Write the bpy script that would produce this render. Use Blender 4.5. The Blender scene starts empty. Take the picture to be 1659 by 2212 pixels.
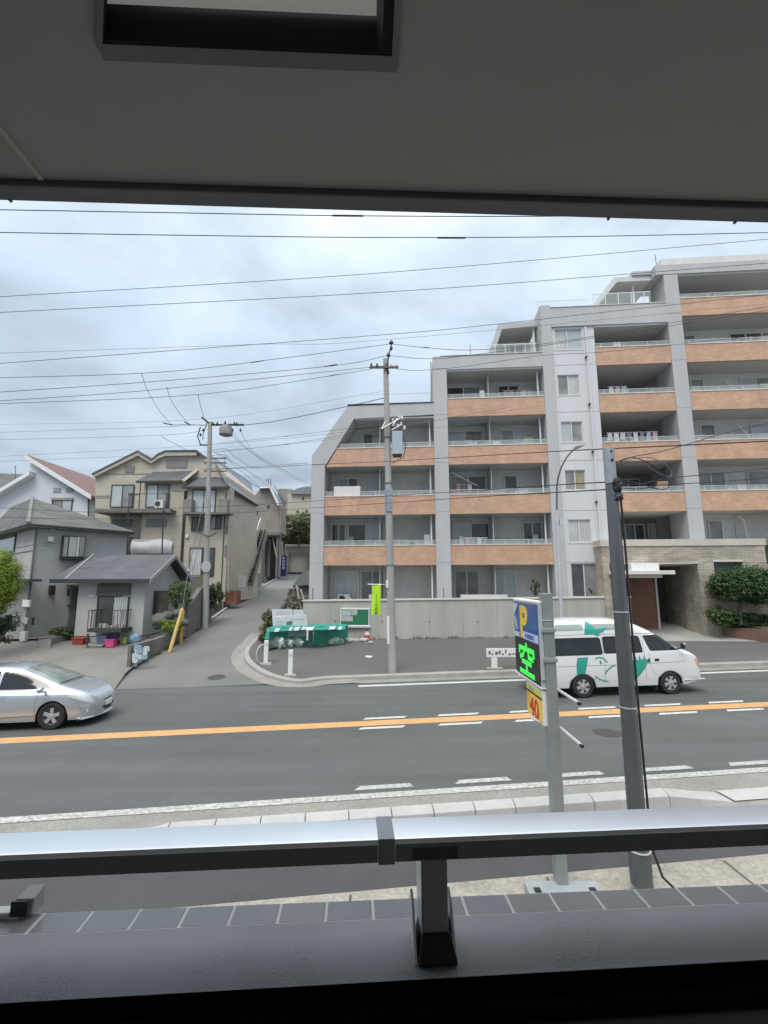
import bpy, bmesh, math, random
from mathutils import Vector, Matrix
from mathutils.geometry import tessellate_polygon
R = math.radians
scene = bpy.context.scene
COL = scene.collection

# ---------------------------------------------------------------- camera
CAM_H = 3.6
PITCH, ROLL = 0.150724, 0.0016165
FPX = 1000.0                       # focal length for a picture 1659 px wide
c_d = Vector((0, math.cos(PITCH), math.sin(PITCH)))
_r0 = Vector((1, 0, 0)); _u0 = Vector((0, -math.sin(PITCH), math.cos(PITCH)))
c_r = _r0*math.cos(ROLL) - _u0*math.sin(ROLL)
c_u = _r0*math.sin(ROLL) + _u0*math.cos(ROLL)
cam = bpy.data.cameras.new('camera')
camo = bpy.data.objects.new('camera', cam); COL.objects.link(camo)
cam.sensor_fit = 'HORIZONTAL'; cam.sensor_width = 36; cam.lens = 36*FPX/1659.0
cam.clip_start = 0.05; cam.clip_end = 3000
m = Matrix((c_r, c_u, -c_d)).transposed().to_4x4(); m.translation = (0, 0, CAM_H)
camo.matrix_world = m
scene.camera = camo
scene.render.resolution_x = 768; scene.render.resolution_y = 1024

# ---------------------------------------------------------------- world and light
SUN_EL, SUN_AZ = 58, 205           # behind the camera, slightly left
world = bpy.data.worlds.new('World'); scene.world = world; world.use_nodes = True
nt = world.node_tree; nt.nodes.clear()
def N(t, **k):
    n = nt.nodes.new(t)
    for a, b in k.items():
        if hasattr(n, a): setattr(n, a, b)
    return n
out = N('ShaderNodeOutputWorld'); bg = N('ShaderNodeBackground')
sky = N('ShaderNodeTexSky'); sky.sky_type = 'NISHITA'; sky.sun_disc = False
sky.sun_elevation = R(SUN_EL); sky.sun_rotation = R(SUN_AZ)
tc = N('ShaderNodeTexCoord'); sep = N('ShaderNodeSeparateXYZ'); nt.links.new(tc.outputs['Generated'], sep.inputs[0])
def MA(op, a, b=None, clamp=False):
    n = N('ShaderNodeMath', operation=op, use_clamp=clamp)
    for i, v in enumerate((a, b)):
        if v is None: continue
        if isinstance(v, (int, float)): n.inputs[i].default_value = v
        else: nt.links.new(v, n.inputs[i])
    return n.outputs[0]
zz = MA('ADD', MA('MAXIMUM', sep.outputs['Z'], 0.0), 0.22)
cx = MA('DIVIDE', sep.outputs['X'], zz); cy = MA('DIVIDE', sep.outputs['Y'], zz)
cmb = N('ShaderNodeCombineXYZ'); nt.links.new(cx, cmb.inputs[0]); nt.links.new(cy, cmb.inputs[1])
n1 = N('ShaderNodeTexNoise'); n1.inputs['Scale'].default_value = 2.1; n1.inputs['Detail'].default_value = 6
n1.inputs['Roughness'].default_value = .48; n1.inputs['Distortion'].default_value = .25
nt.links.new(cmb.outputs[0], n1.inputs['Vector'])
n2 = N('ShaderNodeTexNoise'); n2.inputs['Scale'].default_value = .55; n2.inputs['Detail'].default_value = 2
nt.links.new(cmb.outputs[0], n2.inputs['Vector'])
f = MA('ADD', MA('MULTIPLY', n1.outputs['Fac'], .6), MA('MULTIPLY', n2.outputs['Fac'], .4))
ramp = N('ShaderNodeValToRGB'); nt.links.new(f, ramp.inputs[0])
e = ramp.color_ramp.elements
e[0].position = .40; e[0].color = (.36, .44, .525, 1)
e[1].position = .61; e[1].color = (.575, .68, .80, 1)
k = e.new(.5); k.color = (.48, .575, .685, 1)
# an overcast sky is brighter towards the zenith
gain = MA('ADD', 1.0, MA('MULTIPLY', MA('POWER', MA('MAXIMUM', sep.outputs['Z'], 0.0), 3.5), 3.0))
mul = N('ShaderNodeVectorMath', operation='SCALE'); nt.links.new(ramp.outputs[0], mul.inputs[0]); nt.links.new(gain, mul.inputs['Scale'])
cloud = N('ShaderNodeVectorMath', operation='SCALE'); nt.links.new(mul.outputs[0], cloud.inputs[0]); cloud.inputs['Scale'].default_value = 8.9
warm = N('ShaderNodeMix', data_type='RGBA', blend_type='MULTIPLY'); warm.inputs[7].default_value = (1.22, 1.02, .86, 1)
nt.links.new(MA('MULTIPLY', MA('SUBTRACT', sep.outputs['Z'], .5, True), 2.2, True), warm.inputs[0]); nt.links.new(cloud.outputs[0], warm.inputs[6])
mix = N('ShaderNodeMix', data_type='RGBA'); mix.inputs[0].default_value = .95
nt.links.new(sky.outputs[0], mix.inputs[6]); nt.links.new(warm.outputs[2], mix.inputs[7])
nt.links.new(mix.outputs[2], bg.inputs[0]); bg.inputs[1].default_value = .09
nt.links.new(bg.outputs[0], out.inputs[0])

sl = bpy.data.lights.new('sun', 'SUN'); sl.energy = 1.5; sl.angle = R(30); sl.color = (1, .93, .84)
slo = bpy.data.objects.new('sun', sl); COL.objects.link(slo)
az = R(SUN_AZ)
sd = Vector((math.sin(az)*math.cos(R(SUN_EL)), math.cos(az)*math.cos(R(SUN_EL)), math.sin(R(SUN_EL))))
slo.rotation_euler = sd.to_track_quat('Z', 'Y').to_euler(); slo.location = (0, -5, 40)

scene.view_settings.view_transform = 'Standard'; scene.view_settings.look = 'None'
scene.view_settings.exposure = 0.58; scene.view_settings.gamma = 1

# ---------------------------------------------------------------- pixel helpers (a point of the photo at a chosen real distance or plane)
def ray(px, py): return c_d*FPX + c_r*(px-829.5) + c_u*(1106-py)
def at(px, py, Y):
    a = ray(px, py); return a*(Y/a.y) + Vector((0, 0, CAM_H))
def onz(px, py, z0=0.0, gx=.01):
    a = ray(px, py); t = (z0-CAM_H)/(a.z-gx*a.x); return a*t + Vector((0, 0, CAM_H))
TH = R(6.8)
def RD(u, v, dz=0.0):
    x = u*math.cos(TH)-v*math.sin(TH); y = u*math.sin(TH)+v*math.cos(TH)
    return Vector((x, y, .01*x+dz))
def uvof(p): return (p.x*math.cos(TH)+p.y*math.sin(TH), -p.x*math.sin(TH)+p.y*math.cos(TH))
BYAW, BY0 = -0.0758528, 26.52
bx_ax = Vector((math.cos(BYAW), math.sin(BYAW), 0)); by_ax = Vector((-math.sin(BYAW), math.cos(BYAW), 0))
def fac(px, py, off=0.0):          # pixel -> (s, z) on the facade plane moved back by off
    a = ray(px, py); d = (BY0*by_ax.y+off)/(a.dot(by_ax)); p = a*d
    q = p-Vector((0, BY0, 0)); return q.dot(bx_ax), p.z+CAM_H
def BW(s, y, z): return bx_ax*s + by_ax*y + Vector((0, BY0, z))

# ---------------------------------------------------------------- materials
MATS = {}
def mat(name, col, rough=.75, var=.10, scale=1.5, bump=.0, bscale=40, metal=0, coat=0, streak=0, spec=.5, emit=0, col2=None, detail=6, grain=0, gscale=90):
    if name in MATS: return MATS[name]
    m = bpy.data.materials.new(name); m.use_nodes = True; MATS[name] = m
    t = m.node_tree; b = t.nodes['Principled BSDF']; L = t.links
    b.inputs['Roughness'].default_value = rough; b.inputs['Metallic'].default_value = metal
    b.inputs['Coat Weight'].default_value = coat; b.inputs['Coat Roughness'].default_value = .08
    b.inputs['Specular IOR Level'].default_value = spec
    co = t.nodes.new('ShaderNodeTexCoord'); mp = t.nodes.new('ShaderNodeMapping')
    L.new(co.outputs['Object'], mp.inputs[0])
    mp.inputs['Scale'].default_value = (1, 1, .14 if streak else 1)
    n = t.nodes.new('ShaderNodeTexNoise'); n.inputs['Scale'].default_value = scale; n.inputs['Detail'].default_value = detail; n.inputs['Roughness'].default_value = .62
    L.new(mp.outputs[0], n.inputs['Vector'])
    r = t.nodes.new('ShaderNodeValToRGB'); L.new(n.outputs['Fac'], r.inputs[0])
    c2 = col2 or col
    r.color_ramp.elements[0].position = .3; r.color_ramp.elements[1].position = .7
    r.color_ramp.elements[0].color = (*[max(0, c*(1-var)) for c in col], 1)
    r.color_ramp.elements[1].color = (*[min(1, c*(1+var)) for c in c2], 1)
    last = r.outputs[0]
    if grain:
        g = t.nodes.new('ShaderNodeTexNoise'); g.inputs['Scale'].default_value = gscale; g.inputs['Detail'].default_value = 3
        L.new(co.outputs['Object'], g.inputs['Vector'])
        mr = t.nodes.new('ShaderNodeMapRange'); mr.inputs[1].default_value = .3; mr.inputs[2].default_value = .7
        mr.inputs[3].default_value = 1-grain; mr.inputs[4].default_value = 1+grain
        L.new(g.outputs['Fac'], mr.inputs[0])
        vm = t.nodes.new('ShaderNodeVectorMath'); vm.operation = 'SCALE'; L.new(last, vm.inputs[0]); L.new(mr.outputs[0], vm.inputs['Scale']); last = vm.outputs[0]
    L.new(last, b.inputs['Base Color'])
    if emit:
        b.inputs['Emission Color'].default_value = (*col, 1); b.inputs['Emission Strength'].default_value = emit
    if bump:
        g = t.nodes.new('ShaderNodeTexNoise'); g.inputs['Scale'].default_value = bscale; g.inputs['Detail'].default_value = 4
        L.new(co.outputs['Object'], g.inputs['Vector'])
        bp = t.nodes.new('ShaderNodeBump'); bp.inputs['Strength'].default_value = bump; bp.inputs['Distance'].default_value = .02
        L.new(g.outputs['Fac'], bp.inputs['Height']); L.new(bp.outputs[0], b.inputs['Normal'])
    return m
def worn(name, col, under_, wear=.5, scale=9):
    m = mat(name, col, .75, .10, 3, bump=.2, bscale=90)
    t = m.node_tree; L = t.links; b = t.nodes['Principled BSDF']; old = b.inputs['Base Color'].links[0].from_socket
    co = t.nodes.new('ShaderNodeTexCoord'); mp = t.nodes.new('ShaderNodeMapping'); mp.inputs['Scale'].default_value = (1, 2.2, 1); L.new(co.outputs['Object'], mp.inputs[0])
    n = t.nodes.new('ShaderNodeTexNoise'); n.inputs['Scale'].default_value = scale; n.inputs['Detail'].default_value = 8; n.inputs['Roughness'].default_value = .75; L.new(mp.outputs[0], n.inputs['Vector'])
    r = t.nodes.new('ShaderNodeMapRange'); r.inputs[1].default_value = wear-.06; r.inputs[2].default_value = wear+.05; r.inputs[3].default_value = .8; r.inputs[4].default_value = 0; L.new(n.outputs['Fac'], r.inputs[0])
    mx = t.nodes.new('ShaderNodeMix'); mx.data_type = 'RGBA'; L.new(r.outputs[0], mx.inputs[0]); L.new(old, mx.inputs[6]); mx.inputs[7].default_value = (*under_, 1); L.new(mx.outputs[2], b.inputs['Base Color'])
    return m
def brick(name, c1, c2, mortar, w, h, msize=.02, rough=.8, bump=.3, var=.1, vary=.5, horizontal=False):
    """courses on vertical faces: texture plane is (x+y, z); on level ones (x, y)"""
    m = bpy.data.materials.new(name); m.use_nodes = True; MATS[name] = m
    t = m.node_tree; b = t.nodes['Principled BSDF']; L = t.links; b.inputs['Roughness'].default_value = rough
    co = t.nodes.new('ShaderNodeTexCoord'); s = t.nodes.new('ShaderNodeSeparateXYZ'); L.new(co.outputs['Object'], s.inputs[0])
    cb = t.nodes.new('ShaderNodeCombineXYZ')
    if horizontal:
        L.new(s.outputs[0], cb.inputs[0]); L.new(s.outputs[1], cb.inputs[1])
    else:
        ad = t.nodes.new('ShaderNodeMath'); ad.operation = 'ADD'; L.new(s.outputs[0], ad.inputs[0]); L.new(s.outputs[1], ad.inputs[1])
        L.new(ad.outputs[0], cb.inputs[0]); L.new(s.outputs[2], cb.inputs[1])
    br = t.nodes.new('ShaderNodeTexBrick'); L.new(cb.outputs[0], br.inputs['Vector'])
    br.inputs['Scale'].default_value = 1; br.inputs['Brick Width'].default_value = w; br.inputs['Row Height'].default_value = h
    br.inputs['Mortar Size'].default_value = msize; br.inputs['Mortar Smooth'].default_value = .2; br.inputs['Bias'].default_value = vary-.5
    br.inputs['Color1'].default_value = (*c1, 1); br.inputs['Color2'].default_value = (*c2, 1); br.inputs['Mortar'].default_value = (*mortar, 1)
    n = t.nodes.new('ShaderNodeTexNoise'); n.inputs['Scale'].default_value = 1.2; n.inputs['Detail'].default_value = 8; L.new(co.outputs['Object'], n.inputs['Vector'])
    mr = t.nodes.new('ShaderNodeMapRange'); mr.inputs[1].default_value = .3; mr.inputs[2].default_value = .7; mr.inputs[3].default_value = 1-var; mr.inputs[4].default_value = 1+var
    L.new(n.outputs['Fac'], mr.inputs[0]); vm = t.nodes.new('ShaderNodeVectorMath'); vm.operation = 'SCALE'
    L.new(br.outputs['Color'], vm.inputs[0]); L.new(mr.outputs[0], vm.inputs['Scale']); L.new(vm.outputs[0], b.inputs['Base Color'])
    if bump:
        bp = t.nodes.new('ShaderNodeBump'); bp.invert = True; bp.inputs['Strength'].default_value = bump; bp.inputs['Distance'].default_value = .01
        L.new(br.outputs['Fac'], bp.inputs['Height']); L.new(bp.outputs[0], b.inputs['Normal'])
    return m
def glassy(name, col, rough=.06, folds=0, var=.25, scale=.8):
    """window pane with what is close behind it (curtain or dark room)"""
    m = mat(name, col, rough=.5, var=var, scale=scale, coat=1.0, spec=.3)
    if folds:
        t = m.node_tree; L = t.links; b = t.nodes['Principled BSDF']
        co = t.nodes.new('ShaderNodeTexCoord'); w = t.nodes.new('ShaderNodeTexWave'); w.bands_direction = 'X'
        w.inputs['Scale'].default_value = folds; w.inputs['Distortion'].default_value = 2.5; w.inputs['Detail'].default_value = 1
        L.new(co.outputs['Object'], w.inputs['Vector'])
        old = b.inputs['Base Color'].links[0].from_socket
        mr = t.nodes.new('ShaderNodeMapRange'); mr.inputs[3].default_value = .62; mr.inputs[4].default_value = 1.15; L.new(w.outputs['Fac'], mr.inputs[0])
        vm = t.nodes.new('ShaderNodeVectorMath'); vm.operation = 'SCALE'; L.new(old, vm.inputs[0]); L.new(mr.outputs[0], vm.inputs['Scale']); L.new(vm.outputs[0], b.inputs['Base Color'])
    return m
def clear(name, col=(.8, .88, .88), alpha=.35):
    m = bpy.data.materials.new(name); m.use_nodes = True; MATS[name] = m
    b = m.node_tree.nodes['Principled BSDF']; b.inputs['Base Color'].default_value = (*col, 1); b.inputs['Roughness'].default_value = .08
    b.inputs['Alpha'].default_value = alpha
    return m
def leafmat(name, c1, c2, scale=2.2):
    m = bpy.data.materials.new(name); m.use_nodes = True; MATS[name] = m
    t = m.node_tree; b = t.nodes['Principled BSDF']; L = t.links; b.inputs['Roughness'].default_value = .55
    co = t.nodes.new('ShaderNodeTexCoord'); n = t.nodes.new('ShaderNodeTexNoise'); n.inputs['Scale'].default_value = scale; n.inputs['Detail'].default_value = 9; n.inputs['Roughness'].default_value = .75
    L.new(co.outputs['Object'], n.inputs['Vector']); r = t.nodes.new('ShaderNodeValToRGB'); L.new(n.outputs['Fac'], r.inputs[0])
    r.color_ramp.elements[0].position = .36; r.color_ramp.elements[1].position = .66
    r.color_ramp.elements[0].color = (*c1, 1); r.color_ramp.elements[1].color = (*c2, 1); L.new(r.outputs[0], b.inputs['Base Color'])
    tr = t.nodes.new('ShaderNodeBsdfTranslucent'); L.new(r.outputs[0], tr.inputs[0]); mx = t.nodes.new('ShaderNodeMixShader'); mx.inputs[0].default_value = .25
    o = t.nodes['Material Output']; L.new(b.outputs[0], mx.inputs[1]); L.new(tr.outputs[0], mx.inputs[2]); L.new(mx.outputs[0], o.inputs[0])
    return m

# ---------------------------------------------------------------- objects
def tag(o, label=None, cat=None, group=None, kind=None):
    if label: o['label'] = label
    if cat: o['category'] = cat
    if group: o['group'] = group
    if kind: o['kind'] = kind
    return o
def thing(name, label, cat, loc=(0, 0, 0), rz=0, group=None):
    o = bpy.data.objects.new(name, None); COL.objects.link(o); o.location = loc; o.rotation_euler = (0, 0, rz)
    o.empty_display_size = .2
    return tag(o, label, cat, group)
class MB:
    def __init__(s): s.v = []; s.f = []
    def add(s, vs, fs):
        n = len(s.v); s.v += [tuple(v) for v in vs]; s.f += [tuple(i+n for i in f) for f in fs]; return s
    def box(s, x0, x1, y0, y1, z0, z1):
        if x0 > x1: x0, x1 = x1, x0
        if y0 > y1: y0, y1 = y1, y0
        if z0 > z1: z0, z1 = z1, z0
        return s.add([(x0,y0,z0),(x1,y0,z0),(x1,y1,z0),(x0,y1,z0),(x0,y0,z1),(x1,y0,z1),(x1,y1,z1),(x0,y1,z1)],
            [(0,3,2,1),(4,5,6,7),(0,1,5,4),(1,2,6,5),(2,3,7,6),(3,0,4,7)])
    def hexa(s, b4, t4):             # bottom four, top four, both anticlockwise from above
        return s.add(list(b4)+list(t4), [(0,3,2,1),(4,5,6,7),(0,1,5,4),(1,2,6,5),(2,3,7,6),(3,0,4,7)])
    def poly(s, pts): return s.add(pts, [tuple(range(len(pts)))])
    def prism(s, pts, ext):          # planar polygon pushed along a vector
        pts = [Vector(p) for p in pts]; e = Vector(ext); n = len(pts)
        vs = pts+[p+e for p in pts]
        nn = Vector((0,0,0))
        for i in range(n): nn += pts[i].cross(pts[(i+1) % n])
        tris = tessellate_polygon([pts]); fs = []
        for a, b, c in tris:
            k = (pts[b]-pts[a]).cross(pts[c]-pts[a])
            if k.dot(e) > 0: a, b, c = c, b, a
            fs += [(a, b, c), (c+n, b+n, a+n)]
        flip = nn.dot(e) > 0
        for i in range(n):
            j = (i+1) % n
            fs.append((i, j, j+n, i+n) if flip else (j, i, i+n, j+n))
        return s.add(vs, fs)
    def tube(s, pts, r, n=8, caps=True):
        pts = [Vector(p) for p in pts]; rs = r if isinstance(r, (list, tuple)) else [r]*len(pts)
        base = len(s.v); ref = None
        for i, p in enumerate(pts):
            d = (pts[min(i+1, len(pts)-1)]-pts[max(i-1, 0)]).normalized()
            if ref is None: ref = Vector((0, 0, 1)) if abs(d.z) < .9 else Vector((1, 0, 0))
            a = d.cross(ref).normalized(); b = a.cross(d).normalized(); ref = b
            for k in range(n):
                t = 2*math.pi*k/n; s.v.append(tuple(p+a*math.cos(t)*rs[i]+b*math.sin(t)*rs[i]))
        for i in range(len(pts)-1):
            for k in range(n):
                q = base+i*n; s.f.append((q+k, q+(k+1) % n, q+n+(k+1) % n, q+n+k))
        if caps:
            s.f.append(tuple(base+k for k in range(n))[::-1]); s.f.append(tuple(base+(len(pts)-1)*n+k for k in range(n)))
        return s
    def lathe(s, prof, c, axis='z', n=24, caps=True):   # prof: (radius, height) list
        base = len(s.v)
        for r, h in prof:
            for k in range(n):
                t = 2*math.pi*k/n; a, b = r*math.cos(t), r*math.sin(t)
                p = (a, b, h) if axis == 'z' else ((a, h, b) if axis == 'y' else (h, a, b))
                s.v.append((c[0]+p[0], c[1]+p[1], c[2]+p[2]))
        for i in range(len(prof)-1):
            for k in range(n):
                q = base+i*n; s.f.append((q+k, q+(k+1) % n, q+n+(k+1) % n, q+n+k))
        if caps: s.f.append(tuple(base+k for k in range(n))[::-1]); s.f.append(tuple(base+(len(prof)-1)*n+k for k in range(n)))
        return s
    def blob(s, c, r, seed=0, sub=3, rough=.25, freq=1.6):
        rnd = random.Random(seed); bm = bmesh.new(); bmesh.ops.create_icosphere(bm, subdivisions=sub, radius=1)
        off = Vector((rnd.random()*9, rnd.random()*9, rnd.random()*9))
        from mathutils import noise
        for v in bm.verts:
            k = 1+rough*noise.fractal(v.co*freq+off, .6, 2, 3); v.co = Vector((v.co.x*r[0]*k+c[0], v.co.y*r[1]*k+c[1], v.co.z*r[2]*k+c[2]))
        bm.verts.index_update(); s.add([v.co for v in bm.verts], [tuple(v.index for v in f.verts) for f in bm.faces]); bm.free(); return s
    def build(s, name, m, parent=None, bevel=0, smooth=False, label=None, loc=None, fixn=True, seg=2):
        me = bpy.data.meshes.new(name); me.from_pydata(s.v, [], s.f); me.update()
        if fixn:
            bm = bmesh.new(); bm.from_mesh(me); bmesh.ops.recalc_face_normals(bm, faces=bm.faces); bm.to_mesh(me); bm.free()
        o = bpy.data.objects.new(name, me); COL.objects.link(o)
        if m: me.materials.append(m)
        if parent: o.parent = parent
        if loc: o.location = loc
        if smooth:
            me.shade_smooth() if hasattr(me, 'shade_smooth') else [setattr(p, 'use_smooth', True) for p in me.polygons]
            if smooth is not True:
                try: me.set_sharp_from_angle(angle=R(smooth))
                except Exception: pass
        if bevel:
            b = o.modifiers.new('bevel', 'BEVEL'); b.width = bevel; b.segments = seg; b.limit_method = 'ANGLE'; b.angle_limit = R(35)
        if label: o['label'] = label
        return o
def struct(name, mb, m, parent=None, **k):
    o = mb.build(name, m, parent, **k)
    if parent is None: o['kind'] = 'structure'
    return o
def copy_tree(o, parent=None):
    c = o.copy(); COL.objects.link(c); c.parent = parent
    for ch in list(o.children): copy_tree(ch, c)
    return c
def leaves(mb, c, r, n, size, seed=1, clumps=40, shell=.75, flat=1.0):
    """leaf-sized faces in clumps through the crown's volume"""
    rnd = random.Random(seed)
    cs = []
    for i in range(clumps):
        d = Vector((rnd.gauss(0, 1), rnd.gauss(0, 1), rnd.gauss(0, 1)*flat)).normalized(); k = shell+(1-shell)*rnd.random() if rnd.random() < .8 else rnd.random()*shell
        cs.append((Vector((d.x*r[0]*k, d.y*r[1]*k, d.z*r[2]*k)), (.16+.16*rnd.random())))
    for i in range(n):
        cc, cr = cs[i % clumps]
        d = Vector((rnd.gauss(0, 1), rnd.gauss(0, 1), rnd.gauss(0, 1))).normalized()*(rnd.random()**.4)
        p = Vector(c)+cc+Vector((d.x*r[0], d.y*r[1], d.z*r[2]))*cr*1.25
        a = Vector((rnd.gauss(0, 1), rnd.gauss(0, 1), rnd.gauss(0, .6))).normalized(); nrm = (d+Vector((0, 0, .5))).normalized()
        b = nrm.cross(a)
        if b.length < .05: continue
        b.normalize(); a = b.cross(nrm); s = size*(.6+.8*rnd.random())
        mb.add([p-a*s, p+b*s*.5, p+a*s, p-b*s*.5], [(0, 1, 2, 3)])
    return mb
def plant(name, label, cat, c, r, n, size, m, seed, trunk=None, clumps=40, group=None, base=None, tm=None, flat=1.0, core=False):
    t = thing(name, label, cat, base or (c[0], c[1], c[2]-r[2]), 0, group)
    b = Vector(t.location)
    cl = Vector(c)-b
    (leaves(MB().blob(tuple(cl), (r[0]*.80, r[1]*.80, r[2]*.80), seed, 4, .35, 2.4), cl, r, n, size, seed, clumps, shell=.86, flat=flat) if core else leaves(MB(), cl, r, n, size, seed, clumps, flat=flat)).build('crown' if trunk else 'foliage', m, t, fixn=False)
    k = MB(); rnd = random.Random(seed)
    if trunk:
        k.tube([(0, 0, -.1), (.02, .01, cl.z*.35), (cl.x*.6, cl.y*.6, cl.z*.8), (cl.x, cl.y, cl.z+r[2]*.3)], [trunk, trunk*.8, trunk*.6, trunk*.3], 8)
        for i in range(7):
            a = rnd.random()*6.28; h = cl.z*(.5+.5*rnd.random())
            k.tube([(cl.x*.5, cl.y*.5, h), (cl.x*.5+math.cos(a)*r[0]*.35, cl.y*.5+math.sin(a)*r[1]*.35, h+r[2]*.25), (cl.x+math.cos(a)*r[0]*.75, cl.y+math.sin(a)*r[1]*.75, h+r[2]*.5)], [trunk*.4, trunk*.25, trunk*.1], 6)
        k.build('trunk', tm or M_bark, t)
    else:
        for i in range(9):
            a = rnd.random()*6.28; k.tube([(math.cos(a)*r[0]*.1, math.sin(a)*r[1]*.1, -.05), (math.cos(a)*r[0]*.6, math.sin(a)*r[1]*.6, r[2]*1.3)], [.015, .006], 5)
        k.build('stem', tm or M_bark, t)
    return t
# ---------------------------------------------------------------- palette
M_asph = mat('road asphalt', (.090, .099, .098), .8, .12, .45, bump=.25, bscale=120, grain=.10, gscale=45)
def lanes(m):
    t = m.node_tree; L = t.links; b = t.nodes['Principled BSDF']; old = b.inputs['Base Color'].links[0].from_socket
    co = t.nodes.new('ShaderNodeTexCoord'); mp = t.nodes.new('ShaderNodeMapping'); mp.inputs['Rotation'].default_value = (0, 0, -R(6.8)); mp.inputs['Scale'].default_value = (.05, .9, 1); L.new(co.outputs['Object'], mp.inputs[0])
    n = t.nodes.new('ShaderNodeTexNoise'); n.inputs['Scale'].default_value = 1.3; n.inputs['Detail'].default_value = 7; L.new(mp.outputs[0], n.inputs['Vector'])
    r = t.nodes.new('ShaderNodeMapRange'); r.inputs[1].default_value = .3; r.inputs[2].default_value = .7; r.inputs[3].default_value = .84; r.inputs[4].default_value = 1.16; L.new(n.outputs['Fac'], r.inputs[0])
    v = t.nodes.new('ShaderNodeVectorMath'); v.operation = 'SCALE'; L.new(old, v.inputs[0]); L.new(r.outputs[0], v.inputs['Scale'])
    # hairline cracks
    vo = t.nodes.new('ShaderNodeTexVoronoi'); vo.feature = 'DISTANCE_TO_EDGE'; vo.inputs['Scale'].default_value = .22; n3 = t.nodes.new('ShaderNodeTexNoise'); n3.inputs['Scale'].default_value = 1.5; n3.inputs['Detail'].default_value = 6
    L.new(co.outputs['Object'], n3.inputs['Vector']); ad = t.nodes.new('ShaderNodeVectorMath'); ad.operation = 'ADD'; L.new(co.outputs['Object'], ad.inputs[0]); L.new(n3.outputs['Color'], ad.inputs[1]); L.new(ad.outputs[0], vo.inputs['Vector'])
    r2 = t.nodes.new('ShaderNodeMapRange'); r2.inputs[1].default_value = 0; r2.inputs[2].default_value = .006; r2.inputs[3].default_value = .90; r2.inputs[4].default_value = 1; L.new(vo.outputs['Distance'], r2.inputs[0])
    v2 = t.nodes.new('ShaderNodeVectorMath'); v2.operation = 'SCALE'; L.new(v.outputs[0], v2.inputs[0]); L.new(r2.outputs[0], v2.inputs['Scale']); L.new(v2.outputs[0], b.inputs['Base Color'])
lanes(M_asph)
M_asph_far = mat('pavement asphalt', (.108, .107, .106), .88, .10, .5, bump=.2, bscale=120, grain=.08, gscale=40)
M_asph_near = mat('footway asphalt', (.062, .063, .066), .85, .14, .7, bump=.3, bscale=100, grain=.15, gscale=60)
M_alley = mat('alley concrete', (.155, .156, .150), .88, .13, .45, bump=.2, bscale=80, grain=.06, gscale=30)
M_drive = mat('driveway concrete', (.185, .18, .165), .88, .2, .5, bump=.15, bscale=60, grain=.06)
M_gutter = mat('gutter concrete', (.245, .24, .22), .88, .18, 1.2, bump=.35, bscale=50, grain=.18, gscale=28)
M_kerbc = mat('kerb concrete', (.31, .305, .28), .85, .14, 1.5, bump=.2, bscale=50, grain=.08)
M_block = mat('white kerb block', (.43, .43, .42), .75, .10, 2.5, bump=.12, bscale=60, grain=.05)
M_white = worn('road paint white', (.56, .56, .54), (.15, .155, .15), .43, 7); M_whiteN = worn('worn edge paint', (.52, .52, .50), (.20, .20, .19), .50, 14)
M_yel = worn('road paint yellow', (.56, .32, .135), (.26, .19, .12), .40, 6)
M_earth = mat('earth', (.13, .11, .08), .95, .3, 1, bump=.5, bscale=12)
M_pil = mat('grey painted concrete', (.43, .435, .445), .75, .07, .9, grain=.03, gscale=20, streak=1)
M_pil2 = mat('pale painted wall', (.56, .57, .585), .75, .05, .8, grain=.02, gscale=20, streak=1)
M_orange = brick('orange tile', (.55, .345, .235), (.455, .275, .185), (.44, .31, .23), .24, .065, .005, .7, .2, .13)
M_rear = mat('balcony rear wall', (.56, .55, .53), .85, .10, 1.2, grain=.10, gscale=12)
M_soff = mat('balcony soffit', (.52, .53, .53), .8, .06, .6)
M_mass = mat('building side render', (.42, .42, .43), .8, .06, .5)
M_cap = mat('pale capping', (.62, .61, .58), .6, .08, 2)
M_conc = mat('board marked concrete', (.40, .395, .355), .85, .15, 1.1, bump=.2, bscale=30, streak=1, grain=.05)
M_stone = brick('split stone', (.50, .445, .365), (.37, .325, .27), (.23, .20, .165), .42, .085, .008, .9, .9, .22)
M_stoneL = mat('pale stone cap', (.50, .47, .40), .85, .1, 1.5)
M_dark = mat('dark opening', (.03, .03, .032), .8, .2, 2)
M_black = mat('black metal', (.018, .018, .02), .45, .2, 4)
M_steel = mat('galvanised steel', (.33, .35, .36), .42, .14, 5, metal=.55, grain=.06, gscale=30)
M_steelD = mat('dark painted steel', (.105, .115, .125), .38, .14, 3, metal=.3, coat=.25)
M_alu = mat('aluminium', (.62, .65, .68), .35, .06, 3, metal=.35)
M_frame = mat('window frame', (.58, .58, .56), .45, .05, 3)
M_frameD = mat('dark window frame', (.05, .045, .04), .45, .1, 3)
M_gl = [glassy('pane light curtain', (.48, .50, .50), folds=3), glassy('pane grey', (.22, .23, .23), folds=0, var=.5, scale=.6),
        glassy('pane dark', (.055, .06, .06), folds=0, var=.6), glassy('pane frosted', (.40, .45, .46), folds=0, var=.12),
        glassy('pane beige curtain', (.30, .26, .17), folds=4)]
M_clear = clear('balcony glass', (.6, .68, .68), .20); M_railp = mat('railing paint', (.50, .51, .52), .5, .05, 2)
M_wht = mat('white paint', (.72, .72, .71), .5, .05, 2)
M_pole = mat('weathered concrete pole', (.34, .34, .32), .85, .16, 2, bump=.25, bscale=60, streak=1, grain=.06)
M_brown = mat('brown door panel', (.17, .075, .045), .6, .12, 2)
M_wire = mat('wire rubber', (.022, .022, .024), .6, .1, 5)
M_wireL = mat('wire grey', (.13, .14, .15), .6, .1, 5)
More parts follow.
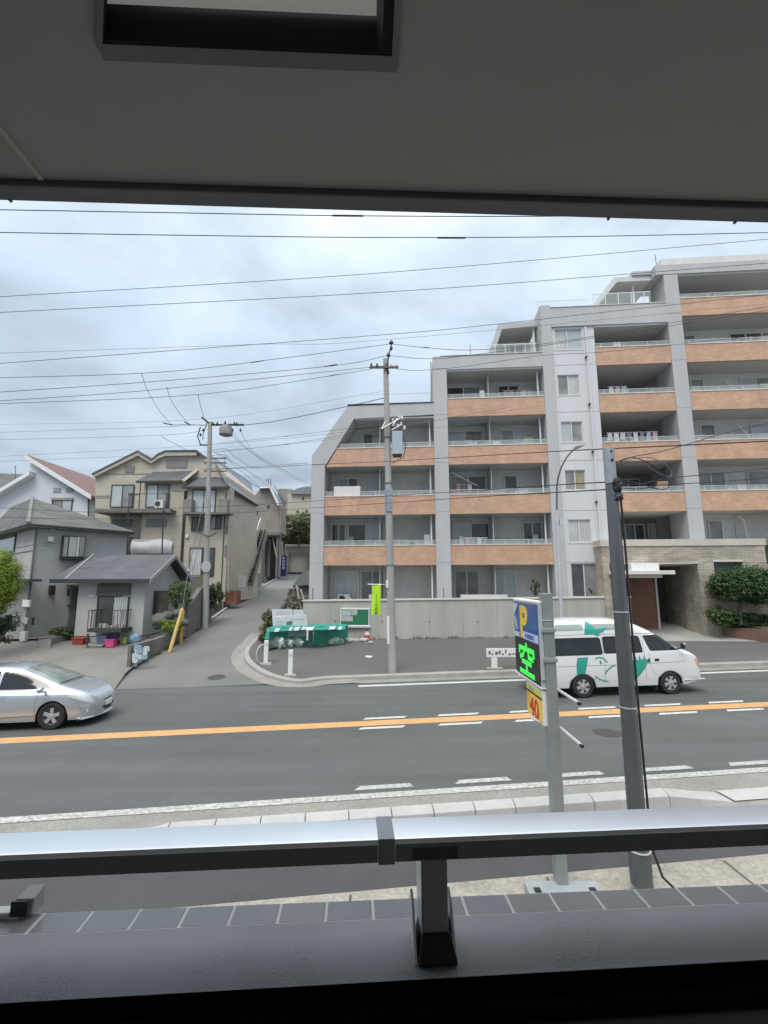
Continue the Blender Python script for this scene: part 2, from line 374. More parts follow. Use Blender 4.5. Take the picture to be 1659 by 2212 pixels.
M_bark = mat('bark', (.10, .08, .06), .95, .3, 12, bump=.6, bscale=30)
M_leafD = leafmat('leaf dark', (.018, .05, .016), (.06, .125, .035))
M_leafY = leafmat('leaf yellow green', (.075, .13, .014), (.30, .40, .04), 2.5)
M_leafO = leafmat('leaf olive', (.055, .07, .02), (.17, .18, .07), 3)
M_leafM = leafmat('leaf mid', (.03, .065, .018), (.12, .19, .05), 3)

# ---------------------------------------------------------------- terrain heights
def pw(x, ks):
    if x <= ks[0][0]: return ks[0][1]
    for (a, b), (c, d) in zip(ks, ks[1:]):
        if x <= c: return b+(d-b)*(x-a)/(c-a)
    return ks[-1][1]
def clamp(x, a=0., b=1.): return max(a, min(b, x))
def hA(x, y): return pw(y, [(17.2, 0), (18.6, .12), (20.5, .5), (24, 1.2), (30, 1.9), (40, 2.62), (67, 4.8), (110, 7.5), (300, 16)])+.01*x*clamp((27-y)/10)
def hS(x, y):
    w = clamp((y-18.2)/7.2); b = .17+.01*x+w*.42+.012*max(0, x)*w
    t = clamp((-3.3-x)/2.4); return b*(1-t)+(hA(x, y)+.13)*t
def hit(px, py, h):
    lo, hi = 4.0, 110.0
    a = ray(px, py); g = lambda Y: CAM_H+a.z*Y/a.y-h(a.x*Y/a.y, Y)
    n = 220; prev = g(lo); y0 = lo
    for i in range(1, n+1):
        y1 = lo+(hi-lo)*i/n; q = g(y1)
        if prev >= 0 and q < 0:
            for _ in range(40):
                ym = (y0+y1)/2
                if g(ym) >= 0: y0 = ym
                else: y1 = ym
            return Vector((a.x*y0/a.y, y0, h(a.x*y0/a.y, y0)))
        prev = q; y0 = y1
    return Vector((a.x*20/a.y, 20, h(a.x*20/a.y, 20)))

def grid(mb, fn, nu, nv):
    vs = [fn(i/nu, j/nv) for j in range(nv+1) for i in range(nu+1)]
    fs = [(j*(nu+1)+i, j*(nu+1)+i+1, (j+1)*(nu+1)+i+1, (j+1)*(nu+1)+i) for j in range(nv) for i in range(nu)]
    return mb.add(vs, fs)
def lerp(a, b, t): return a+(b-a)*t
def along(pts, t):
    n = len(pts)-1; k = min(int(t*n), n-1); return lerp(pts[k], pts[k+1], t*n-k)
# ground: one sheet to the horizon
def gh(x, y):
    b = -.5+.01*clamp(x, -60, 60)
    if y > 20: b += clamp((y-20)/6)*(.1) + (hA(0, y)-.4)*clamp((y-24)/10)*.96
    if x < -14 and y > 19: b += 0
    return b
def gpt(i, j):
    sx = (i-.5)*2; sy = j
    x = 55*sx+ 1200*sx**5; y = -40+ 200*sy + 1300*sy**6
    return Vector((x, y, gh(x, y)))
struct('ground', grid(MB(), gpt, 80, 120), M_earth)

# road with its markings
def rstrip(mb, u0, u1, v0, v1, dz, n=1):
    return grid(mb, lambda i, j: RD(lerp(u0, u1, i), lerp(v0, v1, j), dz), n, 1)
road = struct('road', rstrip(MB(), -90, 90, 8.3, 17.88, 0, 6), M_asph)
def mark(name, mb, m): return mb.build(name, m, road, fixn=False)
mark('centre_line', rstrip(MB(), -90, 90, 12.39, 12.83, .004, 20), M_yel)
mb = MB()
u = 0.95
while u < 40:
    for (v0, v1, sh) in ((12.93, 13.09, .12), (12.11, 12.27, -.05)):
        a = [RD(u+sh-.12, v0, .008), RD(u+sh+1.0, v0, .008), RD(u+sh+1.12, v1, .008), RD(u+sh, v1, .008)]; mb.poly(a)
    u += 2.02
mark('slowdown_dashes', mb, M_white)
mb = MB(); u = .52
while u < 40:
    mb.poly([RD(u-.02, 8.74, .006), RD(u+1.05, 8.74, .006), RD(u+1.0, 8.90, .006), RD(u+.1, 8.90, .006)]); u += 1.82
mark('near_dashes', mb, M_whiteN)
mark('near_edge_line', rstrip(MB(), -90, 90, 8.40, 8.60, .004, 30), M_whiteN)
mark('far_edge_line', rstrip(MB(), 1.1, 90, 16.86, 17.12, .004, 30), M_white)
mark('far_edge_line', rstrip(MB(), -60, -13, 16.86, 17.12, .004, 10), M_white)
mb = MB(); c = onz(1312, 1583); cc = Vector((c.x, c.y, .01*c.x+.0045))
mb.poly([cc+Vector((math.cos(t*math.pi/16)*.33, math.sin(t*math.pi/16)*.33, .0033*math.cos(t*math.pi/16))) for t in range(32)])
mark('manhole_cover', mb, mat('iron cover', (.06, .055, .055), .7, .3, 8, bump=.5, bscale=30))

struct('near_gutter', rstrip(MB(), -8.6, 90, 7.0, 8.38, .001, 10), M_gutter)
struct('near_footway', rstrip(MB(), -90, 90, 5.9, 8.33, -.004, 10), M_asph_near)
mb = MB()
def edgev(u): return 6.12+.03*math.sin(u*2.1)+.02*math.sin(u*5.3)
grid(mb, lambda i, j: RD(lerp(-2.6, 60, i), lerp(-12, 6.06 if i < .995 else 6.06, j), .004), 60, 1)
struct('near_pavement', mb, mat('pale cracked paving', (.30, .285, .245), .9, .22, 1.6, bump=.5, bscale=22, grain=.2, gscale=18))
mb = MB(); grid(mb, lambda i, j: RD(lerp(-60, -2.62, i), lerp(-12, 5.95, j), -.002), 10, 1)
struct('parking_forecourt', mb, M_asph_near)
mb = MB()
for k in range(5): mb.add([RD(-2.4+k*2.4, 3.2, .009), RD(-2.37+k*2.4, 3.2, .009), RD(-2.07+k*2.4, 6.0, .009), RD(-2.1+k*2.4, 6.0, .009)], [(0, 1, 2, 3)])
mb.build('paving_joint', mat('joint dirt', (.10, .09, .08), .95), bpy.data.objects['near_pavement'], fixn=False)

# raised kerb of pale blocks on the near side
mb = MB(); u = -2.2; L = .64; i = 0; end = 5.1
def blk(u0, u1, h0, h1):
    e = .006; prof = [(7.40, 0, 0), (7.42, .75, 1), (7.50, 1, 1), (7.60, 1, 1), (7.72, .72, 1), (7.80, .05, 1), (7.80, -.4, 1)]
    vs = []
    for uu, h in ((u0+e, h0), (u1-e, h1)):
        for v, k, _ in prof: vs.append(RD(uu, v, max(.012, h)*k if k > 0 else -.02))
        vs.append(RD(uu, 7.40, -.02))
    n = len(prof)+1
    mb.add(vs, [(q, (q+1) % n, (q+1) % n+n, q+n) for q in range(n)]+[tuple(range(n)), tuple(range(n, 2*n))[::-1]])
blk(-3.15, -2.2, .01, .21)
while u < end-.1: blk(u, u+L, .21, .21); u += L
blk(u, u+1.1, .21, .02)
struct('near_kerb', mb, M_block, bevel=.008)
mb = MB(); rstrip(mb, u+1.15, 60, 7.42, 7.80, .02, 20); mb.build('lowered_kerb', M_block, bpy.data.objects['near_kerb'], fixn=False)
mb = MB()
for uu in (1.55, ): mb.box(0, .30, 0, .01, 0, .05)
q = mb.build('drain_slot', M_black, bpy.data.objects['near_kerb']); q.location = RD(1.5, 7.385, .03); q.rotation_euler = (0, 0, TH)

# far side: kerb, pavement, corner
kp = [hit(*p, lambda x, y: hA(x, y)+.12) for p in ((566, 1362), (548, 1383), (533, 1397), (527, 1411), (533, 1427), (560, 1448), (600, 1463), (650, 1471))]
kp += [RD(u, 17.98, .16) for u in (-.2, .8, 2.0)]+[RD(u, 17.98-.006*u, .17) for u in (4, 8, 12, 16, 22, 30, 45, 80)]
# smooth the corner
def smooth(p, n=2):
    for _ in range(n):
        q = [p[0]]
        for a, b in zip(p, p[1:]): q += [a*.75+b*.25, a*.25+b*.75]
        p = q+[p[-1]]
    return p
kp = smooth(kp, 2)
def offs(pts, d):
    r = []
    for i, p in enumerate(pts):
        t = pts[min(i+1, len(pts)-1)]-pts[max(i-1, 0)]; n = Vector((t.y, -t.x, 0)).normalized(); r.append(p+n*d)
    return r
def sweep(mb, pts, prof):           # prof: (outward offset, dz)
    rows = [[q+Vector((0, 0, dz)) for q in offs(pts, d)] for d, dz in prof]
    n = len(pts)
    vs = [v for r in rows for v in r]
    fs = [(j*n+i, j*n+i+1, (j+1)*n+i+1, (j+1)*n+i) for j in range(len(rows)-1) for i in range(n-1)]
    return mb.add(vs, fs)
struct('far_kerb', sweep(MB(), kp, [(-.17, -.02), (-.17, .012), (-.02, .012), (.03, -.03), (.045, -.3)]), M_kerbc, fixn=False)
def flat_sweep(pts, d0, d1, dz, nn=4):
    mb = MB(); rows = [offs(pts, lerp(d0, d1, k/nn)) for k in range(nn+1)]; n = len(pts)
    return mb.add([Vector((q.x, q.y, (hA(q.x, q.y) if q.x < -1 else .01*q.x)+dz)) for r in rows for q in r], [(j*n+i, j*n+i+1, (j+1)*n+i+1, (j+1)*n+i) for j in range(nn) for i in range(n-1)])
struct('far_gutter', flat_sweep(kp, .0, .55, .007), M_gutter, fixn=False)
nk = len(kp); inner = offs(kp, -.16)
backp = []
for p in inner:
    s = (p-Vector((0, BY0, 0))).dot(bx_ax)
    s2 = max(-4.8, s*1.0+ (0 if s > 2 else (2-s)*.15)); backp.append(BW(max(s2, -4.9), -.72, 0))
def swf(i, j):
    k = i*(nk-1); a = int(min(k, nk-2)); f_ = k-a
    p0 = lerp(inner[a], inner[a+1], f_); p1 = lerp(backp[a], backp[a+1], f_); q = lerp(p0, p1, j)
    return Vector((q.x, q.y, hS(q.x, q.y) if j > 0 else p0.z+.006)) if True else q
struct('far_pavement', grid(MB(), swf, (nk-1)*2, 14), M_asph_far, fixn=False)
# alley
aL = [Vector(p) for p in ((-9.9, 16.9, 0), (-10.1, 18.0, 0), (-10.15, 19.2, 0), (-9.96, 20.63, 0), (-9.72, 22.05, 0), (-9.49, 24.4, 0), (-10.0, 30, 0), (-10.53, 34, 0), (-12.14, 47.7, 0), (-14.16, 66, 0), (-14.9, 74, 0))]
aR = [Vector(p) for p in ((-2.0, 17.66, 0), (-3.4, 17.9, 0), (-4.6, 18.8, 0), (-5.5, 20.4, 0), (-5.8, 22.6, 0), (-6.1, 25.5, 0), (-6.6, 31, 0), (-7.3, 36, 0), (-8.7, 43.8, 0), (-9.9, 60, 0), (-9.6, 74, 0))]
def alf(i, j):
    q = lerp(along(aL, j), along(aR, j), i); return Vector((q.x, q.y, hA(q.x, q.y)-.001))
struct('alley', grid(MB(), alf, 10, 90), M_alley)
al = bpy.data.objects['alley']
mb = MB(); c = hit(468, 1463, hA)
mb.poly([Vector((c.x+math.cos(t*math.pi/12)*.33, c.y+math.sin(t*math.pi/12)*.33, hA(c.x, c.y+math.sin(t*math.pi/12)*.33)+.006)) for t in range(24)])
mb.build('manhole_cover', MATS['iron cover'], al, fixn=False)
def kerbline(pts, d0, d1, up, n=50):
    mb = MB(); P = [along(pts, t/n) for t in range(n+1)]; P = [Vector((p.x, p.y, hA(p.x, p.y))) for p in P]
    return sweep(mb, P, [(d0, -.1), (d0, up), (d1, up), (d1, -.1)])
struct('alley_kerb', kerbline(aL[5:], -.0, -.16, .10), M_kerbc)
# driveway to the grey house
dR = [Vector(p) for p in ((-9.5, 17.03, -.09), (-10.05, 18.9, .19), (-9.93, 20.4, .5), (-9.75, 22.6, 1.0))]
def drv(i, j):
    a = lerp(RD(-36, 17.86), RD(-7.35, 17.86), i); b = lerp(Vector((-34, 22.6, .2)), Vector((-9.9, 22.6, 1.0)), i)
    q = lerp(a, b, j); e = along(dR, j); q = q+(e-along([dR[0], dR[-1]], j))*(i**6); q.z = lerp(lerp(a.z, b.z, j), e.z, i**2) if i > .5 else lerp(a.z, b.z, j); return q
struct('driveway', grid(MB(), drv, 16, 10), M_drive)
def hD(x, y):
    yb = 17.86/math.cos(TH)+x*math.tan(TH); t = clamp((y-yb)/(22.6-yb)); zb = 1.0+(x+9.9)*.033
    return .01*x*(1-t)+zb*t
# plots behind, stepping up the hill
mb = MB(); grid(mb, lambda i, j: Vector((lerp(-70, -9.2-.12*max(0, lerp(22.6, 70, j)-24)-.35, i), lerp(22.6, 70, j), lerp(.95, 4.6, j)+(.1 if i > .9 else 0))), 6, 12)
struct('house_plots', mb, M_drive)
# ---------------------------------------------------------------- apartment building
apt = thing('apartment_building', 'large stepped grey apartment block with orange tiled balconies across the road', 'apartment building', (0, BY0, 0), BYAW)
def zb(k): return 1.67+2.9*k
def zt(k): return zb(k)+1.1
def abox(name, m, s0, s1, y0, y1, z0, z1, parent=None, bevel=0): return MB().box(s0, s1, y0, y1, z0, z1).build(name, m, parent or apt, bevel=bevel)
TOPS = {'A': 14.1, 'B': 17.0, 'E': 19.9, 'D': 22.7}
# pillars
for s0, s1, z0, z1 in ((-4.3, -3.51, .5, 11.07), (2.96, 3.78, 2.3, 17.08), (16.75, 17.55, 5.8, 21.72)):
    p = MB().box(s0, s1, -.06, 1.79, z0, z1).build('pillar', M_pil, apt, bevel=.015)
    j = MB()
    for k in range(1, 8):
        z = zb(k)+.12
        if z0 < z < z1-.3: j.box(s0-.003, s1+.003, -.064, .3, z, z+.018)
    j.build('joint', mat('joint sealant', (.22, .22, .23), .8), p)
MB().box(9.45, 10.06, -.06, 1.79, 2.3, 20.1).build('pillar', M_pil, apt, bevel=.015)
# pale wall with the stair windows
w_s = [(10.15, 11.82, 17.25, 18.56, 0), (10.27, 11.48, 14.42, 15.68, 1), (10.3, 11.5, 11.57, 12.80, 3), (10.35, 11.48, 8.76, 9.92, 4), (10.36, 11.57, 5.77, 7.07, 0), (10.36, 11.78, 2.78, 4.62, 2)]
mb = MB(); edges = sorted([2.3, 18.9]+[w[2] for w in w_s]+[w[3] for w in w_s])
mb.box(10.06, 10.26, .06, .5, 2.3, 18.69); mb.box(11.86, 12.54, .06, .5, 2.3, 18.69)
for i in range(len(w_s)+1):
    top = 18.69 if i == 0 else w_s[i-1][2]; bot = w_s[i][3] if i < len(w_s) else 2.3
    mb.box(10.263, 11.857, .063, .5, bot, top)
for s0, s1, a, b, g in w_s:
    if s0 > 10.27: mb.box(10.266, s0, .066, .5, a+.002, b-.002)
    if s1 < 11.85: mb.box(s1, 11.854, .066, .5, a+.002, b-.002)
    elif s1 > 11.86: pass
mb.build('stair_wall', M_pil2, apt)
for k in range(1, 7):
    if zb(k)+.1 < 18.6: MB().box(10.062, 12.53, .056, .064, zb(k)+.10, zb(k)+.118).build('joint', mat('joint sealant', (.22, .22, .23), .8), apt)
MB().box(11.98, 12.10, -.04, .055, 2.3, 18.6).build('downpipe', M_pil2, apt)
def window(s0, s1, z0, z1, y, glass, frame=M_frame, leaves_=2, parent=None, t=.05, sill=True):
    w = MB()
    w.box(s0, s1, y-.03, y+.05, z0, z0+t); w.box(s0, s1, y-.03, y+.05, z1-t, z1)
    w.box(s0, s0+t, y-.031, y+.051, z0+t, z1-t); w.box(s1-t, s1, y-.031, y+.051, z0+t, z1-t)
    for k in range(1, leaves_):
        x = lerp(s0, s1, k/leaves_); w.box(x-t*.6, x+t*.6, y-.028, y+.045, z0+t, z1-t)
    o = w.build('window', frame, parent or apt)
    gl = glass if isinstance(glass, (list, tuple)) else [glass]*leaves_
    for k in range(leaves_):
        a, b = lerp(s0, s1, k/leaves_), lerp(s0, s1, (k+1)/leaves_)
        MB().box(a+t*.7, b-t*.7, y+.012*k, y+.02+.012*k, z0+t*.5, z1-t*.5).build('pane', M_gl[gl[k]], o)
    if sill: MB().box(s0-.05, s1+.05, y-.12, y-.035, z0-.05, z0-.004).build('sill', M_cap, o)
    return o
for s0, s1, a, b, g in w_s: window(s0, min(s1, 11.85), a, b, .16, [(0, 3), (1, 0), (3, 1), (1, 4), (0, 0), (2, 1)][w_s.index((s0, s1, a, b, g))])
for i, z in enumerate((14.1+2.55-.2, 13.7, 10.8, 7.95, 5.05)[1:]):
    lm = MB().box(11.9, 11.99, -.03, .06, z+2.9-.05+.1, z+2.9+.12).box(11.9, 11.99, -.16, -.03, z+2.9+.06, z+2.9+.12)
    lm.build('wall_lamp', M_black, apt)
# beams, parapets, sloped frames
def outline(name, m, pts, y0, y1): return MB().prism([(s, y0, z) for s, z in pts], (0, y1-y0, 0)).build(name, m, apt)
outline('sloped_frame', M_pil, [(-4.31, 11.07), (-2.16, 14.1), (2.96, 14.16), (2.96, 13.42), (-1.79, 13.3), (-3.51, 10.42), (-3.51, 11.07)], -.055, 1.79)
MB().box(-2.2, 2.96, -.1, 1.9, 14.165, 14.21).build('coping', M_steelD, apt)
abox('parapet', M_pil, 3.78, 9.45, -.05, 1.79, 16.22, 17.06); abox('coping', M_cap, 3.4, 9.45, -.09, 1.9, 17.085, 17.12)
abox('parapet', M_pil, 10.06, 16.75, -.05, 1.79, 18.70, 19.92); abox('coping', M_cap, 10.06, 16.75, -.09, 1.9, 19.925, 19.96)
abox('parapet', M_pil, 16.3, 28, -.08, 2.1, 21.74, 22.35); abox('roof_edge', M_cap, 16.7, 28, -.02, 2.6, 22.36, 22.78)
abox('parapet', M_pil, 15.2, 16.7, .4, 4, 22.12, 22.36)
outline('penthouse_frame', M_pil, [(6.3, 17.12), (7.07, 19.45), (9.44, 19.56), (9.44, 19.2), (7.3, 19.1), (6.62, 17.12)], .7, 3.6)
abox('penthouse_wall', M_rear, 6.9, 9.4, 2.4, 3.58, 17.0, 19.15)
outline('penthouse_frame', M_pil2, [(12.5, 19.96), (14.15, 22.1), (16.29, 22.1), (16.29, 21.78), (14.3, 21.78), (12.78, 19.96)], .5, 5.5)
abox('penthouse_wall', M_pil, 14.6, 16.7, 3.2, 5.4, 19.9, 21.76)
window(15.5, 16.3, 20.0, 21.5, 3.12, 2, leaves_=1, sill=False); window(7.2, 8.9, 17.1, 18.9, 2.33, (0, 2), sill=False)
abox('downpipe', M_wht, 15.36, 15.46, .9, 1.0, 19.95, 21.75); abox('downpipe', M_wht, 9.2, 9.3, .9, 1.0, 17.1, 19.2)
# mass of the building behind the balconies
outline('rear_mass', M_mass, [(-4.3, 0), (-4.3, 11.0), (-2.2, 14.05), (2.955, 14.05), (2.955, 0)], 2.12, 13)
for s0, s1, z1, z0 in ( (2.965, 9.44, 16.98, 0), (9.46, 16.74, 19.85, 0), (16.76, 28, 22.3, 0)):
    dep = 3.4 if s0 > 9 else 1.8
    abox('rear_mass', M_mass, s0, s1, dep+.32, 13, z0, z1)
# bays
def wpx(px0, px1, off): return fac(px0, 1100, off)[0], fac(px1, 1100, off)[0]
Z3 = lambda zx: (750+zx/2.37)*.864
Z4 = lambda zx: (1350+zx/2.91)*.864
bays = {  # name: s0, s1, bands, depth, ground opening bottom, top of the last opening
    'A': (-3.51, 2.96, (1, 2, 3), 1.8), 'B': (3.78, 9.45, (1, 2, 3, 4), 1.8), 'C': (12.54, 16.75, (2, 3, 4, 5), 3.4), 'D': (17.55, 27.5, (2, 3, 4, 5, 6), 1.8)}
tops = {'A': 13.36, 'B': 16.22, 'C': 18.7, 'D': 21.74}
# windows: (bay, opening above band k, left, right, glass) in metres along the facade
WIN = [('A', 3, Z3(370), Z3(497), (2, 0)), ('A', 2, Z3(225), Z3(345), (1, 2)), ('A', 2, Z3(380), Z3(560), (0, 3)), ('A', 1, Z3(165), Z3(275), (2, 2)), ('A', 1, Z3(285), Z3(500), (2, 3)),
       ('A', 0, Z3(160), Z3(355), (0, 0)), ('A', 0, Z3(362), Z3(500), (1, 1)),
       ('B', 4, Z3(880), Z3(1090), (2, 1)), ('B', 4, Z3(1200), Z3(1330), (2, 2)), ('B', 3, Z3(885), Z3(1098), (3, 1)), ('B', 3, Z3(1205), Z3(1365), (1, 3)),
       ('B', 2, Z3(895), Z3(1108), (1, 2)), ('B', 2, Z3(1215), Z3(1295), (2,)), ('B', 1, Z3(900), Z3(1118), (0, 2)), ('B', 1, Z3(1312), Z3(1458), (2, 1)),
       ('B', 0, Z3(905), Z3(1048), (1, 1)), ('B', 0, Z3(1128), Z3(1262), (0, 3)),
       ('C', 5, Z4(480), Z4(870), (2, 2, 2)), ('C', 4, Z4(470), Z4(700), (2, 2)), ('C', 3, Z4(500), Z4(700), (1, 2)), ('C', 3, Z4(770), Z4(890), (2,)),
       ('C', 2, Z4(570), Z4(740), (2, 2)), ('C', 1, Z4(600), Z4(745), (2, 2)), ('C', 1, Z4(770), Z4(1000), (1, 0)),
       ('D', 6, Z4(1010), Z4(1110), (2, 1)), ('D', 6, Z4(1345), Z4(1659), (2, 1, 1)), ('D', 5, Z4(1060), Z4(1262), (1, 1)), ('D', 5, Z4(1525), Z4(1900), (2, 2, 1)), ('D', 4, Z4(1085), Z4(1290), (0, 1)),
       ('D', 4, Z4(1565), Z4(1800), (3, 1)), ('D', 3, Z4(1115), Z4(1335), (3, 1)), ('D', 3, Z4(1600), Z4(1900), (3, 1)), ('D', 2, Z4(1155), Z4(1370), (1, 1)), ('D', 2, Z4(1530), Z4(1900), (1, 1)),
       ('D', 1, Z4(1205), Z4(1410), (1, 0))]
for bn, (s0, s1, bands, dep) in bays.items():
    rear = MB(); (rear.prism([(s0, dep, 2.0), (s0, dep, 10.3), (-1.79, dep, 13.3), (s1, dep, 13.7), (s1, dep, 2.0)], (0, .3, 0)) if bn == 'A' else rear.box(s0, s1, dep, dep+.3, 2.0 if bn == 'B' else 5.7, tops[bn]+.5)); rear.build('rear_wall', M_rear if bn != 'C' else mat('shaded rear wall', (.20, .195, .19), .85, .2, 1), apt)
    for k in bands:
        a0 = s0
        if bn == 'A' and k == 3:
            MB().prism([(-3.46, -.0, zb(3)), (s1-.003, 0, zb(3)), (s1-.003, 0, zt(3)), (-2.83, 0, zt(3))], (0, .15, 0)).build('spandrel', M_orange, apt)
            a0 = -2.83
        else: abox('spandrel', M_orange, s0+.003, s1-.003, 0, .15, zb(k), zt(k))
        abox('spandrel_cap', M_cap, a0+.006, s1-.006, -.03, .18, zt(k)+.002, zt(k)+.05)
        abox('floor_slab', M_soff, s0+.004, s1-.004, .153, dep-.003, zb(k)+.004, zb(k)+.2)
        rail = MB()
        rail.box(a0+.01, s1-.01, .06, .10, zt(k)+.29, zt(k)+.32); x = a0+.3
        while x < s1-.1: rail.box(x, x+.03, .065, .095, zt(k)+.05, zt(k)+.29); x += 1.35
        ro = rail.build('railing', M_railp, apt)
        MB().box(a0+.02, s1-.02, .076, .084, zt(k)+.06, zt(k)+.285).build('glass_panel', M_clear, ro)
    MB().box((s0 if bn != 'A' else -1.75)+.002, s1-.002, .02, dep-.002, tops[bn]-.1 if bn != 'C' else tops[bn]-.12, tops[bn]-.004).build('soffit', M_soff, apt)
    if bn in 'CD': pass
    # downpipes and party walls seen inside the bays
    for k in (0,)+bands:
        if k == 0 and bn in 'CD': continue
        z0 = zt(k)+.06 if k else 2.4; z1 = (zb(k+1) if (k+1) in bands else (tops[bn]-.1 if k == bands[-1] else zb(k+1)))-.01
        if bn != 'C': abox('downpipe', M_wht, s1-.28, s1-.2, .45, .53, z0-.4, z1)
        if bn in 'AB' : abox('party_screen', mat('screen board', (.40, .41, .40), .7, .06, 2), (s0+s1)/2-.02+(.0 if bn == 'A' else -.35), (s0+s1)/2+.02+(.0 if bn == 'A' else -.35), .35, dep-.01, z0-.6, z1)
for bn, k, p0, p1, gl in WIN:
    s0, s1, bands, dep = bays[bn]
    a, b = wpx(p0, p1, dep)
    a = max(a, s0+.1); b = min(b, s1-.1)
    fl = zb(k)+.2 if k else 2.35
    top = min(fl+2.4, (zb(k+1) if k+1 <= bands[-1] else tops[bn])-.25)
    if b-a > .3: window(a, b, fl+(.05 if b-a > 1 else .7), top, dep-.06, gl, leaves_=len(gl), sill=False, t=.07)
# bits on the balconies
rnd = random.Random(21); bitm = [mat('balcony thing %d' % i, c, .8, .2, 4) for i, c in enumerate(((.55, .55, .53), (.10, .11, .12), (.30, .20, .14), (.18, .26, .14), (.40, .44, .50), (.06, .06, .065)))]
for bn, (s0, s1, bands, dep) in bays.items():
    for k in bands:
        for _ in range(7):
            s = lerp(s0+.3, min(s1, 24)-.6, rnd.random())
            if bn == 'A' and k == 3 and s < -1.5: continue
            w = .12+rnd.random()*.5; hh = .85+rnd.random()*.75; y = .4+rnd.random()*(dep-1.0)
            MB().box(s, s+w, y, y+.25, zb(k)+.2, zb(k)+.2+hh).build('stored_box', rnd.choice(bitm), apt, bevel=.02)
def ac_unit(s, y, z):
    o = MB().box(s, s+.75, y, y+.28, z, z+.55).build('air_conditioner', M_cap, apt, bevel=.02)
    MB().lathe([(.2, 0), (.2, .012), (.05, .014)], (s+.28, y-.014, z+.28), 'y', 20).build('fan_grille', M_frameD, o)
for s, k, y in ((1.3, 1, 1.3), (-2.9, 0, 1.3), (7.9, 3, 1.3), (13.3, 1, 2.6), (19.9, 4, 1.3), (5.2, 0, 1.2), (21.0, 2, 1.3)): ac_unit(s, y, (zb(k)+.2 if k else 2.35)+(.75 if k in (1, 3) else 0))
abox('white_panel', M_cap, -2.95, -1.4, .02, .06, zt(2)+.05, zt(2)+.62)
rnd = random.Random(4)
cl = [mat('laundry %d' % i, c, .9, .1, 5) for i, c in enumerate(((.55, .55, .56), (.35, .42, .5), (.5, .3, .32), (.6, .6, .55), (.2, .22, .26)))]
def laundry(s0, s1, z, y, n):
    MB().tube([(s0, y, z), (s1, y, z)], .015, 6).build('drying_pole', M_alu, apt)
    for i in range(n):
        x = lerp(s0, s1, (i+.2)/n); w = (s1-s0)/n*.7; h = .35+rnd.random()*.45
        g = MB(); grid(g, lambda a, b: Vector((x+w*a, y+.03*math.sin(a*9+i), z-h*b)), 8, 3); g.build('laundry', cl[rnd.randrange(5)], apt, fixn=False)
laundry(13.0, 15.9, zt(3)+.75, .55, 8); laundry(13.3, 14.4, zt(4)+.7, .6, 3); laundry(7.2, 9.0, zt(4)+.8, .9, 5); laundry(4.6, 5.9, zt(1)+.42, .22, 4); laundry(4.2, 5.2, zt(2)+.8, .9, 3)
for s, z, l in ((4.0, zt(2)+1.45, 1.5),):
    MB().tube([(s, .5, z), (s+l, .9, z-.75)], .02, 6).build('pole', M_wht, apt)
MB().tube([(17.9+2.4, 1.4, 7.3), (17.9+2.7, 1.4, 7.1), (17.9+2.75, 1.3, 5.9)], .05, 8).build('drain_pipe', M_wht, apt)
for k, s in ((3, 21.1), (4, 20.6), (5, 20.1)): MB().tube([(s, 1.6, zt(k)+1.3), (s+.1, 1.4, zt(k)+.9), (s+.35, 1.4, zt(k)+.6)], .05, 8).build('drain_pipe', M_wht, apt)
# roof railings and aerials
def roofrail(s0, s1, y, z, h=1.0, step=1.4, glass=False):
    r = MB().box(s0, s1, y, y+.04, z+h-.04, z+h); x = s0
    while x <= s1: r.box(x, x+.035, y, y+.035, z, z+h-.041); x += step
    o = r.build('roof_railing', M_wht, apt)
    if glass: MB().box(s0, s1, y+.012, y+.02, z+.05, z+h-.05).build('glass_panel', M_clear, o)
roofrail(-1.2, 2.9, 1.2, 14.2, 1.15, 1.9); roofrail(6.2, 9.3, .6, 17.1, .95, .6, True); roofrail(9.5, 12.6, .8, 19.95, 1.0, 1.2, True); roofrail(12.6, 16.0, .1, 19.95, .85, .75, True); roofrail(4.9, 6.4, .8, 17.1, .7, 1.5)
MB().tube([(2.86, .3, 14.2), (2.86, .3, 16.9)], .04, 6).tube([(5.3, .6, 17.1), (5.3, .6, 18.1)], .03, 6).build('vent_pipe', M_steel, apt)
MB().tube([(17.6, 2, 22.7), (17.5, 2, 24.6)], .022, 6).build('aerial', M_steelD, apt)
MB().tube([(-1.0, 2, 14.2), (-1.0, 2, 15.3)], .05, 6).build('aerial', M_wht, apt)
# ground-floor terrace behind the boundary wall
abox('terrace_floor', M_conc, -4.2, 12.6, -.6, 2.1, 1.9, 2.35)
tp = mat('terrace things', (.45, .45, .44), .7, .4, 4)
for s, w, h in ((-3.0, .5, .3), (-2.2, .3, .35), (-.9, .6, .55), (1.3, .9, .25), (4.3, 2.6, .55), (8.4, .5, .3)):
    abox('terrace_box', tp if w < 1 else M_cap, s, s+w, .3, .6, 2.352, 2.352+h)

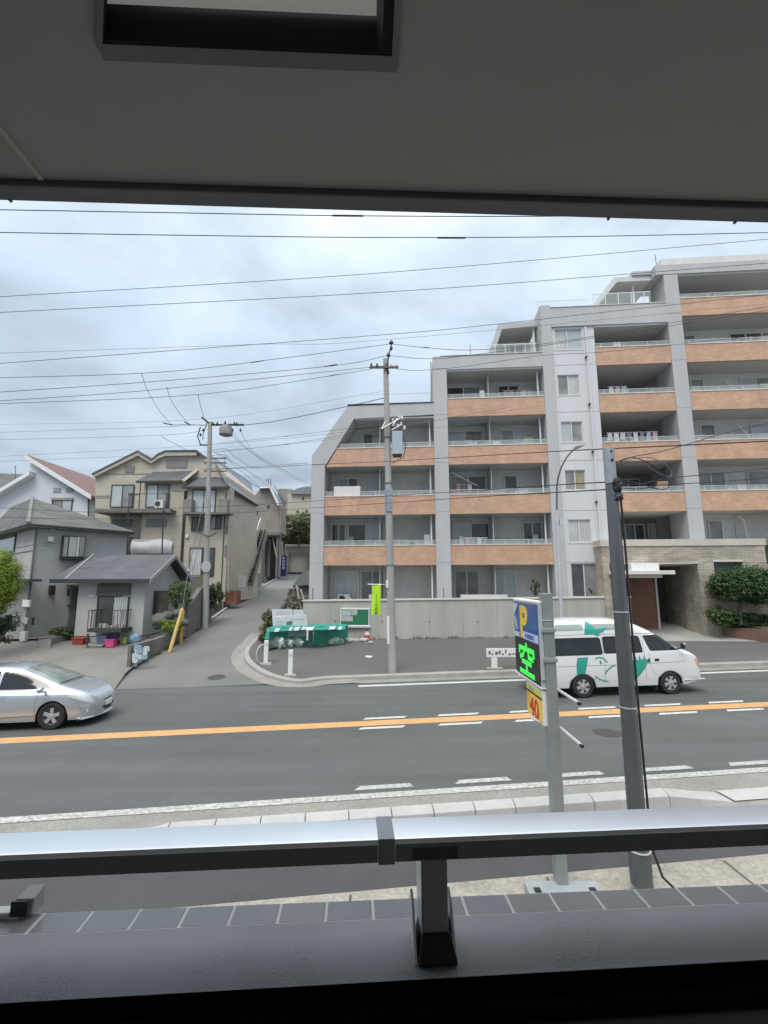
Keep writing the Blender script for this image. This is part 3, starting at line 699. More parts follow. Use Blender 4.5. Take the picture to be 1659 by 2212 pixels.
# lower orange band at the far right and the entrance block of stone
abox('spandrel', M_orange, 20.75, 27.4, -.3, -.1, 4.57, 5.67)
def sz(px, py, off): return fac(px, py, off)
EO = -1.0
sL, zT = sz(1298, 1170, EO); sR, _ = sz(1650, 1168, EO); sP0, zP = sz(1340, 1216, EO); sP1, _ = sz(1507, 1216, EO); sN0, zN0 = sz(1541, 1213, EO); sN1, zN1 = sz(1606, 1236, EO)
sQ = sz(1322, 1300, EO)[0]; s565 = sz(1563, 1340, EO)[0]
zT = 5.82
ent = MB()
ent.box(sL, sR, EO, 1.7, zP, zT-.35)
ent.box(sL, sQ, EO+.003, 1.7, .4, zP-.002)
ent.box(sP1, sN0, EO+.003, .6, .4, zP-.002)
ent.box(sN0+.003, sN1, EO+.006, .0, .4, zN1-.35); ent.box(sN1+.003, sR-.003, EO+.009, .0, .4, zP-.004)
eo = ent.build('entrance_block', M_stone, apt)
abox('coping', M_stoneL, sL-.05, sR+.05, EO-.05, 1.75, zT-.345, zT, apt)
abox('lintel_strip', M_cap, sP0-.4, sP1+.02, EO-.02, EO+.3, zP-.05, zP-.003)
abox('niche_panel', mat('grey panel', (.25, .26, .27), .5, .05, 2), sN0+.01, sN1-.01, -.5, -.44, zN1-.4, zN0)
abox('niche_head', M_cap, sN0-.02, sN1+.03, EO-.03, -.4, zN0-.005, zN0+.08)
abox('side_wall', M_mass, sP1+.35, 27, 1.6, 1.9, .4, zP)
# slanted wall of the porch with the blue plaque
sB = sz(1445, 1300, 2.6)[0]
sw = MB().hexa([(sP1+.01, EO+.01, .3), (sP1+.3, EO+.2, .3), (sB+.3, 2.9, .3), (sB, 2.9, .3)], [(sP1+.01, EO+.01, zP), (sP1+.3, EO+.2, zP), (sB+.3, 2.9, zP), (sB, 2.9, zP)])
sw.build('porch_wall', M_stone, apt)
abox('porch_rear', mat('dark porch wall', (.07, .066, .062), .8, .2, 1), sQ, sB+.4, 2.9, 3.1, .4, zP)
abox('porch_ceiling', M_stoneL, sQ, sP1, EO+.3, 2.9, zP+.0-.12, zP-.055)
dS0, dZ0 = sz(1346, 1330, .6); dS1, dZ1 = sz(1412, 1246, .6)
abox('door', M_brown, dS0, dS1, .6, .68, .9, dZ1+.1); abox('door_frame', M_stoneL, dS1+.005, dS1+.1, .5, .72, .9, dZ1+.1)
cS0, cZ0 = sz(1363, 1240, -1.2); cS1, cZ1 = sz(1421, 1217, -1.2); aS0, _ = sz(1330, 1235, -1.9); aS1, _ = sz(1459, 1235, -1.9)
abox('canopy_box', M_wht, cS0, cS1, -1.3, -.4, cZ0, cZ1); zc = sz(1400, 1241, -1.9)[1]
abox('canopy_joint', M_frame, (cS0+cS1)/2-.01, (cS0+cS1)/2+.01, -1.304, -1.2, cZ0, cZ1-.01)
abox('canopy_slab', M_cap, aS0, aS1, -1.9, .5, zc, zc+.2, bevel=.02)
abox('canopy_tray', M_stoneL, aS0+.5, aS1-.55, -1.7, .4, zc-.16, zc-.003)
# plaque lies on the slanted wall
d = (Vector((sB, 2.9, 0))-Vector((sP1, EO, 0))).normalized(); nrm = Vector((-d.y, d.x, 0)); nrm = nrm if nrm.x < 0 else -nrm
def onslant(t, z, o): p = Vector((sP1, EO, 0))+d*t+nrm*o; return (p.x, p.y, z)
for nm, mm, t0, t1, z0, z1, o in (('plaque_frame', M_frame, .75, 1.5, 1.95, 3.0, .03), ('plaque', mat('blue plaque', (.02, .03, .11), .3, .1, 2, coat=.5), .82, 1.43, 2.02, 2.93, .045)):

    MB().hexa([onslant(t0, z0, o), onslant(t1, z0, o), onslant(t1, z0, -.02), onslant(t0, z0, -.02)], [onslant(t0, z1, o), onslant(t1, z1, o), onslant(t1, z1, -.02), onslant(t0, z1, -.02)]).build(nm, mm, apt)
# porch floor ramp down to the pavement (structure)
def pf(i, j):
    a = lerp(BW(12.9, 3, 1.25), BW(sB+.3, 3, 1.25), i); b = lerp(BW(12.9, -2.1, 0), BW(18.35, -2.35, 0), i); q = lerp(a, b, j); q.z = lerp(1.3, hS(b.x, b.y)+.012, j); return q
struct('porch_ramp', grid(MB(), pf, 6, 10), mat('ramp concrete', (.33, .34, .31), .85, .12, .8))
# planter, shrubs and tree by the entrance
pl = thing('planter', 'long low brown planter under the round green tree at the right', 'planter', BW(18.2, -2.0, 1.0), BYAW)
zpb = hS(BW(18, -2.4, 0).x, BW(18, -2.4, 0).y)-1.0
MB().hexa([(-.9, .75, zpb-.1), (.2, -.6, zpb-.1), (9, -.6, zpb-.1), (9, 1.0, zpb-.1)], [(-.9, .75, .34), (.2, -.6, .34), (9, -.6, .4), (9, 1.0, .4)]).build('box', mat('brown brick', (.17, .10, .075), .85, .15, 3, grain=.1), pl)
MB().box(.1, 9, -.4, .9, .345, .42).build('soil', M_earth, pl)

# ---------------------------------------------------------------- boundary wall
bw = thing('boundary_wall', 'long pale board-marked concrete wall in front of the apartment block', 'wall', (0, BY0, 0), BYAW)
ss = [-4.36+i*(13.6+4.36)/30 for i in range(31)]
def wt(s): return 2.64+.010*max(0, s)
s363 = sz(1362, 1290, -.9)[0]
MB().hexa([(-4.4, -.9, .2), (s363, -.9, .2), (s363, -.68, .2), (-4.4, -.68, .2)], [(-4.4, -.9, 2.56), (s363, -.9, 2.78), (s363, -.68, 2.78), (-4.4, -.68, 2.56)]).box(-4.4, -4.18, -.677, 3.5, .2, 2.55).build('wall_face', M_conc, bw)
MB().hexa([(-4.46, -.96, 2.565), (s363+.02, -.96, 2.785), (s363+.02, -.62, 2.785), (-4.46, -.62, 2.565)], [(-4.46, -.96, 2.65), (s363+.02, -.96, 2.87), (s363+.02, -.62, 2.87), (-4.46, -.62, 2.65)]).build('coping', M_cap, bw)
mb = MB(); s = -2.9
while s < 13: mb.box(s, s+.012, -.906, -.897, .5, 2.55); s += 1.8
mb.build('board_joint', mat('joint grey', (.24, .235, .21), .9), bw)
mb = MB(); s = -2.6
while s < 12.5: mb.lathe([(.035, 0), (.035, .006)], (s, -.908, 1.5), 'y', 10); s += 2.55
mb.build('tie_hole', M_dark, bw)
for s in (-3.9, 3.3): MB().tube([(s, -.8, 2.64), (s, -.8, 3.3)], .025, 6).build('rod', M_steelD, bw)
# ---------------------------------------------------------------- the building we look out of
nb = thing('viewing_building', 'dark grey ceiling, edge beam and sill of the building the photo is taken from', 'building')
M_ceil = mat('painted soffit', (.33, .33, .318), .9, .05, .8, bump=.03, bscale=25)
M_lip = mat('dark edge beam', (.13, .135, .155), .6, .15, 3)
a2 = R(2.25)
def NB(x, y, z=0): return Vector((x*math.cos(a2)-(y)*math.sin(a2), 1.056+x*math.sin(a2)+y*math.cos(a2), z))
def nbox(mb, x0, x1, y0, y1, z0, z1):
    return mb.hexa([NB(x0,y0,z0), NB(x1,y0,z0), NB(x1,y1,z0), NB(x0,y1,z0)], [NB(x0,y0,z1), NB(x1,y0,z1), NB(x1,y1,z1), NB(x0,y1,z1)])
# ceiling opening for the lamp (in the ceiling's own axes)
def nbinv(p): d = p-Vector((0, 1.056, 0)); return d.x*math.cos(a2)+d.y*math.sin(a2), -d.x*math.sin(a2)+d.y*math.cos(a2)
pa = nbinv(onz(205, 122, 4.6, 0)); pb = nbinv(onz(858, 150, 4.6, 0))
hx0, hx1, hy1 = pa[0]+.03, pb[0]-.012, (pa[1]+pb[1])/2-.028; hy0 = hy1-.42
pz = nbinv(onz(207, 0, 4.6, 0)); sl_ = (pz[0]-pa[0])/(pz[1]-pa[1]); hxb = hx0+sl_*(hy0-hy1)
def nquad(mb, a, b, c, d, z0, z1): return mb.hexa([NB(*p, z0) for p in (a, b, c, d)], [NB(*p, z1) for p in (a, b, c, d)])
mb = MB(); nquad(mb, (-7, hy0), (hxb, hy0), (hx0, hy1), (-7, hy1), 4.6, 4.85); nbox(mb, hx1, 7, -4, 0, 4.6, 4.85); nbox(mb, -7, hx1, hy1, 0, 4.6, 4.85); nbox(mb, -7, hx1, -4, hy0, 4.6, 4.85)
mb.build('ceiling', M_ceil, nb, fixn=False)
mb = MB(); p = nbinv(onz(0, 285, 4.6, 0)); q = nbinv(onz(85, 385, 4.6, 0))
mb.hexa([NB(p[0], -1.2, 4.594), NB(p[0]+.012, -1.2, 4.594), NB(q[0]+.012, -.004, 4.594), NB(q[0], -.004, 4.594)], [NB(p[0], -1.2, 4.601), NB(p[0]+.012, -1.2, 4.601), NB(q[0]+.012, -.004, 4.601), NB(q[0], -.004, 4.601)])
mb.build('ceiling_joint_strip', mat('joint strip', (.42, .42, .40), .8), nb)
mb = MB(); nbox(mb, -7, 7, .002, .020, 4.583, 4.87); nbox(mb, -7, 7, .022, .062, 4.592, 4.87); mb.build('edge_beam', M_lip, nb, bevel=.004)
mb = MB()
for x, l in ((-.98, .003), (.62, .004), (.98, .004)): nbox(mb, x, x+.006, .058, .064, 4.592-l, 4.594)
mb.build('drip_marks', M_lip, nb)
mb = MB(); nbox(mb, -7, 7, -2.8, -2.61, 0, 4.85); nbox(mb, -7, 7, -2.6, -.35, 1.9, 2.05); nbox(mb, -7.2, -7.01, -4, 1.0-1.056, 0, 4.85); nbox(mb, 7.01, 7.2, -4, 0, 0, 4.85); mb.build('room_wall', mat('room wall', (.55, .54, .51), .9), nb)
# sill and parapet
a3 = R(3.3)
def NS(x, y, z=0): return Vector((x*math.cos(a3)-y*math.sin(a3), x*math.sin(a3)+y*math.cos(a3), z))
def sbox(mb, x0, x1, y0, y1, z0, z1):
    return mb.hexa([NS(x0,y0,z0), NS(x1,y0,z0), NS(x1,y1,z0), NS(x0,y1,z0)], [NS(x0,y0,z1), NS(x1,y0,z1), NS(x1,y1,z1), NS(x0,y1,z1)])
M_sill = mat('embossed sill sheet', (.245, .25, .26), .5, .14, 2.0, bump=.0, coat=.0)
t = M_sill.node_tree; L = t.links; b = t.nodes['Principled BSDF']; co = t.nodes.new('ShaderNodeTexCoord'); mp = t.nodes.new('ShaderNodeMapping'); L.new(co.outputs['Object'], mp.inputs[0]); mp.inputs['Scale'].default_value = (1, 1.5, 1); mp.inputs['Rotation'].default_value = (0, 0, .5)
v1 = t.nodes.new('ShaderNodeTexNoise'); v1.inputs['Scale'].default_value = 150; v1.inputs['Detail'].default_value = 2; v1.inputs['Distortion'].default_value = .8; L.new(mp.outputs[0], v1.inputs['Vector'])
v2 = t.nodes.new('ShaderNodeTexNoise'); v2.inputs['Scale'].default_value = 4; L.new(co.outputs['Object'], v2.inputs['Vector'])
mr = t.nodes.new('ShaderNodeMapRange'); mr.inputs[1].default_value = .42; mr.inputs[2].default_value = .6; mr.inputs[3].default_value = .05; mr.inputs[4].default_value = .85; L.new(v2.outputs['Fac'], mr.inputs[0])
bp = t.nodes.new('ShaderNodeBump'); bp.inputs['Distance'].default_value = .004; L.new(v1.outputs['Fac'], bp.inputs['Height']); L.new(mr.outputs[0], bp.inputs['Strength']); L.new(bp.outputs[0], b.inputs['Normal'])
si0, si1 = onz(0, 2173, 2.88, 0), onz(1659, 2078, 2.88, 0); sd_ = (si1-si0).normalized(); sm = (si0+si1)/2; sn = Vector((-sd_.y, sd_.x, 0))
SB = lambda x, y, z: Vector((sm.x+sd_.x*x+sn.x*y, sm.y+sd_.y*x+sn.y*y, z))
mb = MB(); grid(mb, lambda i, j: lerp(SB(lerp(-6, 6, i), -.02, 2.88), NS(lerp(-6, 6, i), 1.12, 2.88), j), 40, 1); sbox(mb, -6, 6, .80, .899, 2.2, 2.6); mb.build('sill', M_sill, nb, fixn=False)
mb = MB(); si0, si1 = onz(0, 2173, 2.88, 0), onz(1659, 2078, 2.88, 0); sd_ = (si1-si0).normalized(); sm = (si0+si1)/2; sn = Vector((-sd_.y, sd_.x, 0))
SB = lambda x, y, z: Vector((sm.x+sd_.x*x+sn.x*y, sm.y+sd_.y*x+sn.y*y, z))
for y0, y1, z1 in ((-.05, 0, 2.884), (-.40, -.0501, 2.85)): mb.hexa([SB(-6, y0, 2.3), SB(6, y0, 2.3), SB(6, y1, 2.3), SB(-6, y1, 2.3)], [SB(-6, y0, z1), SB(6, y0, z1), SB(6, y1, z1), SB(-6, y1, z1)]); mb.build('window_frame', mat('black window frame', (.006, .006, .007), .5, .2, 3), nb)
mb = MB(); sbox(mb, -6, 6, 1.122, 1.1872, 2.2, 2.8772); sbox(mb, -6, 6, 1.0, 1.106, 0, 2.1)
mb.build('grout_bed', mat('tile grout', (.52, .52, .51), .8, .1, 8), nb)
mb = MB(); x = -5.96
while x < 6: sbox(mb, x, x+.0985, 1.125, 1.187, 2.80, 2.8785); x += .1035
mb.build('ledge_tiles', mat('glazed grey tile', (.19, .19, .195), .35, .2, 2.2, coat=.35), nb, bevel=.003)
mb = MB(); x = -5.96
while x < 6:
    for k in range(12): sbox(mb, x, x+.0985, 1.1875, 1.196, 2.80-.225*(k+1)+.005, 2.80-.225*k-.003)
    x += .1035
mb.build('wall_tiles', MATS['glazed grey tile'], nb)

# ceiling lamp
lp = thing('ceiling_lamp', 'square recessed ceiling lamp with dark frame above the opening', 'lamp', NB(hx0, hy0, 4.6), a2)
w_, d_ = hx1-hx0, hy1-hy0
dxl = hxb-hx0; q4 = lambda mb, x0, x1, y0, y1, z0, z1, l0=0: mb.hexa([(x0+l0, y0, z0), (x1, y0, z0), (x1, y1, z0), (x0, y1, z0)], [(x0+l0, y0, z1), (x1, y0, z1), (x1, y1, z1), (x0, y1, z1)])
mb = MB().box(-.012, w_+.012, d_, d_+.028, -.008, -.001).box(w_, w_+.012, 0, d_, -.008, -.001); mb.hexa([(dxl-.012, 0, -.008), (dxl, 0, -.008), (0, d_, -.008), (-.012, d_, -.008)], [(dxl-.012, 0, -.001), (dxl, 0, -.001), (0, d_, -.001), (-.012, d_, -.001)])
mb.build('flange', mat('lamp flange', (.15, .155, .155), .7, .1, 4), lp)
M_hs = mat('lamp housing', (.022, .023, .028), .95, .1, 4, spec=.1)
mb = MB().box(0.001, w_-.001, d_-.006, d_-.001, -.006, .2).box(w_-.018, w_-.001, 0, d_-.007, -.006, .2); mb.hexa([(dxl+.001, 0, -.006), (dxl+.006, 0, -.006), (.006, d_-.007, -.006), (.001, d_-.007, -.006)], [(dxl+.001, 0, .2), (dxl+.006, 0, .2), (.006, d_-.007, .2), (.001, d_-.007, .2)]); mb.build('housing', M_hs, lp)
q4(MB(), .007, w_-.03, 0, d_-.012, .066, .074, dxl).build('diffuser', mat('diffuser', (.45, .44, .42), .35, .04, 1, emit=.22), lp)

# handrail
rl = thing('handrail', 'pale grey flat metal handrail on a post crossing the bottom of the view', 'handrail')
r0 = onz(0, 1846, 3.1, 0); r1 = onz(1659, 1778, 3.1, 0); ax = (r1-r0).normalized(); ay = Vector((-ax.y, ax.x, 0)); rj = onz(835, 1813, 3.1, 0)
def RL(x, y, z): return rj+ax*x+ay*y+Vector((0, 0, z))
def rbox(x0, x1, y0, y1, z0, z1): return MB().hexa([RL(x0,y0,z0), RL(x1,y0,z0), RL(x1,y1,z0), RL(x0,y1,z0)], [RL(x0,y0,z1), RL(x1,y0,z1), RL(x1,y1,z1), RL(x0,y1,z1)])
M_rail = mat('rail paint', (.86, .88, .90), .33, .04, 3, metal=.75, coat=.2, grain=.02, gscale=15)
def railbar(x0, x1):
    prof = [(0, -.040), (0, -.009), (.003, -.002), (.010, 0), (.080, 0), (.089, -.008), (.089, -.040)]
    m_ = MB(); vs = [RL(x, y, z) for x in (x0, x1) for y, z in prof]; n = len(prof)
    return m_.add(vs, [(q, (q+1) % n, (q+1) % n+n, q+n) for q in range(n)]+[tuple(range(n)), tuple(range(n, 2*n))[::-1]])
railbar(-6, -.0165).build('rail_bar', M_rail, rl, smooth=25); railbar(.0165, 6).build('rail_bar', M_rail, rl, smooth=25)
rbox(-.0163, .0163, -.0035, .0865, -.0445, .0028).build('joint_sleeve', mat('sleeve', (.38, .39, .41), .4, .06, 4, metal=.3), rl, bevel=.002)
for (a_, b_) in ((-6, -.018), (.018, 6)): (rbox(a_, b_, .0005, .0825, -.0415, -.0402).build('underside_liner', mat('dark liner', (.03, .03, .032), .5), rl), rbox(a_, b_, -.0012, -.0002, -.040, -.009).build('dim_face_strip', mat('rail face dim tone', (.30, .30, .305), .7, .05, 2), rl))  # near side of the rail: its dim interior light is set in the strip's colour
px_ = nbx = (onz(945, 2085, 2.88, 0)-rj).dot(ax)
post = rbox(px_-.024, px_+.026, .012, .062, -.218, -.041).build('post', mat('post paint', (.50, .52, .50), .55, .08, 3), rl, bevel=.002)
rbox(px_-.0275, px_-.0245, .008, .075, -.2, -.041).build('post_flange', M_rail, rl)
mb = MB(); mb.hexa([RL(px_-.038,-.012,-.2185), RL(px_+.040,-.012,-.2185), RL(px_+.040,.07,-.2185), RL(px_-.038,.07,-.2185)], [RL(px_-.027,.006,-.175), RL(px_+.029,.006,-.175), RL(px_+.029,.066,-.175), RL(px_-.027,.066,-.175)])
mb.build('post_shoe', M_black, rl, bevel=.004)
for s_, nm in ((-.043, 0), (.0335, 1)):
    MB().prism([RL(px_+s_, -.004, -.2185), RL(px_+s_, .080, -.2185), RL(px_+s_, .080, -.15), RL(px_+s_, .06, -.125), RL(px_+s_, .035, -.14)], ax*.005).build('side_plate', M_rail, rl)
rbox(px_-.045, px_+.045, -.0022, -.0013, -.038, -.017).build('sticker', mat('old tape', (.10, .105, .09), .5, .3, 20), rl)
# stub bracket low on the left
bk = thing('bracket', 'small grey metal bracket on the tiled ledge at the lower left corner', 'bracket', onz(48, 1975, 2.885, 0), a3)
MB().hexa([(-.020, -.005, 0), (.022, -.005, 0), (.026, .035, 0), (-.014, .035, 0)], [(-.017, .0, .030), (.022, .0, .030), (.026, .03, .042), (-.010, .03, .042)]).build('body', mat('bracket grey', (.30, .31, .32), .5, .08, 3), bk, bevel=.002)
MB().box(-.0205, .012, -.009, -.0055, .0, .030).build('shadow_plate', M_black, bk); MB().box(-.3, -.0215, -.01, .015, -.0, .010).build('arm', M_cap, bk, bevel=.003)

# ---------------------------------------------------------------- parking sign on its square pole
sp = thing('parking_sign', 'square steel pole with blue P board, green lit panel and price board beside the road', 'sign', (2.05, 6.0, .12))
XF = Face((1.95, 0), (0, 1)) if 'Face' in globals() else None
def onx(px, py, X): a = ray(px, py); t = X/a.x; return a.y*t, a.z*t+CAM_H
MB().box(-.055, .075, -.07, .08, 0, 3.34).build('pole', mat('sign pole paint', (.27, .30, .30), .4, .12, 4, metal=.25, grain=.04), sp, bevel=.008)
MB().box(-.42, .42, -.28, .02, -.06, .02).build('base_plate', mat('base plate', (.34, .38, .40), .45, .15, 4, metal=.2), sp, bevel=.01)
MB().box(-.35, -.28, -.2, -.13, .021, .035).box(.28, .35, -.2, -.13, .021, .035).build('anchor_bolt', M_black, sp)
MB().box(-.062, .08, -.076, .086, 3.0, 3.012).build('band', M_alu, sp)
Ya, Za = onx(1160, 1473, 1.95); Yb, Zb = onx(1107, 1444, 1.95); Yt, Zt = onx(1154, 1307, 1.95); Zm = onx(1158, 1392, 1.95)[1]

def sgn(y0, y1, z0, z1, x0=-.10, x1=.0): return MB().box(x0, x1, y0-6.0, y1-6.0, z0-.12, z1-.12)
SY0, SY1, SZ0, SZ1 = 5.99, 7.10, 2.31, 3.32
bd = sgn(SY0, SY1, SZ0, SZ1).build('sign_box', mat('sign box grey', (.42, .45, .46), .45, .06, 3), sp, bevel=.008)
sgn(SY0+.01, SY1-.01, SZ1+.002, SZ1+.04, -.11, .01).build('sign_lid', M_wht, bd, bevel=.01)
sgn(SY0+.02, SY1-.02, 2.81, SZ1-.015, -.106, -.1005).build('blue_panel', mat('sign blue', (.012, .07, .30), .35, .08, 2, coat=.4), bd)
sgn(SY0+.02, SY1-.02, SZ0+.01, 2.807, -.106, -.1005).build('black_panel', M_black, bd)
sgn(SY0-.02, SY1+.02, SZ0-.018, SZ0-.002, -.115, .0).build('sign_edge', M_wht, bd)
def side_text(body, size, y, z, x, m_, parent, name='lettering', off=0, sx=1, ext=.002):
    cu = bpy.data.curves.new(name, 'FONT'); cu.body = body; cu.size = size; cu.extrude = ext; cu.offset = off; cu.align_x = 'CENTER'
    o = bpy.data.objects.new('tmp', cu); COL.objects.link(o)
    dg = bpy.context.evaluated_depsgraph_get(); me = bpy.data.meshes.new_from_object(o.evaluated_get(dg)); bpy.data.objects.remove(o)
    me.name = name
    for v in me.vertices: q = v.co.copy(); v.co = Vector((x-q.z, y-q.x*sx, z+q.y))
    me.materials.clear(); me.materials.append(m_)
    n = bpy.data.objects.new(name, me); COL.objects.link(n); n.parent = parent; return n
M_sy = mat('sign yellow', (.80, .55, .06), .4, .05, 2); M_sred = mat('sign red', (.55, .03, .015), .4, .05, 2)
side_text('P', .58, .62, 2.735, -.109, M_sy, bd, off=.024, sx=1.15)
sgn(SY0+.03, SY0+.68, 2.825, 2.925, -.1095, -.1065).build('white_strip', mat('strip pale', (.55, .60, .75), .4, .05, 2), bd)
side_text('PARKING', .09, .36, 2.727, -.112, mat('sign blue ink', (.05, .12, .42), .4), bd, sx=1.0)
MB().prism([(-.1095, 1.08, 3.17), (-.1095, 1.08, 2.97), (-.1095, .84, 3.17)], (-.003, 0, 0)).build('corner_patch', MATS['strip pale'], bd)
mbk = MB()
def strokes(mb, segs, y0, z0, h, w, x, t, dep=.003):   # segs in a 0..1 box, x to the viewer's right
    for (ax_, az_, bx_, bz_) in segs:
        p = Vector((ax_*w, az_*h)); q = Vector((bx_*w, bz_*h)); d = (q-p).normalized(); n_ = Vector((-d.y, d.x))*t/2; p = p-d*t*.3; q = q+d*t*.3
        mb.prism([(x, y0-a[0], z0+a[1]) for a in (p+n_, q+n_, q-n_, p-n_)], (-dep, 0, 0))
        x -= .0002
    return mb
strokes(mbk, [(.1, .9, .5, .6), (.5, 1, .4, .1), (.2, .5, .8, .7), (.6, .5, .9, .1)], 1.06, 2.79, .2, .17, -.1095, .02).build('lettering', MATS['strip pale'], bd)
MB().box(-.1095, -.1065, .84, 1.07, 2.705, 2.77).build('white_strip', MATS['strip pale'], bd)
M_led = mat('green led', (.06, .85, .10), .5, .1, 8, emit=.28)
kong = [(.5, 1, .5, .86), (.08, .84, .92, .84), (.08, .84, .06, .68), (.92, .84, .94, .68), (.38, .80, .30, .62), (.30, .62, .12, .52), (.62, .80, .64, .60), (.64, .60, .88, .58), (.24, .40, .76, .40), (.5, .40, .5, .06), (.08, .05, .92, .05)]
strokes(MB(), kong, .90, 2.235, .40, .72, -.1065, .060, .006).build('lit_character', M_led, bd)
By1, Bzt1 = onx(1137, 1469, 1.95); Bz0 = onx(1139, 1537, 1.95)[1]-.12; Bz1 = Bzt1-.12; By1 -= 6.0
b40 = MB().box(-.10, -.05, -.01, By1, Bz0, Bz1).build('price_board', M_wht, sp, bevel=.005)
M_or = mat('price orange', (.85, .42, .035), .4, .25, 3, col2=(.85, .60, .10)); H4 = Bz1-Bz0
MB().box(-.1045, -.1005, .005, By1-.015, Bz0+.02, Bz0+H4*.70).build('orange_field', M_or, b40); MB().box(-.1045, -.1005, .005, By1-.015, Bz0+H4*.77, Bz1-.02).build('yellow_header', mat('header yellow', (.62, .62, .12), .4, .1, 4), b40)
MB().box(-.1055, -.1015, .005, By1-.015, Bz0+H4*.71, Bz0+H4*.76).build('black_line', M_black, b40)
MB().box(-.107, -.105, By1*.5, By1*.85, Bz0+H4*.80, Bz0+H4*.92).build('header_patch', mat('header patch', (.35, .36, .30), .5, .3, 20), b40)
side_text('40', .31, By1*.50, Bz0+.035, -.107, M_sred, b40, off=.006, sx=1.2)
for z, l, tilt in ((2.30, .62, -.02), (2.02-.0, .62, -.0)): pass
for z in (2.17, 1.73):
    MB().tube([(.09, .05, z), (.11, -.62, z-.02)], .018, 8).build('arm', M_alu, sp); MB().tube([(.1, -.60, z-.02), (.11, -.635, z-.021)], .020, 8).build('arm_cap', M_black, sp)
MB().tube([(-.14, .30, 1.745), (-.05, .02, 1.74)], .015, 6).build('arm', M_alu, sp)
for z in (2.86, 2.50):
    MB().box(-.075, -.056, -.09, .1, z, z+.06).box(-.085, .09, -.085, -.071, z, z+.05).box(.076, .09, -.071, .09, z, z+.05).build('clamp', mat('clamp steel', (.45, .47, .48), .35, .1, 4, metal=.5), sp, bevel=.003)
MB().box(-.098, -.058, .0-.03, -.012, 2.28, 3.2).build('channel', M_alu, sp)

# ---------------------------------------------------------------- steel lamp pole
lpz = thing('steel_pole', 'tall dark grey round steel pole with a black cable, right of the parking sign', 'pole', (2.99, 5.97, .13))
MB().tube([(0, 0, 0), (0, 0, 1.2), (0, 0, 3.2), (0.005, .01, 5.22)], [.102, .098, .086, .066], 28).build('pole', M_steelD, lpz, smooth=30)
MB().tube([(0, 0, 4.75), (0, 0, 5.225)], [.0725, .0705], 28).build('head_cover', M_steel, lpz, smooth=30)
MB().tube([(0, 0, 0), (0, 0, .32), (0, 0, .40)], [.122, .120, .104], 28).build('base_sleeve', M_steelD, lpz, smooth=30)
for z, r in ((.36, .125), (1.95, .098), (3.09, .092)): MB().lathe([(r, 0), (r, .014)], (0, 0, z), 'z', 24).build('band', M_alu, lpz)
MB().tube([(.075, -.05, 4.72), (.095, -.045, 4.3), (.098, -.04, 3.2), (.105, -.04, 1.9), (.125, -.04, .55), (.14, -.05, .36), (.2, -.09, .12), (.32, -.14, .01)], .014, 8).build('cable', M_black, lpz)
MB().blob((.045, -.075, 4.72), (.055, .03, .10), 5, 3, .5, 2).blob((.05, -.08, 4.56), (.05, .03, .05), 6, 3, .5, 2).build('tape_wrap', M_black, lpz)
MB().lathe([(.02, -.012), (.02, .0)], (-.0, -.07, 5.05), 'y', 10).lathe([(.014, -.012), (.014, .0)], (0.0, -.068, 5.17), 'y', 10).build('bolt', M_black, lpz)

# ---------------------------------------------------------------- concrete utility poles
def P3(px, py, Y): return at(px, py, Y)
up_b = hit(848, 1451, hS)
up = thing('utility_pole', 'grey concrete utility pole with crossarm and box on the pavement before the apartments', 'utility pole', up_b)
UY = up_b.y
def ul(px, py, dy=0.0): return at(px, py, UY+dy)-up_b
topz = ul(833, 776).z
lean = ul(833, 776).x
def upx(z): return lean*z/topz
MB().tube([(0, 0, -.2), (upx(topz*.5), 0, topz*.5), (lean, 0, topz)], [.165, .135, .105], 24).build('pole', M_pole, up, smooth=30)
for i in range(16):
    z = 2.4+i*.62; s_ = 1 if i % 2 else -1
    if z < topz-.5: MB().tube([(upx(z), 0, z), (upx(z)+s_*(.24-.004*i), 0, z)], .010, 6).build('step_bolt', M_steelD, up)
ca = ul(830, 797); MB().box(ca.x-.62, ca.x+.60, -.20, -.11, ca.z-.04, ca.z+.04).build('crossarm', mat('rusty crossarm', (.16, .12, .09), .7, .4, 6), up)
for dx in (-.55, -.3, .3, .52): MB().lathe([(.03, 0), (.05, .04), (.03, .07), (.045, .1), (.02, .14)], (ca.x+dx, -.155, ca.z+.04), 'z', 12).build('insulator', M_wht if dx > 0 else M_black, up)
ipts = [ul(838, 800), ul(838, 778), ul(841, 762), ul(845, 750), ul(845, 742)]
MB().tube([Vector((p.x, -.05, p.z)) for p in ipts], .028, 8).build('insulator_rod', M_black, up)
for q in ((845, 741, .10), (845, 753, .07), (839, 768, .09)):
    p = ul(q[0], q[1]); MB().lathe([(.03, -.10), (q[2], -.04), (q[2]*.8, .03), (.03, .10)], (p.x, -.05, p.z), 'z', 14).build('insulator', M_black, up)
p = ul(838, 800); MB().tube([(lean, 0, topz-.1), (lean+.05, -.1, topz-.35), (p.x, -.1, p.z-.2)], .06, 8).build('pole_head', M_black, up)
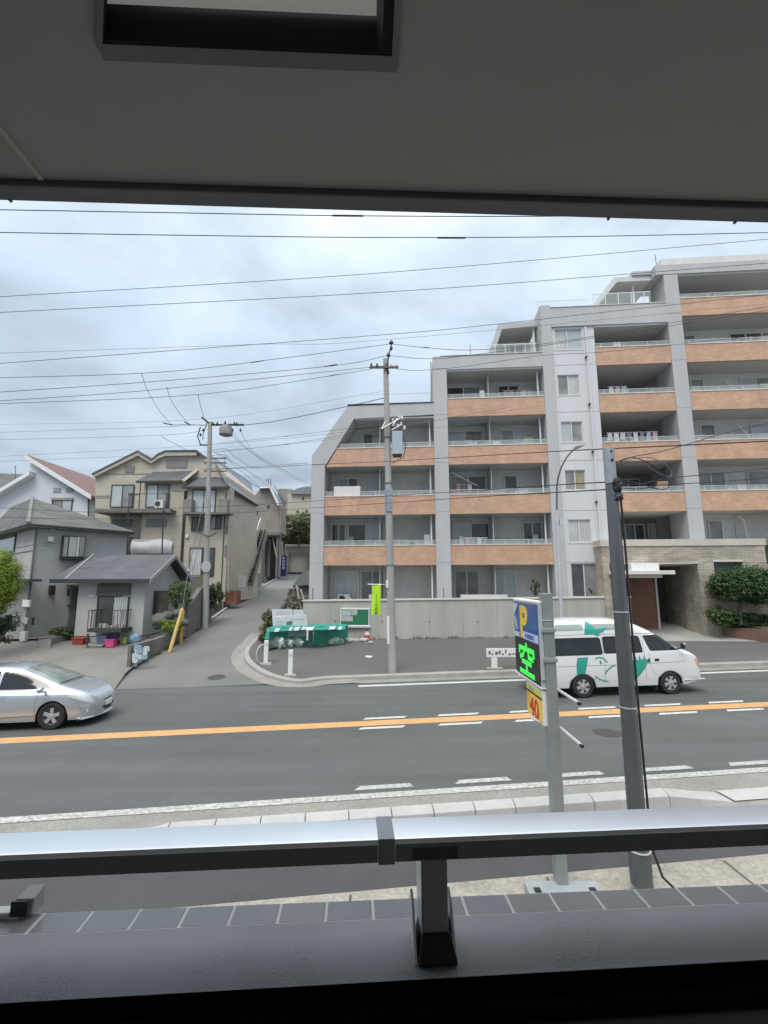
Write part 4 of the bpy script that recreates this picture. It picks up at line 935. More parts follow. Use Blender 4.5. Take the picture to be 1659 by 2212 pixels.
# box transformer with its brackets
b0, b1 = ul(846, 936), ul(868, 985)
MB().box(b0.x+.02, b1.x+.02, -.32, .06, b1.z, b0.z).build('transformer_box', mat('pale blue grey box', (.34, .42, .47), .45, .08, 3), up, bevel=.02)
MB().box(b0.x+.06, b1.x-.02, -.28, .0, b1.z-.07, b1.z-.005).build('box_base', M_black, up)
MB().box(b0.x+.0, b1.x+.06, -.34, -.325, b1.z+.1, b0.z-.05).build('box_lid', mat('pale lid', (.40, .47, .51), .4), up) if False else None
for a_, b_, r_, mm in (((824, 932), (868, 906), .030, M_steel), ((846, 934), (868, 921), .025, M_steel), ((824, 932), (833, 915), .03, M_steel), ((848, 925), (858, 908), .03, M_steel)):
    p, q = ul(*a_), ul(*b_); MB().tube([(p.x, -.30, p.z), (q.x, -.24, q.z)], r_, 6).build('bracket', mm, up)
for i, (x_, y_) in enumerate(((862, 905), (868, 906), (852, 921), (859, 923), (866, 919), (873, 927), (849, 912))):
    p = ul(x_, y_); MB().lathe([(.05, -.09), (.06, 0), (.03, .07)], (p.x, -.2, p.z), 'z', 10).build('insulator', M_frame if i % 2 else M_steel, up)
MB().tube([Vector((b1.x+.1, -.2, b0.z-.2)), Vector((b1.x+.14, -.2, b0.z-.7)), Vector((b1.x+.06, -.1, b1.z-.1)), Vector((b0.x, 0, b1.z-.3))], .018, 6).build('cable', M_wire, up)
for z0, z1, mm in ((1.05, 2.1, M_wht), (3.2, 3.5, M_wht)):
    MB().box(-.02 + upx(z0)-.165, upx(z0)-.10, -.145, -.10, z0, z1).build('cover_strip', mm, up)
for y_ in (946, 1045, 1092, 1222): p = ul(840, y_); MB().lathe([(.160, 0), (.160, .03)], (upx(p.z), 0, p.z), 'z', 20).build('band', M_steelD, up)
p = ul(838, 1090); MB().box(upx(p.z)-.16, upx(p.z)+.16, -.17, -.14, p.z-.3, p.z+.65).build('plate', mat('blue grey plate', (.24, .28, .32), .6, .3, 6), up)

lp_b = hit(443, 1357, hA); lp_b = Vector((lp_b.x, lp_b.y, hA(lp_b.x, lp_b.y)))
l2 = thing('utility_pole', 'grey concrete utility pole beside the alley with a drum transformer and tangled wires', 'utility pole', lp_b)
LY = lp_b.y
def ll(px, py): return at(px, py, LY)-lp_b
tz = ll(454, 912).z; tx = ll(454, 912).x
MB().tube([(0, 0, -.2), (tx*.5, 0, tz*.5), (tx, 0, tz)], [.16, .14, .11], 24).build('pole', M_pole, l2, smooth=30)
p, q = ll(452, 918), ll(527, 920); MB().box(p.x, q.x, -.06, .04, p.z-.04, p.z+.04).build('crossarm', M_black, l2)
p, q = ll(440, 905), ll(456, 918); MB().tube([(p.x, -.3, p.z), (q.x, 0, q.z)], .05, 6).build('crossarm', MATS['rusty crossarm'], l2)
p = ll(489, 931); MB().lathe([(.22, -.30), (.36, -.24), (.36, .1), (.28, .26), (.14, .32)], (p.x, -.05, p.z), 'z', 20).build('drum_transformer', mat('mossy grey drum', (.22, .235, .22), .7, .3, 4), l2, smooth=40)
for x_, y_ in ((461, 916), (470, 916), (487, 914), (507, 916), (512, 916), (520, 930), (503, 930), (440, 930), (434, 940)):
    p = ll(x_, y_); MB().lathe([(.03, -.08), (.06, -.02), (.03, .1)], (p.x, -.05, p.z), 'z', 10).build('insulator', M_black, l2)
p = ll(446, 962); MB().box(p.x-.35, p.x+.05, -.1, -.02, p.z-.03, p.z+.03).build('bracket', M_black, l2)
for y_ in (1018, 1032, 990, 1000): p = ll(455, y_); q = ll(490 if y_ != 1032 else 470, y_); MB().box(p.x-.35, q.x, -.05, .02, p.z-.03, p.z+.03).build('bracket', M_steelD, l2)
for i, y_ in enumerate(range(960, 1340, 26)):
    p = ll(449, y_); s_ = 1 if i % 2 else -1; MB().tube([(tx*p.z/tz, 0, p.z), (tx*p.z/tz+s_*.24, 0, p.z)], .010, 6).build('step_bolt', M_steelD, l2)
p = ll(448, 1224); MB().prism([(p.x+.26*math.cos(t*math.pi/10), -.2, p.z+.30*math.sin(t*math.pi/10)) for t in range(20)], (0, .02, 0)).build('notice_plate', mat('plate grey', (.40, .42, .42), .5, .2, 8), l2)
for a_, b_ in (((432, 1140), (412, 1152)), ((425, 1218), (436, 1218))): pass
for pts, r_ in (([(440, 1124), (428, 1150), (455, 1160), (470, 1152)], .03), ([(436, 925), (430, 945), (436, 962)], .03), ([(450, 915), (442, 940), (441, 952)], .02)):
    MB().tube([Vector((ll(*p).x, -.2, ll(*p).z)) for p in pts], r_, 6).build('cable', M_wire, l2)

# curved street lamp in front of the pale stair wall
sl_Y = 22.4; sb = at(1210, 1372, sl_Y); sb.z = hS(sb.x, sb.y)
slp = thing('street_lamp', 'slim street lamp with a dark curved arm before the pale stair wall', 'street lamp', sb)
def sp_(px, py): q = at(px, py, sl_Y)-sb; return Vector((q.x, 0, q.z))
MB().tube([(sp_(1210, 1300).x, 0, 0), sp_(1207, 1200), sp_(1203, 1102)], [.085, .08, .075], 12).build('pole', mat('pale lamp pole', (.46, .48, .51), .5, .05, 3), slp, smooth=30)
MB().tube([sp_(*p) for p in ((1203, 1102), (1203, 1050), (1206, 1030), (1213, 1008), (1224, 988), (1238, 972))], .035, 8).build('arm', M_black, slp, smooth=30)
MB().hexa([sp_(1236, 974)+Vector((0, -.2, 0)), sp_(1252, 968)+Vector((0, -.25, 0)), sp_(1252, 968)+Vector((0, .1, 0)), sp_(1236, 974)+Vector((0, .1, 0))], [sp_(1241, 966)+Vector((0, -.2, 0)), sp_(1263, 962)+Vector((0, -.2, 0)), sp_(1263, 962)+Vector((0, .1, 0)), sp_(1241, 966)+Vector((0, .1, 0))]).build('lamp_head', mat('lamp head grey', (.12, .13, .14), .4, .1, 3), slp, bevel=.02)
p = sp_(1210, 1128); MB().box(p.x-.05, p.x+.12, -.1, .02, p.z-.15, p.z+.15).build('junction_box', MATS['pale lamp pole'], slp)

# ---------------------------------------------------------------- overhead wires
def cr(pts, n=10):
    P = [pts[0]*2-pts[1]]+pts+[pts[-1]*2-pts[-2]]; r = []
    for i in range(1, len(P)-2):
        for k in range(n):
            t = k/n; a, b, c, d = P[i-1:i+3]
            r.append(.5*((2*b)+(c-a)*t+(2*a-5*b+4*c-d)*t*t+(3*b-a-3*c+d)*t**3))
    return r+[pts[-1]]
def wire(label, pts, r=.012, m_=None, splice=None, group=None):
    r *= .82; P = cr([at(*p) for p in pts])
    o = MB().tube(P, r, 6).build('overhead_wire', m_ or M_wire, None, fixn=False)
    tag(o, label, 'overhead wire', group or 'wires strung over the road')
    if splice:
        for (p, q) in splice: MB().tube([at(*p), at(*q)], r*2.1, 8).build('splice', m_ or M_wire, o)
    return o
wire('uppermost thick overhead wire just under the ceiling edge', [(-60, 451, 8.4), (0, 453, 8.4), (400, 460, 8.6), (760, 466, 8.9), (1200, 467, 9.4), (1700, 460, 10)], .011, splice=[((718, 465.6, 8.87), (785, 466.3, 8.92))])
wire('second highest thick wire, almost level across the sky', [(-60, 500, 8.4), (0, 502, 8.4), (450, 509, 8.7), (830, 513, 9), (1250, 511, 9.5), (1720, 501, 10)], .011, splice=[((945, 513.6, 9.1), (1005, 513.8, 9.2))])
wire('thin wire climbing to the right above the apartment roof, third from the top', [(-60, 645, 12), (0, 641, 12), (830, 589, 13), (1700, 513, 14)], .010)
wire('fourth highest thin wire, passing behind the roof aerial', [(-60, 679, 12.3), (0, 675, 12.3), (830, 631, 13.2), (1330, 594, 13.8), (1700, 565, 14.5)], .010, M_wire)
wire('faint thin wire joining the steeper one left of the centre pole', [(-60, 765, 14), (0, 763, 14), (550, 744, 14.5), (830, 734, 15), (1700, 652, 17)], .007, M_wireL)
wire('long wire rising over the stair tower and the top balcony', [(-60, 790, 14), (0, 785, 14), (830, 723, 15), (1055, 702, 15.5), (1300, 675, 16), (1700, 632, 17)], .011)
wire('wire ending on the top insulator of the centre pole from the left', [(-60, 817, 16), (0, 816, 16.1), (345, 804, 17), (600, 775, 17.6), (843, 743, UY-.05)], .012, splice=[((543, 783, 17.4), (570, 779, 17.5))])
wire('wire from the top insulator sagging right past the first terrace', [(846, 743, UY-.05), (920, 751, 18.1), (1020, 756, 18), (1180, 742, 18), (1400, 706, 18), (1700, 655, 18.5)], .012, splice=[((914, 750, 18.1), (926, 751, 18.1))])
wire('upper of two crossing wires arriving at the middle insulator', [(-60, 850, 15.5), (0, 847, 15.6), (360, 822, 16.6), (720, 790, 17.4), (838, 768, UY-.05)], .012, splice=[((700, 792, 17.3), (729, 787, 17.4))])
wire('wire from the middle insulator to the right over the second bay', [(840, 768, UY-.05), (925, 775, 18), (1010, 768, 18), (1230, 738, 18), (1659, 670, 18.6), (1700, 664, 18.6)], .012)
wire('lower wire meeting the centre pole just under its cap', [(-60, 870, 15.5), (0, 866, 15.6), (300, 845, 16.4), (620, 812, 17.2), (831, 790, UY-.12)], .011)
wire('thin wire to the left tip of the crossarm', [(-60, 874, 15.2), (0, 872, 15.3), (430, 852, 16.5), (725, 810, 17.4), (803, 797, UY-.2)], .011, splice=[((712, 812, 17.35), (728, 809, 17.45))])
wire('wire leaving the crossarm to the right over the parapet', [(858, 797, UY-.2), (905, 800, 18), (1000, 792, 18), (1170, 768, 18.3), (1330, 758, 18.5), (1700, 718, 19)], .011)
wire('thin sloping tap wire dropping from the long wire to the left end clamp', [(306, 807, 17), (318, 842, 19), (345, 888, 22), (368, 914, LY)], .012)
wire('thin sloping tap wire dropping to the middle end clamp', [(360, 835, 16.8), (370, 865, 19), (392, 898, 22), (408, 915, LY)], .012)
wire('short tap wire dropping onto the top of the alley pole', [(428, 853, 16.5), (432, 872, 19), (442, 906, LY-.3)], .012)
wire('clamped wire ending at the top of the alley pole from the left', [(351, 912, LY), (372, 918, LY), (410, 917, LY), (456, 921, LY)], .018, splice=[((354, 914, LY), (373, 918, LY)), ((398, 911, LY), (411, 918, LY))])
wire('faint high wire running behind the alley pole to the centre pole', [(-60, 920, 30), (0, 917, 30), (440, 905, 28), (825, 846, 24)], .009, M_wireL)
wire('thin wire level with the drum transformer on its left', [(-60, 935, 26), (0, 934, 26), (350, 922, 25), (455, 916, LY)], .011, M_wireL)
wire('second thin wire arriving just under the drum transformer', [(-60, 952, 26), (0, 950, 26), (350, 940, 25), (455, 927, LY)], .011, M_wireL)
wire('heavy wire from the drum transformer up to the centre pole', [(512, 920, LY), (600, 909, 22), (740, 880, 20), (838, 858, UY)], .018)
wire('bent service wire reaching the curved roof of the beige house', [(348, 942, 26), (362, 951, 27), (385, 962, 29), (406, 974, 31)], .014)
wire('faint low wire crossing the white house roof from the left', [(-60, 990, 24), (0, 986, 24), (450, 961, 22), (830, 924, 19), (1150, 880, 17)], .008, M_wireL)
wire('faint low wire just under the crossing pair at the left', [(-60, 1000, 24), (0, 997, 24), (450, 976, 22), (830, 936, 19), (1150, 900, 17)], .008, M_wireL)
wire('faint wire with small dark clamp left of the slanted frame', [(470, 958, 22), (620, 942, 21), (830, 915, 19)], .010, M_wireL, splice=[((615, 942.6, 21), (624, 941.6, 21))])
wire('thin wire over the far roofs leaving the apartment frame', [(465, 977, 22), (620, 959, 21), (835, 925, 19), (1100, 880, 18)], .010, M_wireL, splice=[((613, 960, 21), (624, 958.6, 21))])
wire('long black cable crossing over the first sloped balcony', [(440, 1014, LY), (560, 1010, 22), (670, 1004, 21), (830, 997, UY-.2), (965, 989, 16), (1166, 977, 11), (1300, 970, 8), (1470, 962, 7), (1720, 950, 7)], .013)
wire('cable crossing the third floor balconies to the steel pole', [(-60, 1098, 19), (0, 1097, 19), (190, 1106, 19.4), (346, 1099, 20), (500, 1093, 20.5), (670, 1083, 20), (830, 1072, UY-.2), (1000, 1061, 13), (1195, 1048, 8.5), (1316, 1041, 6.05)], .012)
wire('lowest black cable crossing the left houses to the steel pole', [(-60, 1118, 19), (0, 1117, 19), (200, 1121, 19.4), (430, 1113, 20), (648, 1099, 20), (830, 1087, UY-.2), (1085, 1070, 11), (1195, 1064, 8.5), (1318, 1057, 6.0)], .012)
wire('upper black cable leaving the steel pole to the right', [(1328, 1042, 6.0), (1380, 1046, 6.4), (1443, 1033, 6.8), (1560, 1022, 7.4), (1720, 1006, 8)], .0085)
wire('lower black cable leaving the steel pole to the right', [(1328, 1052, 6.0), (1380, 1056, 6.4), (1443, 1047, 6.8), (1560, 1040, 7.4), (1720, 1026, 8)], .0085)
wire('rising cable fanning out of the tangle right of the steel pole', [(1330, 1000, 6.0), (1370, 986, 6.4), (1430, 975, 7), (1500, 955, 7.6), (1580, 932, 8.2), (1720, 900, 9.4)], .0085)
wire('looped slack cable hanging beside the steel pole', [(1332, 998, 6.05), (1365, 988, 6.2), (1400, 1000, 6.3), (1432, 1022, 6.4), (1444, 1040, 6.4), (1440, 1056, 6.4), (1410, 1054, 6.3), (1380, 1044, 6.2), (1350, 1040, 6.1), (1332, 1048, 6.05)], .0085)
wire('thinner loop of slack cable inside the bigger loop', [(1332, 1002, 6.1), (1372, 990, 6.3), (1410, 990, 6.4), (1448, 1012, 6.5), (1446, 1030, 6.5), (1415, 1018, 6.4), (1385, 996, 6.3)], .007, M_wireL)
for i, (a_, lab) in enumerate((([(545, 933, LY), (470, 925, LY)], ''),)): pass
fan = [([(521, 932, LY), (535, 958, 27), (560, 985, 31), (640, 1030, 42), (680, 1052, 50)], 'outermost wire fanning down from the drum transformer over the alley'),
       ([(505, 934, LY), (520, 955, 27), (560, 990, 31), (600, 1015, 38), (660, 1045, 48)], 'second wire fanning down from the drum transformer over the alley'),
       ([(500, 940, LY), (530, 968, 27), (580, 1000, 33), (625, 1022, 42)], 'third wire fanning down toward the far houses'),
       ([(458, 972, LY), (490, 970, 25), (505, 985, 27), (540, 1008, 31), (560, 1012, 35)], 'curved wire bending over the metal roof'),
       ([(458, 975, LY), (480, 985, 25), (515, 1005, 28), (560, 1035, 34), (590, 1060, 44)], 'wire running down the slope of the metal roof'),
       ([(456, 984, LY), (487, 983, 25), (500, 1000, 27), (530, 1025, 31), (560, 1052, 36)], 'low wire touching the second metal roof'),
       ([(487, 984, LY), (487, 1010, LY), (508, 1022, 27), (545, 1045, 32)], 'short dangling wire right of the alley pole'),
       ([(456, 1013, LY), (560, 1007, 24), (665, 1000, 23)], 'pinkish pale wire in the gap between roof and apartments')]
for pts, lab in fan: wire(lab, pts, .012 if 'pinkish' not in lab else .02, mat('pale wire', (.42, .33, .32), .7) if 'pinkish' in lab else None, group='wires fanning out from the alley pole')
# ---------------------------------------------------------------- vehicles
def crv(vals, t):                    # Catmull-Rom through evenly spaced values, t in 0..1
    n = len(vals)-1; x = t*n; i = min(int(x), n-1); f_ = x-i
    g = lambda k: vals[max(0, min(n, k))]
    a, b, c, d = g(i-1), g(i), g(i+1), g(i+2)
    return tuple(.5*((2*b[k])+(c[k]-a[k])*f_+(2*a[k]-5*b[k]+4*c[k]-d[k])*f_*f_+(3*b[k]-a[k]-3*c[k]+d[k])*f_**3) for k in (0, 1))
def spw(x, ks):                       # smooth piecewise profile
    if x <= ks[0][0]: return ks[0][1]
    for i in range(len(ks)-1):
        if x <= ks[i+1][0]:
            (x0, y0), (x1, y1) = ks[i], ks[i+1]; h = x1-x0
            m0 = (y1-ks[i-1][1])/(x1-ks[i-1][0]) if i else (y1-y0)/h
            m1 = (ks[i+2][1]-y0)/(ks[i+2][0]-x0) if i+2 < len(ks) else (y1-y0)/h
            t = (x-x0)/h
            return (2*t**3-3*t*t+1)*y0+(t**3-2*t*t+t)*h*m0+(-2*t**3+3*t*t)*y1+(t**3-t*t)*h*m1
    return ks[-1][1]
class Shell:
    def __init__(s, sec, x0, x1, n, nv=30): s.sec = sec; s.x0 = x0; s.x1 = x1; s.n = n; s.nv = nv
    def P(s, x, v, side=1):
        y, z = crv(s.sec(x), clamp(v)); return Vector((x, side*max(0, y), z))
    def N(s, x, v, side):
        e = .004; a = s.P(min(x+e, s.x1), v, side)-s.P(max(x-e, s.x0), v, side); b = s.P(x, min(v+e, 1), side)-s.P(x, max(v-e, 0), side)
        n = a.cross(b); n.normalize(); p = s.P(x, v, side)
        return n if n.dot(Vector((0, p.y, p.z-.7))) > 0 else -n
    def body(s):
        mb = MB(); vs = []; nv = s.nv
        for i in range(s.n+1):
            x = lerp(s.x0, s.x1, i/s.n)
            for k in range(2*nv+1):
                v = k/nv if k <= nv else (2*nv-k)/nv
                vs.append(s.P(x, v, -1 if k <= nv else 1))
        w = 2*nv+1
        fs = [(i*w+k, i*w+k+1, (i+1)*w+k+1, (i+1)*w+k) for i in range(s.n) for k in range(2*nv)]
        fs += [tuple(range(w)), tuple(s.n*w+k for k in range(w))[::-1]]
        return mb.add(vs, fs)
    def inv(s, x, val, comp, lo, hi):    # v where the section's z (or y) equals val
        f_ = lambda v: s.P(x, v)[comp]-val
        a, b = lo, hi; fa = f_(a)
        for _ in range(26):
            m_ = (a+b)/2
            if (f_(m_) > 0) == (fa > 0): a = m_
            else: b = m_
        return (a+b)/2
    def patch(s, poly, comp=2, eps=.004, side=-1, lo=.05, hi=.8, step=.025, both=False, thick=0):
        """poly in (x, z) on the flank or (x, y) on the top, laid onto the skin"""
        bm = bmesh.new(); vs = [bm.verts.new((p[0], p[1], 0)) for p in poly]; bm.faces.new(vs)
        bmesh.ops.triangulate(bm, faces=bm.faces[:])
        for ax_ in (0, 1):
            mn, mx = min(p[ax_] for p in poly), max(p[ax_] for p in poly); c = mn+step
            while c < mx:
                no = (1, 0, 0) if ax_ == 0 else (0, 1, 0); co_ = (c, 0, 0) if ax_ == 0 else (0, c, 0)
                bmesh.ops.bisect_plane(bm, geom=bm.verts[:]+bm.edges[:]+bm.faces[:], plane_co=co_, plane_no=no); c += step
        mb = MB(); out_ = []
        bm.verts.index_update()
        for v in bm.verts:
            x = clamp(v.co.x, s.x0+.001, s.x1-.001)
            if comp == 2: vv = s.inv(x, v.co.y, 2, lo, hi); sd = side
            else: vv = s.inv(x, abs(v.co.y), 1, lo, 1.0); sd = 1 if v.co.y > 0 else -1
            out_.append(s.P(x, vv, sd)+s.N(x, vv, sd)*eps)
        mb.add(out_, [tuple(v.index for v in f.verts) for f in bm.faces]); bm.free()
        return mb
def rr(x0, x1, z0, z1, r, slantl=0, slantr=0, n=5):    # rounded rectangle
    pts = []
    for cx_, cz_, a0 in ((x1-r, z1-r, 0), (x0+r, z1-r, 90), (x0+r, z0+r, 180), (x1-r, z0+r, 270)):
        for k in range(n+1):
            a = R(a0+90*k/n); pts.append([cx_+r*math.cos(a), cz_+r*math.sin(a)])
    for p in pts:
        t = (p[1]-z0)/(z1-z0); p[0] += (slantl if p[0] < (x0+x1)/2 else slantr)*t
    return pts
M_tyre = mat('tyre rubber', (.018, .018, .019), .8, .15, 6); M_alloy = mat('wheel silver', (.50, .51, .52), .35, .08, 6, metal=.6)
def wheel(parent, x, y, r, kind, side=-1):
    w = MB().lathe([(r*.64, -.09), (r*.9, -.10), (r*.985, -.08), (r, -.03), (r, .03), (r*.985, .08), (r*.9, .10), (r*.64, .09)], (x, y, r), 'y', 40, caps=False).build('wheel', M_tyre, parent, smooth=40)
    rm = MB(); rm.lathe([(r*.645, -.055*1), (r*.66, -.075), (r*.62, -.083), (r*.60, -.06), (.001, -.058)] if side < 0 else [(.001, .058), (r*.6, .06), (r*.62, .083), (r*.66, .075), (r*.645, .055)], (x, y, r), 'y', 40)
    rm.build('rim', M_alloy if kind == 'van' else mat('alloy ring', (.36, .36, .37), .35, .1, 6, metal=.6), w, smooth=40)
    sp2 = MB(); dk = MB()
    n = 6 if kind == 'van' else 5
    for k in range(n):
        a = 2*math.pi*k/n+.3; c_, s_ = math.cos(a), math.sin(a); yy = y+side*.062
        if kind == 'van':
            pts = [(.10, -.12), (.40, -.09), (.60, -.17), (.60, .17), (.40, .09), (.10, .12)]
            dk_ = [(.30, .52), (.54, .40), (.57, .52), (.52, .60), (.36, .62)]
        else:
            pts = [(.05, -.13), (.6, -.16), (.6, .10), (.05, .13)]
        tp = lambda q: Vector((x+r*(q[0]*c_-q[1]*s_), yy, r+r*(q[0]*s_+q[1]*c_)))
        sp2.prism([tp(q) for q in pts], (0, side*.022, 0))
        a2_ = a+math.pi/n; c_, s_ = math.cos(a2_), math.sin(a2_)
        dk.prism([Vector((x+r*(q[0]*c_-q[1]*s_), y+side*.0595, r+r*(q[0]*s_+q[1]*c_))) for q in ([(.34, -.05), (.56, -.11), (.58, 0), (.56, .11), (.34, .05)] if kind == 'van' else [(.2, -.06), (.56, -.22), (.58, 0), (.56, .22), (.2, .06)])], (0, side*.006, 0))
    sp2.lathe([(r*.16, 0), (r*.13, side*.03)], (x, yy+side*.01, r), 'y', 16)
    sp2.build('spokes', M_alloy, w, bevel=.006); dk.build('rim_holes', M_black, w)
    return w

# --- high-roof van
M_vw = mat('van white paint', (.66, .67, .68), .28, .02, 1, coat=.8, spec=.4)
M_vg = mat('van teal graphic', (.015, .30, .23), .35, .04, 2, coat=.5)
M_vgl = mat('van dark glass', (.008, .011, .011), .05, .5, 1.5, coat=.4, spec=.5)
vtop = [(-3.97, 2.02), (-3.85, 2.30), (-3.5, 2.40), (-2.5, 2.43), (-1.5, 2.42), (-1.0, 2.34), (-.6, 2.17), (-.15, 1.91), (.15, 1.68), (.43, 1.46), (.66, 1.39), (.90, 1.26), (1.02, 1.06), (1.09, .86)]
vplan = [(-3.97, .93), (-3.85, .985), (-3.5, 1), (0, 1), (.6, .995), (.85, .975), (1.0, .92), (1.09, .80)]
wheels_x = (-2.70, 0.0)
def archz(x, r, zc, base):
    z = base
    for c_ in wheels_x:
        if abs(x-c_) < r: z = max(z, zc+math.sqrt(r*r-(x-c_)**2))
    return z
def vsec(x):
    zt_ = spw(x, vtop); W = .85*spw(x, vplan); bb = 1.30*clamp(zt_/1.55); base = pw(x, [(-4, .42), (-3.6, .32), (.5, .30), (.97, .40)])
    zb_ = archz(x, .395, .34, base); k = (zt_-bb)/(2.42-bb)
    up_ = lambda z: bb+(z-bb)*max(k, .02)
    kk = clamp((zt_-1.5)/.4)
    L = [(W*.955, zb_), (W*.995, max(.62*bb/1.3, zb_+.02)), (W*1.0, max(.95*bb/1.3, zb_+.04)), (W*.985, max(bb, zb_+.06)), (W*lerp(.97, .945, kk), up_(1.62)), (W*lerp(.93, .905, kk), up_(1.90)), (W*lerp(.84, .865, kk), up_(2.14)), (W*lerp(.62, .70, kk), up_(2.34)), (W*.34, up_(2.41)), (0, zt_)]
    return L
van = Shell(vsec, -3.97, 1.09, 160, 40)
VS = 1.09
pv = onz(1449, 1499, 0); vper = Vector((-math.sin(TH), math.cos(TH), 0))
vt = thing('van', 'white high-roof van with teal painted face driving right', 'van', pv+vper*.78*VS, TH); vt.scale = (VS, VS, VS*.89)
vt.rotation_euler = (0, -math.atan(.01), TH)
vb = van.body().build('body', M_vw, vt, smooth=35)
MB().box(-3.8, .8, -.70, .70, .30, .42).box(-3.2, -2.2, -.78, .78, .42, 1.0).box(-.5, .5, -.74, .74, .42, 1.0).build('underbody', M_black, vt)
for x in wheels_x:
    for sd in (-1, 1): wheel(vt, x, sd*.745, .315, 'van', sd).scale = (1, 1, 1/.89)
def vp(name, poly, m_, eps=.004, parent=None, **k): return van.patch(poly, eps=eps, **k).build(name, m_, parent or vt, fixn=False)
def vwin(name, poly, fr=.02):
    cx_ = sum(p[0] for p in poly)/len(poly); cz_ = sum(p[1] for p in poly)/len(poly)
    big = [(cx_+(p[0]-cx_)*1.035, cz_+(p[1]-cz_)*1.07) for p in poly]
    o = vp(name, big, M_black, .003); vp('glass', poly, M_vgl, .006, o)
vwin('side_window', rr(-3.62, -2.06, 1.33, 1.84, .08, .04, -.03)); vwin('side_window', rr(-1.98, -.80, 1.36, 1.86, .07, .0, -.06))
vwin('front_window', [(-.70, 1.84), (-.66, 1.86), (-.26, 1.87), (-.10, 1.78), (.12, 1.60), (.30, 1.43), (.30, 1.40), (-.50, 1.40), (-.56, 1.43)])
for a_, b_ in ((-3.40, -2.52), (-2.30, -1.42)): o = vp('roof_window', rr(a_, b_, 2.08, 2.27, .06, .03, -.02), mat('roof window grey', (.26, .31, .29), .3, .1, 2, coat=.6), .004)
def vline(pts, w=.012):
    for (xa, za), (xb, zb_) in zip(pts, pts[1:]):
        d = Vector((xb-xa, zb_-za)).normalized(); n_ = Vector((-d.y, d.x))*w/2
        vp('seam', [(xa+n_.x, za+n_.y), (xb+n_.x, zb_+n_.y), (xb-n_.x, zb_-n_.y), (xa-n_.x, za-n_.y)], mat('seam grey', (.14, .145, .15), .6), .003)
vline([(-3.9, .985), (-3.0, .985), (-1.5, .99), (-.1, 1.0), (.55, 1.04)], .010); vline([(-3.85, 1.94), (-2.5, 1.95), (-1.0, 1.94), (-.3, 1.93)], .012)
vline([(-2.02, 1.9), (-2.02, 1.2), (-2.02, .5)], .008); vline([(-.755, 1.88), (-.755, 1.2), (-.755, .5)], .009); vline([(-.60, 1.38), (-.58, .85), (-.42, .62)], .006)
vline([(-3.3, .40), (-3.1, .40)], .01)
gp = MATS['van teal graphic']
def vg(poly, e_=.0075): vp('painted_graphic', poly, gp, e_)
vg([(-2.83, 1.24), (-2.50, 1.26), (-2.56, 1.0), (-2.62, .80), (-2.62, .70), (-2.87, .70), (-2.88, .85), (-2.87, 1.05)])
vg([(-2.52, 1.95), (-2.12, 1.95), (-1.95, 2.02), (-1.78, 2.15), (-1.98, 2.13), (-2.17, 2.10), (-2.22, 2.22), (-2.29, 2.30), (-2.33, 2.25), (-2.38, 2.36), (-2.44, 2.26), (-2.50, 2.10)])
vg([(-2.20, 1.90), (-2.05, 1.90), (-2.06, 1.945), (-2.20, 1.945)])
vg([(-1.34, .99), (-1.26, 1.06), (-1.24, 1.26), (-1.17, 1.09), (-1.12, 1.12), (-1.06, 1.28), (-1.0, 1.10), (-.96, 1.12), (-.92, 1.28), (-.88, 1.12), (-.82, 1.14), (-.77, 1.26), (-.73, 1.12), (-.62, 1.14), (-.62, 1.07), (-.70, 1.01), (-.78, .85), (-1.0, .60), (-1.14, .48), (-1.34, .44)])
for pts, w in (([(-2.28, 1.20), (-2.16, 1.24), (-2.03, 1.19), (-1.94, 1.08)], .04), ([(-2.14, 1.12), (-2.13, 1.04)], .06), ([(-1.70, .98), (-1.83, .93), (-1.98, .80), (-2.02, .72)], .04), ([(-2.33, .66), (-2.20, .56), (-2.05, .50), (-1.95, .49)], .035)):
    for (xa, za), (xb, zb_) in zip(pts, pts[1:]):
        d = Vector((xb-xa, zb_-za)).normalized(); n_ = Vector((-d.y, d.x))*w/2; q = d*.012; vg([(xa+n_.x-q.x, za+n_.y-q.y), (xb+n_.x+q.x, zb_+n_.y+q.y), (xb-n_.x+q.x, zb_-n_.y+q.y), (xa-n_.x-q.x, za-n_.y-q.y)], .0075+.0004*(xa % .01))
vp('door_handle', rr(-.46, -.31, 1.06, 1.14, .03), M_black, .008); vp('door_handle', rr(-.66, -.61, 1.02, 1.16, .02), M_black, .010)
vp('headlight', [(.82, 1.08), (.92, 1.10), (1.01, .95), (1.02, .83), (.96, .80), (.89, .90)], mat('lamp amber pink', (.62, .33, .24), .25, .15, 4, coat=.8), .006, hi=.9)
MB().hexa([(.45, -.80, .36), (.95, -.80, .36), (1.15, -.62, .36), (1.15, .62, .36), (.95, .80, .36), (.45, .80, .36)][:0] or [(.45, -.83, .38), (1.14, -.76, .38), (1.14, .76, .38), (.45, .83, .38)], [(.45, -.87, .45), (1.17, -.79, .44), (1.17, .79, .44), (.45, .87, .45)]).build('bumper_lip', M_vw, vt, bevel=.02)
MB().box(.92, .99, -.62, .62, .46, .56).build('bumper_shade', M_black, vt)
mr_ = MB().blob((.36, -1.0, 1.54), (.05, .09, .10), 3, 2, .05).build('wing_mirror', M_black, vt, smooth=True)
MB().tube([(.33, -.80, 1.42), (.36, -.95, 1.47)], .022, 6).build('mirror_arm', M_black, mr_); MB().blob((.42, -.98, 1.60), (.035, .06, .035), 4, 2, .05).build('mirror_cap', M_vw, mr_, smooth=True)
MB().box(-2.98, -2.92, -.80, -.66, .12, .42).build('mud_flap', M_black, vt); MB().box(-.47, -.42, -.80, -.66, .14, .42).build('mud_flap', M_black, vt)
